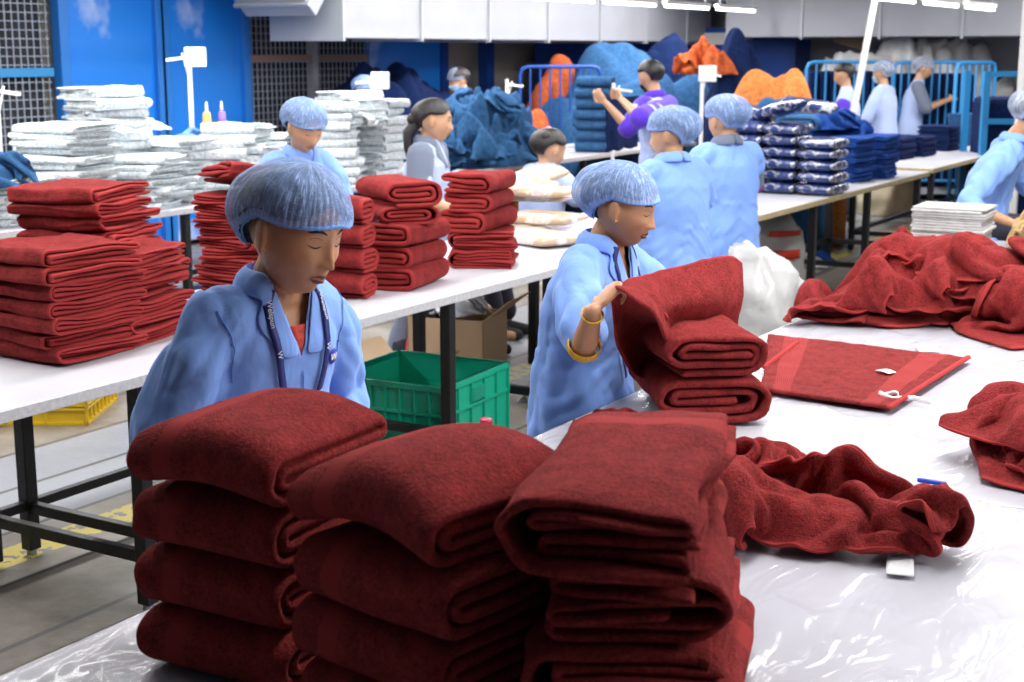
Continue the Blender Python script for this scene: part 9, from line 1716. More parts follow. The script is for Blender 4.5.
# two women seen from behind
def turned(px, X, face, H, lb, **k):
    p = pers(px, 130, X, face, H, lb, lean=.04, fine=.007, build=1.06, **k); return p
p = turned(676, -2.95, 150, 1.51, 'woman in blue smock and cap turned away, left of two', pitch=R(8), yaw=R(38), skin='skinl')
p.arm(-1, (.05, -.22, 1.08), (.26, -.08, 1.0)); p.arm(1, (.05, .22, 1.08), (.26, .08, 1.0)); p.finish(sleeve=1.2, capsize=1.0, vneck=False); p.collar()
p = turned(690, -3.02, 146, 1.53, 'woman in blue smock, grey undersleeves and magenta cuff turned away', pitch=R(10), yaw=R(10), skin='skinl')
p.e.location.y += .75; p.e.location.x -= .10
p.arm(-1, (.10, -.25, 1.05), (.30, -.10, .95)); p.arm(1, (.02, .28, 1.08), (.20, .16, .98)); p.finish(sleeve=.0001+.35, capsize=1.2, vneck=False); p.collar('greycloth', stand=.04)
for (sd, sp, el, wr, cf) in p.arms:
    MB().tube([sp.lerp(el, .3), sp.lerp(el, .7), el], [.058, .056, .052], 14).build('undersleeve', M['greycloth'], p.e); MB().tube([el, el.lerp(wr, .35)], [.053, .048], 14).build('cuff', M['magenta'], p.e)
# bearded man at the blue stacks
p = pers(661, 95, -4.75, 168, 1.72, 'bearded man in violet and pale blue shirt handling a dark folded cloth', skin='skinl', lean=.08, pitch=R(14), yaw=R(-12), fine=.008)
e1 = W2L(p.e, onx(628, 128, -4.85)); w1_ = W2L(p.e, onx(606, 103, -5.0)); p.arm(1, e1, w1_, curls=[.5, .5, .6, .7]); p.arm(-1, W2L(p.e, onx(640, 118, -4.45)), W2L(p.e, onx(622, 100, -4.7)), curls=[.5]*4)
p.finish(top='lavender', sleeve=.9, cap=None, vneck=False, eyes='down'); p.collar('violet', stand=.04)
for (sd, sp, el, wr, cf) in p.arms: MB().tube([sp, sp.lerp(el, .5), sp.lerp(el, 1.0)], [.080, .078, .076], 16).build('sleeve', M['violet'], p.e)
q = MB(); pts = []
for j in range(8):
    for k in range(24):
        ph = -1.35+2.7*k/23; th = 2.02+.85*j/7; pts.append(p.X @ head_surf(th-.25*(1-abs(ph)/1.35)*0, ph, .010))
q.grid(pts, 24, 8).build('beard', M['hair'], p.e, solid=.008)
# woman right of the lamp stand in the second row
p = pers(362, 96, -7.95, -5, 1.56, 'woman in pale cap behind the crumbling white pile, arm stretched right', skin='skinl', lean=.02, pitch=R(10), yaw=R(-15), fine=fineF)
p.arm(-1, (.15, -.25, 1.08), (.42, -.12, 1.08)); p.arm(1, (.25, .22, 1.12), (.55, .14, 1.12)); p.finish(top='lavender', sleeve=.9, capsize=.7, vneck=False, eyes='open')
# man with dark cap behind the blue pile
p = pers(470, 92, -7.95, 210, 1.62, 'man in dark knitted cap and mask behind the steel blue pile', skin='skinl', lean=.1, pitch=R(20), yaw=R(20), fine=fineF)
p.arm(-1, (.1, -.24, 1.05), (.3, -.1, 1.0)); p.arm(1, (.1, .24, 1.05), (.3, .1, 1.0)); p.finish(top='lavender', sleeve=1.2, cap=None, vneck=False, eyes='open')
q = MB(); pts = [p.X @ head_surf(.01+(1.15+.3*min(1, abs(ph)/1.5))*j/9, ph, .02) for j in range(10) for ph in [-PI+2*PI*k/32 for k in range(32)]]; q.grid(pts, 32, 10, closed=True).build('knitted_cap', M['greycloth'], p.e)
q = MB(); pts = [p.X @ head_surf(1.75+.9*j/6, -1.2+2.4*k/15, .008) for j in range(7) for k in range(16)]; q.grid(pts, 16, 7).build('face_mask', M['mask'], p.e, solid=.003)
# three far people at the farthest table
p = pers(850, 95, -4.95, 195, 1.66, 'far man in white and violet shirt behind the pale pole', skin='skinl', lean=.06, pitch=R(14), yaw=R(-10), fine=fineF)
p.arm(-1, (.1, -.24, 1.05), (.3, -.1, 1.0)); p.arm(1, (.1, .24, 1.05), (.3, .1, 1.0)); p.finish(top='lavender', sleeve=.9, cap=None, vneck=False); 
for (sd, sp, el, wr, cf) in p.arms: MB().tube([sp.lerp(el, .35), sp.lerp(el, .95)], [.078, .074], 16).build('sleeve', M['violet'], p.e)
p = pers(886, 95, -4.9, 170, 1.66, 'far woman in pale cap and face mask looking left', skin='skinl', lean=.05, pitch=R(8), yaw=R(0), fine=fineF)
p.arm(-1, (.1, -.24, 1.05), (.3, -.1, 1.0)); p.arm(1, (.1, .24, 1.05), (.3, .1, 1.0)); p.finish(top='lavender', sleeve=1.0, cap='netw', capsize=.8, vneck=False, eyes='open')
q = MB(); pts = [p.X @ head_surf(1.75+.9*j/6, -1.2+2.4*k/15, .008) for j in range(7) for k in range(16)]; q.grid(pts, 16, 7).build('face_mask', M['mask'], p.e, solid=.003)
p = pers(912, 90, -4.95, 20, 1.70, 'far woman in pale cap and dark sleeves looking at her raised hand', skin='skinl', lean=.10, pitch=R(18), yaw=R(0), fine=fineF)
p.arm(-1, (.16, -.22, 1.12), (.42, -.06, 1.22), curls=[.9]*4); p.arm(1, (.16, .22, 1.12), (.42, .08, 1.22), curls=[.5]*4); p.finish(top='lavender', sleeve=.9, cap='netw', capsize=.9, vneck=False)
for (sd, sp, el, wr, cf) in p.arms: MB().tube([sp, sp.lerp(el, .5), sp.lerp(el, .97)], [.078, .076, .072], 16).build('sleeve', M['greycloth'], p.e)
# seated woman at the right frame edge
q = atd(980, 165, 8.3)
p = Person((q.x+.0, q.y+.1, 0), R(22), 1.58, 'woman in blue with pale cap bent over the table at the right edge', skin='skin', lean=.26, pitch=R(25), yaw=R(8), fine=.007, build=1.05, seat=.04)
p.arm(-1, W2L(p.e, atd(966, 205, 8.0)), W2L(p.e, atd(1010, 222, 7.8))); p.arm(1, (.3, .24, 1.0), (.5, .1, .92)); p.finish(sleeve=1.3, cap='netw', capsize=1.1, vneck=False); p.collar()
# person sitting on the floor under the long table: red sleeves, black dotted dress
q = onx(412, 330, -4.95)
p = Person((q.x, q.y, 0), R(15), 1.5, 'person crouching beneath the long table in red and dotted black clothes', skin='skin', seat=.72, lean=.5, pitch=R(30), fine=fineF)
e_ = W2L(p.e, onx(418, 350, -4.75)); h_ = W2L(p.e, onx(452, 338, -4.45)); p.arm(-1, e_, h_, curls=[.6]*4); p.arm(1, (.2, .24, .35), (.4, .1, .3)); p.finish(top='greycloth', sleeve=.95, cap=None, vneck=False, legs='trouser')
p.e.children and None
for (sd, sp, el, wr, cf) in p.arms: MB().tube([sp, sp.lerp(el, .5), el], [.085, .080, .075], 16).build('sleeve', M['tee'], p.e)
# leg with dark shoe of a seated worker beyond the table
q = onx(497, 330, -4.75)
p = Person((q.x-.42, q.y-.02, 0), R(12), 1.50, 'seated worker beyond the long table, dark shoes showing under it', skin='skinl', seat=.47, lean=.2, pitch=R(20), fine=fineF)
p.arm(-1, (.1, -.24, .62), (.3, -.1, .62)); p.arm(1, (.1, .24, .62), (.3, .1, .62)); p.finish(top='lavender', sleeve=.95, cap='netw', vneck=False, capsize=.8)
# ------------------------------------------------------------------ goods, stands and fences in the background
# steel blue pile on the second row table
def pile(px, X, z, k, s_, rz, mat, lb, cat='cloth', group=None, name='loose_cloth', py=150):
    q = onx(px, py, X); o = cloth(name, k, M[mat], (X, q.y, z), R(rz), s_, sub=1); tag(o, lb, cat, group); return o
q = onx(484, 160, -6.95)
core = crumple('towel_heap', [(-7.0+.42*math.cos(a), q.y+.72*math.sin(a)) for a in [i*PI/6 for i in range(12)]], .56, 31, M['steelblue'], nr=44, na=120, scale=5, amp=1.0, over=.06, power=.55, fine=.5, pk=.3); tag(core, 'steel blue towels heaped at the base of the blue pile', 'towel heap')
for i, (px, X, z, k, s_, rz) in enumerate(((468, -6.88, 1.0, 'c4', (1.2, 1.3, 2.0), 100), (502, -6.85, .92, 'c2', (1.0, 1.0, 2.2), 60), (480, -6.95, 1.24, 'd4', (1.5, 1.3, 1.3), 150), (488, -6.7, .86, 'c4', (1.2, 1, 2.0), 95), (460, -6.75, .82, 'c3', (.9, .8, 2.2), 80), (510, -6.75, .82, 'd4', (1.2, 1.2, 1.6), 20))):
    pile(px, X, z, k, s_, rz, 'steelblue', ('steel blue towel draped across the shoulder of the blue pile', 'steel blue towel on the right slope of the blue pile', 'steel blue towel at the peak of the blue pile', 'twisted steel blue towel across the blue pile front', 'steel blue towel on the left foot of the blue pile', 'steel blue towel at the right foot of the blue pile')[i], 'towel', 'steel blue towel pile', 'loose_towel')
# navy heap far behind
def heap(name, c, rx, ry, h, mat, seed, lb, cat, z0=0, rot=0, peak=(0, 0), power=.6, scale=2.4, over=.08, amp=.35, group=None, nr=44, na=130):
    out = [(c[0]+rx*math.cos(a)*math.cos(rot)-ry*math.sin(a)*math.sin(rot), c[1]+rx*math.cos(a)*math.sin(rot)+ry*math.sin(a)*math.cos(rot)) for a in [i*PI/7 for i in range(14)]]
    o = crumple(name, out, h, seed, M[mat], nr=nr, na=na, scale=scale, over=over, z0=z0, peak=peak, power=power, amp=amp, fine=.3, pk=.12); tag(o, lb, cat, group); return o
q = onx(398, 100, -8.75); heap('towel_heap', (-8.95, q.y+.15), .5, 1.75, 1.62, 'navy', 41, 'large navy cloth heap before the bright blue door', 'towel heap', power=.5)
# long steel blue roll heap beyond the bearded man
q = atd(622, 100, 16.6); heap('towel_heap', (q.x, q.y), 1.15, .6, 1.66, 'steelblue', 43, 'long steel blue fabric heap behind the bearded man', 'towel heap', rot=R(31), power=.32, scale=1.9)
q = atd(546, 100, 16.4); heap('towel_heap', (q.x, q.y), .5, .4, 1.15, 'steelblue', 44, 'dark steel blue fabric slope behind the blue folded column', 'towel heap', rot=R(31), power=.6)
q = atd(664, 70, 17.6); heap('towel_heap', (q.x, q.y), 1.2, .6, 1.9, 'navy', 45, 'black navy fabric heap below the corner cabinets', 'towel heap', rot=R(31), power=.5)
q = atd(736, 75, 15.4); heap('cloth_bundle', (q.x, q.y), .36, .32, 2.02, 'navy', 46, 'tall upright navy bundle beside the orange heap', 'bundle', rot=R(31), power=.38, peak=(.05, 0), amp=.25)
q = atd(778, 90, 13.6); heap('towel_heap', (q.x, q.y), .62, .5, 1.62, 'orange', 47, 'orange fabric heap right of the upright navy bundle', 'towel heap', rot=R(31), power=.55)
q = atd(702, 50, 15.2); o = cloth('loose_cloth', 'c3', M['rust'], (q.x, q.y, 1.52), R(-25), (.9, .9, 2.6), sub=1); tag(o, 'orange cloth strip slanting down beside the navy bundle', 'cloth')
q = atd(560, 60, 16.9); heap('towel_heap', (q.x, q.y), .50, .40, 1.72, 'rust', 48, 'orange fabric bulging over the blue rails near the corner', 'towel heap', rot=R(31), power=.35)
q = atd(532, 110, 13.9); heap('towel_heap', (q.x, q.y), .26, .22, 1.38, 'rust', 49, 'orange cloth sack behind the steel blue pile', 'towel heap', rot=R(31), power=.45, peak=(.15, .1))
q = atd(790, 105, 12.9); heap('towel_heap', (-4.65, q.y), .35, .8, 1.42, 'steelblue', 50, 'steel blue cloth slope behind the plastic packs', 'towel heap', power=.5)
PS = protos(2, .34, .36, SER4, .028, 'steelblue', 250, nx=6, ny=7, bulge=1.5, pillow=.1)
q = onx(590, 155, -6.95)
stack(PS, (-6.85, q.y-.1, .8), R(22), 7, 'plump steel blue folded towel', 'in the neat column by the bearded man', 'towel', 'steel blue column', 300, jx=.008, jr=3, zs=1.0)
stack(PS, (-7.2, q.y+.5, .8), R(22), 4, 'plump steel blue folded towel', 'in the low column behind the neat one', 'towel', 'steel blue column', 301, jx=.02, jr=6)
for i, (px, X, z) in enumerate(((808, -4.0, 1.17), (836, -4.1, 1.15))):
    q = onx(px, 100, X); o = clone(PS[i % 2]); place(o, X, q.y, .8+.001 if False else z, R(80+20*i), (1, 1, 1.1), lb=('rolled steel blue towel resting on the packed wall', 'dark blue towel roll above the tall blue stack')[i])
# held dark cloth of the bearded man
q = onx(622, 112, -5.35); c = [[q+Vector((.0, dx, -dz)) + Vector((-.03*math.sin(dx*9), 0, 0)) for dx in (-.30, -.1, .1, .3)] for dz in (-.12, 0, .12, .3)]
o = patch('held_cloth', c, M['navy'], 24, 20, .012, wr=.012); tag(o, 'dark blue cloth held up by the bearded man', 'cloth')
# row of blue crowd barriers with dark slats
def barrier(px0, px1, D0, D1, zt, lb, nb=9, bm_='bluerail'):
    a = atd(px0, 90, D0); b_ = atd(px1, 90, D1); a.z = 0; b_.z = 0; ln = (b_-a).length; rz = math.atan2(b_.y-a.y, b_.x-a.x); e = empty('steel_barrier', a, rz, lb, 'barrier', 'blue steel barriers')
    MB().tube([(0, 0, .05), (0, 0, zt-.08), (.025, 0, zt-.02), (.09, 0, zt), (ln-.09, 0, zt), (ln-.025, 0, zt-.02), (ln, 0, zt-.08), (ln, 0, .05)], .022, 8).build('frame', M[bm_], e)
    MB().tube([(0, 0, .25), (ln, 0, .25)], .018, 8).build('rail', M[bm_], e)
    for i in range(1, nb): MB().tube([(ln*i/nb, 0, .25), (ln*i/nb, 0, zt)], .012, 6).build('bar', M[bm_], e, smooth=True)
    for x in (.0, ln): MB().box(x-.02, x+.02, -.25, .25, 0, .05).build('foot', M[bm_], e, smooth=False)
    return e
barrier(806, 892, 17.3, 17.4, 1.66, 'blue steel barrier behind the far man, leftmost', 9); barrier(893, 962, 17.4, 17.3, 1.66, 'blue steel barrier behind the far women, middle', 9); barrier(955, 994, 16.4, 16.9, 1.66, 'blue steel barrier with open bars, rightmost', 6)
barrier(520, 600, 16.0, 16.2, 1.62, 'blue steel barrier below the orange bulge', 8, 'darkblue')
for i, (px, w_, h_, wh) in enumerate(((845, 1.0, 1.55, 'left'), (925, 1.05, 1.52, 'middle'))):
    q = atd(px, 90, 17.7); e = empty('goods_trolley', (q.x, q.y, 0), YAW, f'trolley of dark folded goods behind the barriers, {wh}', 'trolley', 'goods trolleys')
    MB().box(-w_/2, w_/2, -.3, .3, .08, .16).build('base', M['greysteel'], e, smooth=False)
    for k in range(8): MB().box(-w_/2+k*w_/8+.01, -w_/2+(k+1)*w_/8-.01, -.28, .28, .18, h_).build('cloth_slab', M['brownslab'] if 'brownslab' in M else M['navy'], e, smooth=False, bevel=.03)
    for x in (-w_/2+.06, w_/2-.06):
        for y in (-.25, .25): MB().lathe([(.05, -.02), (.05, .02)], 14, (0, 0, 0), Matrix.Translation((x, y, .06)) @ Matrix.Rotation(PI/2, 4, 'X')).build('wheel', M['black'], e)
q = atd(905, 50, 18.2); heap('polythene_heap', (q.x, q.y), 1.6, .30, 2.12, 'poly', 61, 'white crumpled polythene heap behind the barriers', 'polythene', rot=R(28), power=.42, scale=4, amp=.5, peak=(.7, .3))
q = atd(1012, 90, 14.2); e = empty('goods_cage', (q.x, q.y, 0), YAW, 'blue framed cage with navy goods at the right edge', 'cage trolley')
for x in (-.35, .35): 
    for y in (-.3, .3): MB().box(x-.03, x+.03, y-.03, y+.03, 0, 1.6).build('post', M['bluerail'], e, smooth=False)
for z in (.15, .6, 1.1, 1.55): MB().box(-.35, .35, -.33, -.28, z, z+.05).build('rail', M['bluerail'], e, smooth=False)
MB().box(-.3, .3, -.25, .3, .2, 1.35).build('goods', M['navy'], e, smooth=False, bevel=.06)
# ---- lamp stands with thread cones, along the second row and the right row
def lampstand(loc, h, lb, head=True, arm=1, box=.12):
    e = empty('thread_stand', loc, YAW, lb, 'thread stand', 'white thread stands'); MB().box(-.015, .015, -.015, .015, 0, h).build('post', M['wstand'], e, smooth=False, bevel=.003)
    MB().lathe([(.06, 0), (.06, .012), (.02, .02)], 16).build('base', M['wstand'], e)
    if arm: MB().bar((0, 0, h-.05), (arm*.16, -.03, h-.07), .022).build('arm', M['wstand'], e, smooth=False); MB().bar((0, 0, h-.22), (-arm*.1*0+arm*.05, 0, h-.02), .012).build('brace', M['wstand'], e, smooth=False)
    if head: MB().box(-.03, box, -.03, .03, h-.12, h+.02).build('lamp_box', M['wstand'], e, smooth=False, bevel=.008)
    return e
M['wstand'] = plain('white_enamel', (.85, .85, .85), .4)
def cone(loc, mat, lb):
    e = empty('thread_cone', loc, 0, lb, 'thread cone', 'thread cones'); MB().lathe([(.032, 0), (.034, .02), (.026, .13), (.016, .135)], 18).build('thread', M[mat], e); MB().lathe([(.014, .13), (.008, .20), (.004, .21)], 12).build('core', M['wstand'], e); return e
M['thr_b'] = plain('blue_thread', (.10, .16, .5), .7); M['thr_o'] = plain('orange_thread', (.75, .4, .1), .7); M['thr_p'] = plain('purple_thread', (.2, .12, .4), .7)
for px, X, h, arm, lb in ((193, -7.5, 1.00, -1, 'white thread stand before the blue door panels'), (376, -7.3, .80, -1, 'white thread stand beside the woman with stretched arm'), (507, -7.5, .72, 1, 'slim white thread stand by the orange sack'), (0, -7.5, .8, 1, 'white thread stand at the left frame edge')):
    q = onx(px, 150, X); lampstand((X, q.y, .8), h, lb, head=px in (193, 376), arm=arm)
for px, X, h, lb in ((613, -7.2, .72, 'slim white thread stand left of the bearded man'), (701, -7.0, .85, 'white thread stand right of the bearded man')):
    q = atd(px, 130, 12.6); lampstand((q.x, q.y, 0), .8+h, lb, head=px == 701, arm=1)
for i, (px, X, m_, lb) in enumerate(((207, -7.45, 'thr_o', 'orange thread cone before the blue panel'), (222, -7.45, 'thr_p', 'purple thread cone before the blue panel'), (384, -7.4, 'thr_b', 'blue thread cone left of two by the stand'), (394, -7.4, 'thr_b', 'blue thread cone right of two by the stand'), (512, -7.45, 'thr_b', 'blue thread cone left by the orange sack'), (521, -7.45, 'thr_b', 'blue thread cone right by the orange sack'))):
    q = onx(px, 120, X); e = empty('cone_shelf', (X, q.y, .8), 0, 'small wooden block carrying the '+lb.replace('thread cone', 'cone'), 'block'); zc_ = .42 if px < 230 else (.30 if px < 400 else .18)
    MB().box(-.05, .05, -.05, .05, 0, zc_).build('block', M['paper'], e, smooth=False, bevel=.004); cone((X, q.y, .8+zc_), m_, lb)
# pale poles
q = onx(846, 120, -4.2); tag(MB().bar((0, 0, 0), (.22, .12, 1.75), .05).build('steel_pole', M['wstand'], smooth=False, loc=(-4.2, q.y, .8)), 'slanting slim pale pole behind the blue stacks, in front of the far man', 'pole')
for px, X, D, lb, w_ in ((1021, 0, 12.8, 'pale green pole at the right frame edge', .03),):
    q = atd(px, 90, D); tag(MB().box(-w_, w_, -w_, w_, 0, ZC-.01).build('steel_pole', M['wstand'], smooth=False, loc=(q.x, q.y, 0)), lb, 'pole')
# hanging tube lights
M['tube'] = plain('lit_tube', (1, 1, 1), .5, emit=(1, 1, 1), est=6)
def tubelight(x, y, z, lb, rz=PI/2):
    e = empty('tube_light', (x, y, z), rz, lb, 'tube light', 'hanging tube lights'); MB().box(-.6, .6, -.03, .03, .02, .06).build('housing', M['wstand'], e, smooth=False); MB().tube([(-.58, 0, 0), (.58, 0, 0)], .016, 10).build('tube', M['tube'], e)
    for s_ in (-.5, .5): MB().tube([(s_, 0, .06), (s_, 0, ZC-z-.002)], .004, 6).build('suspension_wire', M['greysteel'], e)
    return e
for i in range(7): tubelight(-6.9, 8.2+1.42*i, 2.27, 'hanging lit tube light over the second row, '+('nearest', 'second', 'third', 'fourth', 'fifth', 'sixth', 'farthest')[i])
for i in range(3): tubelight(-3.75, 12.6+1.5*i, 2.22, 'hanging lit tube light over the right row, '+('nearest', 'middle', 'farthest')[i])
# ------------------------------------------------------------------ under and between the tables
M['green'] = plain('green_plastic', (.01, .42, .26), .35); M['greend'] = plain('green_plastic_inside', (.008, .30, .19), .45); M['ylw'] = plain('yellow_plastic', (.75, .5, .02), .4); M['redp'] = plain('red_plastic', (.75, .05, .02), .4)
def crate(loc, rz, LX, LY, H, mat, lb, th=.008, name='plastic_crate', tagit=True):
    e = empty(name, loc, rz, lb, 'crate'); hx, hy = LX/2, LY/2; mb = MB()
    mb.box(-hx+.01, hx-.01, -hy+.01, hy-.01, 0, .01)
    for (a, b_, c, d) in ((-hx+.012, hx-.012, -hy+.012, -hy+.012+th), (-hx+.012, hx-.012, hy-.012-th, hy-.012), (-hx+.012, -hx+.012+th, -hy+.012, hy-.012), (hx-.012-th, hx-.012, -hy+.012, hy-.012)): mb.box(a, b_, c, d, 0, H)
    mb.build('shell', M[mat], e, smooth=False)
    rb = MB()
    for z0, z1 in ((H-.025, H), (H*.62, H*.62+.012), (.0, .015)):
        rb.box(-hx, hx, -hy, -hy+.02, z0, z1); rb.box(-hx, hx, hy-.02, hy, z0, z1); rb.box(-hx, -hx+.02, -hy, hy, z0, z1); rb.box(hx-.02, hx, -hy, hy, z0, z1)
    n = 8
    for i in range(n+1):
        x = -hx+.004+(LX-.016)*i/n; rb.box(x, x+.008, -hy, -hy+.015, 0, H-.02); rb.box(x, x+.008, hy-.015, hy, 0, H-.02)
    for i in range(6):
        y = -hy+.004+(LY-.016)*i/5; rb.box(-hx, -hx+.015, y, y+.008, 0, H-.02); rb.box(hx-.015, hx, y, y+.008, 0, H-.02)
    rb.build('rim_and_ribs', M[mat], e, smooth=False)
    for sx in (-1, 1): MB().box(sx*hx-.004, sx*hx+.004, -.06, .06, H*.68, H*.86).build('hand_grip', M['greend'] if mat == 'green' else M[mat], e, smooth=False, bevel=.003)
    return e
q = onz(448, 432, .06); e = crate((q.x-.12, q.y-.05, .001), R(4), .62, .62, .36, 'green', 'large green ribbed plastic crate under the long table')
MB().box(.0, .07, -.0, .002, -.05, .05).build('paper_label', M['tag'], e, smooth=False, loc=(.20, -.315, .12))
# bottle
q = atd(486, 424, 5.0); e = empty('bottle', (q.x, q.y, 0), 0, 'purple bottle with dark pink cap on a stool by the green crate', 'bottle'); zb = q.z-.16
e.location.z = zb; MB().lathe([(.03, 0), (.034, .01), (.034, .10), (.02, .135), (.018, .15)], 20).build('bottle_body', plain('purple_liquid', (.16, .02, .16), .2), e); MB().lathe([(.022, .14), (.023, .175), (.018, .18)], 20).build('cap', plain('pink_cap', (.5, .02, .06), .4), e)
st = empty('low_stool', (q.x, q.y, 0), R(20), 'low dark stool carrying the purple bottle', 'stool'); MB().box(-.12, .12, -.12, .12, zb-.025, zb-.001).build('seat', M['greysteel'], st, smooth=False, bevel=.004)
for sx in (-1, 1):
    for sy in (-1, 1): MB().box(sx*.1-.012, sx*.1+.012, sy*.1-.012, sy*.1+.012, 0, zb-.026).build('leg', M['black'], st, smooth=False)
# cardboard boxes with plastic bag
def carton(loc, rz, LX, LY, H, lb, flaps=True):
    e = empty('cardboard_box', loc, rz, lb, 'box'); hx, hy = LX/2, LY/2; mb = MB()
    mb.box(-hx, hx, -hy, hy, 0, .006)
    for (a, b_, c, d) in ((-hx, hx, -hy, -hy+.006), (-hx, hx, hy-.006, hy), (-hx, -hx+.006, -hy, hy), (hx-.006, hx, -hy, hy)): mb.box(a, b_, c, d, 0, H)
    mb.build('box_body', M['card'], e, smooth=False)
    if flaps:
        for i, (a, s_) in enumerate(((0, 1), (PI, 1))):
            MB().box(-.003, .003, -hy+.01, hy-.01, 0, hx*.8).build('flap', M['card'], e, smooth=False); f = [c for c in e.children][-1]; f.location = ((hx, -hx)[i], 0, H); f.rotation_euler = (0, (.9, -.9)[i], 0)
    return e
q = onx(480, 395, -4.35); carton((-4.42, q.y-.12, .001), R(12), .45, .40, .34, 'open cardboard box behind the green crate')
q2 = onx(432, 350, -4.9); carton((-4.40, q.y-.70, .001), R(-8), .36, .30, .16, 'smaller open cardboard box left of the other, behind the crate')
clearf = plain('crinkled_clear_bag', (.6, .63, .66), .15, spec=.9, bump=.8, bscale=20)
o = cloth('clear_bag', 'd4', clearf, (-4.42, q.y-.12, .34), R(30), (.6, .6, .7), thick=.003, sub=1); tag(o, 'crinkled clear plastic bag in the open cardboard box', 'plastic bag')
q = onz(566, 408, .0); silver = plain('silver_film', (.55, .56, .58), .2, metal=.7, bump=.7, bscale=18); o = cloth('foil_bag', 'd4', silver, (q.x-.05, q.y+.05, 0), R(10), (.8, .7, 1.3), thick=.003, sub=1); tag(o, 'crumpled silvery plastic bag on the floor left of the towel folder', 'plastic bag')
q = onz(500, 445, .0); o = cloth('paper_scrap', 'c1', M['tag'], (q.x, q.y, 0), R(70), (.35, .3, .4), thick=.002, sub=1); tag(o, 'white paper scrap on the floor by the crate', 'paper')
# crates beyond the table
q = onz(5, 412, .0); e = crate((q.x, q.y, .001), R(31+90+0), .55, 1.0, .12, 'ylw', 'yellow plastic crate on the floor under the left table')
q = onz(106, 385, 0); tag(MB().ellip((0, 0, .09), .16, .12, .09, 20, 12).build('blue_bundle', plain('blue_film', (.01, .10, .6), .3, bump=.8, bscale=20), loc=(q.x, q.y, 0)), 'small shiny blue bundle right of the yellow crate', 'bundle')
q = onz(150, 378, 0); crate((q.x, q.y, .001), R(30), .5, .3, .12, 'redp', 'flat red plastic crate between the left table legs'); q = onz(452, 303, 0); crate((-6.1, onx(452, 300, -6.1).y, .001), R(90), .6, .4, .16, 'redp', 'red plastic crate beyond the crouching person')
# white woven sacks, brown sack under the right row
def sack(loc, rx, ry, h, mat, seed, lb, lean=0, cat='sack'):
    v = []; n = 40; m = 24
    for j in range(m+1):
        t = j/m
        for k in range(n):
            a = 2*PI*k/n; s_ = (1-.12*t-.55*max(0, t-.78)/.22)*(1+.05*math.sin(t*7)); c, d = math.cos(a), math.sin(a); x = rx*math.copysign(abs(c)**.75, c)*s_; y = ry*math.copysign(abs(d)**.75, d)*s_; z = h*t
            w = nz((x*3, y*3, z*2.5), 2.2, seed)*.09+nz((x, y, z), 12, seed)*.03+(.22*(abs(nz((x, y, z*.6), 7, seed+3))-.2)+.10*(abs(nz((x, y, z), 15, seed+5))-.2) if mat == 'poly' else 0); v.append((x*(1+w*2)+lean*t*t, y*(1+w*2), max(0, z+(w*.3 if t > .1 else 0))))
    f = [(j*n+k, j*n+(k+1) % n, (j+1)*n+(k+1) % n, (j+1)*n+k) for j in range(m) for k in range(n)]; f.append(tuple(range(n-1, -1, -1))); f.append(tuple(m*n+k for k in range(n)))
    o = MB().add(v, f).build('sack', M[mat], loc=loc); tag(o, lb, cat); return o
M['woven'] = plain('white_woven_sack', (.68, .68, .66), .55, bump=.5, bscale=12, var=.06); M['brownbag'] = plain('tan_plastic_sack', (.50, .44, .30), .5, bump=.4, bscale=10, var=.1)
q = onz(765, 300, .0); q = atd(758, 300, 7.0); o = sack((q.x, q.y+.0, 0), .24, .20, .86, 'poly', 5, 'white crumpled plastic sack standing behind the towel folder', lean=-.06)
q = onx(772, 250, -3.85); o = sack((-3.85, q.y, 0), .22, .28, .62, 'woven', 6, 'white woven sack with red printed label under the right table')
for zz, w_ in ((.50, .10), (.33, .17)):
    lbm = MB(); pts = []
    for j in range(2):
        for k in range(12): a = -.75-.5+.95*k/11; pts.append((.262*math.cos(a)*1.0, .305*math.sin(a), zz-.02+j*(.04+.03*(w_ > .12))))
    lbm.grid(pts, 12, 2).build('red_label', M['redp'], o, solid=.002)


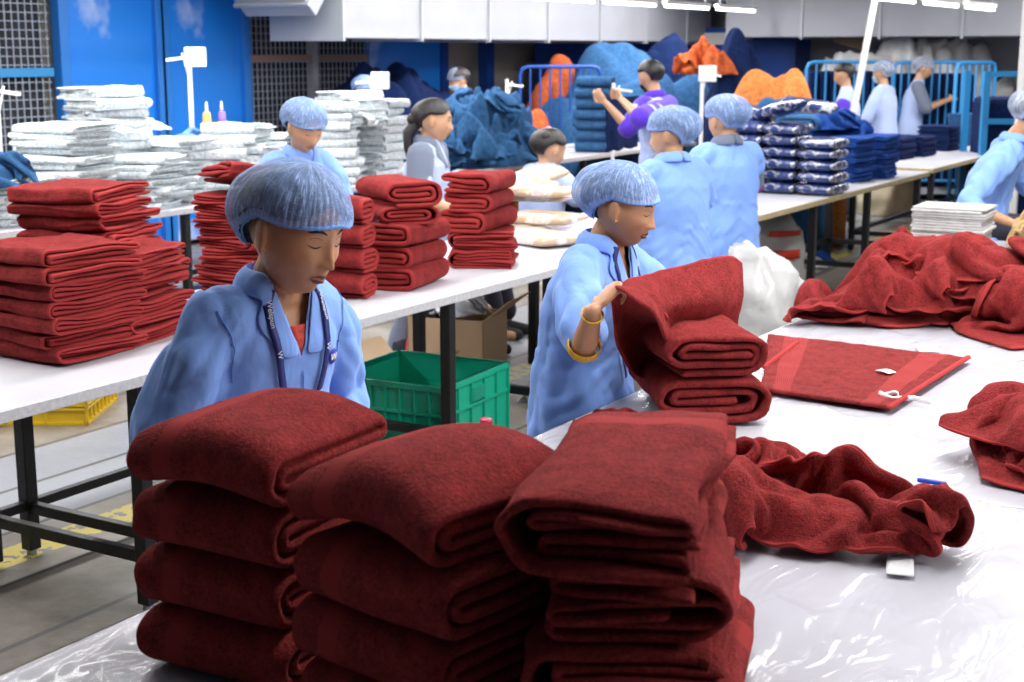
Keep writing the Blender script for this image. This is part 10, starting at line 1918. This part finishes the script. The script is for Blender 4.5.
q = onx(905, 240, -3.9); sack((-4.75, onx(885, 230, -4.75).y, 0), .30, .30, .62, 'brownbag', 7, 'tan plastic sack standing beneath the right table')
q = onz(823, 262, 0); o = cloth('white_rag', 'c2', M['white'], (-4.3, q.y-.4, 0), R(40), (.8, .8, 1.1), sub=1); tag(o, 'white rag heap on the floor under the right table', 'cloth')
q = onz(872, 248, 0); o = cloth('blue_rag', 'd4', M['blue'], (-4.2, 11.9, 0), R(0), (.8, .8, .6), sub=1); tag(o, 'blue rag bunched on the floor under the right table', 'cloth')
# white paint on one table leg
q = onx(808, 240, -3.35)
# blue folded cloth at the left frame edge
q = onx(4, 175, -6.75); o = cloth('blue_cloth', 'd4', M['steelblue'], (-6.85, q.y-.05, 1.02), R(30), (1.0, .9, 1.2), sub=1); tag(o, 'blue cloth tumbling over the white pile at the left edge', 'cloth')
# small labels on the red stacks
q = onx(175, 283, -3.5)
for o in [o for o in COL.objects if o.type == 'MESH' and '_h' in o.keys() and 'label' not in o.keys()]: bpy.data.objects.remove(o)
# ------------------------------------------------------------------ lights
def area(name, loc, sx, sy, power, rot=(0, 0, 0), col=(1, .98, .97)):
    l = bpy.data.lights.new(name, 'AREA'); l.shape = 'RECTANGLE'; l.size = sx; l.size_y = sy; l.energy = power; l.color = col
    o = bpy.data.objects.new(name, l); COL.objects.link(o); o.location = loc; o.rotation_euler = rot; return o
area('row_lamp_light', (-3.9, 9, 2.9), .3, 14, 340)
area('row_lamp_light', (-7.0, 9.5, 2.9), .3, 16, 640)
area('row_lamp_light', (-1.1, 5.6, 2.9), .5, 6.4, 178)
area('row_lamp_light', (-1.5, 16, 3.0), 3, .3, 160)
area('face_fill_light', (1.4, 4.6, 2.5), 1.2, 4.5, 100, (0, R(48), 0))  # unseen fill light, added to brighten the faces
w = bpy.data.worlds.new('world'); C.world = w; w.use_nodes = True
w.node_tree.nodes['Background'].inputs[0].default_value = (.75, .85, 1, 1); w.node_tree.nodes['Background'].inputs[1].default_value = .06
C.view_settings.view_transform = 'Standard'; C.view_settings.look = 'None'; C.view_settings.gamma = 1; C.view_settings.exposure = 0
C.view_settings.use_curve_mapping = False
C.cycles.use_denoising = True
C.cycles.max_bounces = 6; C.cycles.diffuse_bounces = 3; C.cycles.transparent_max_bounces = 12
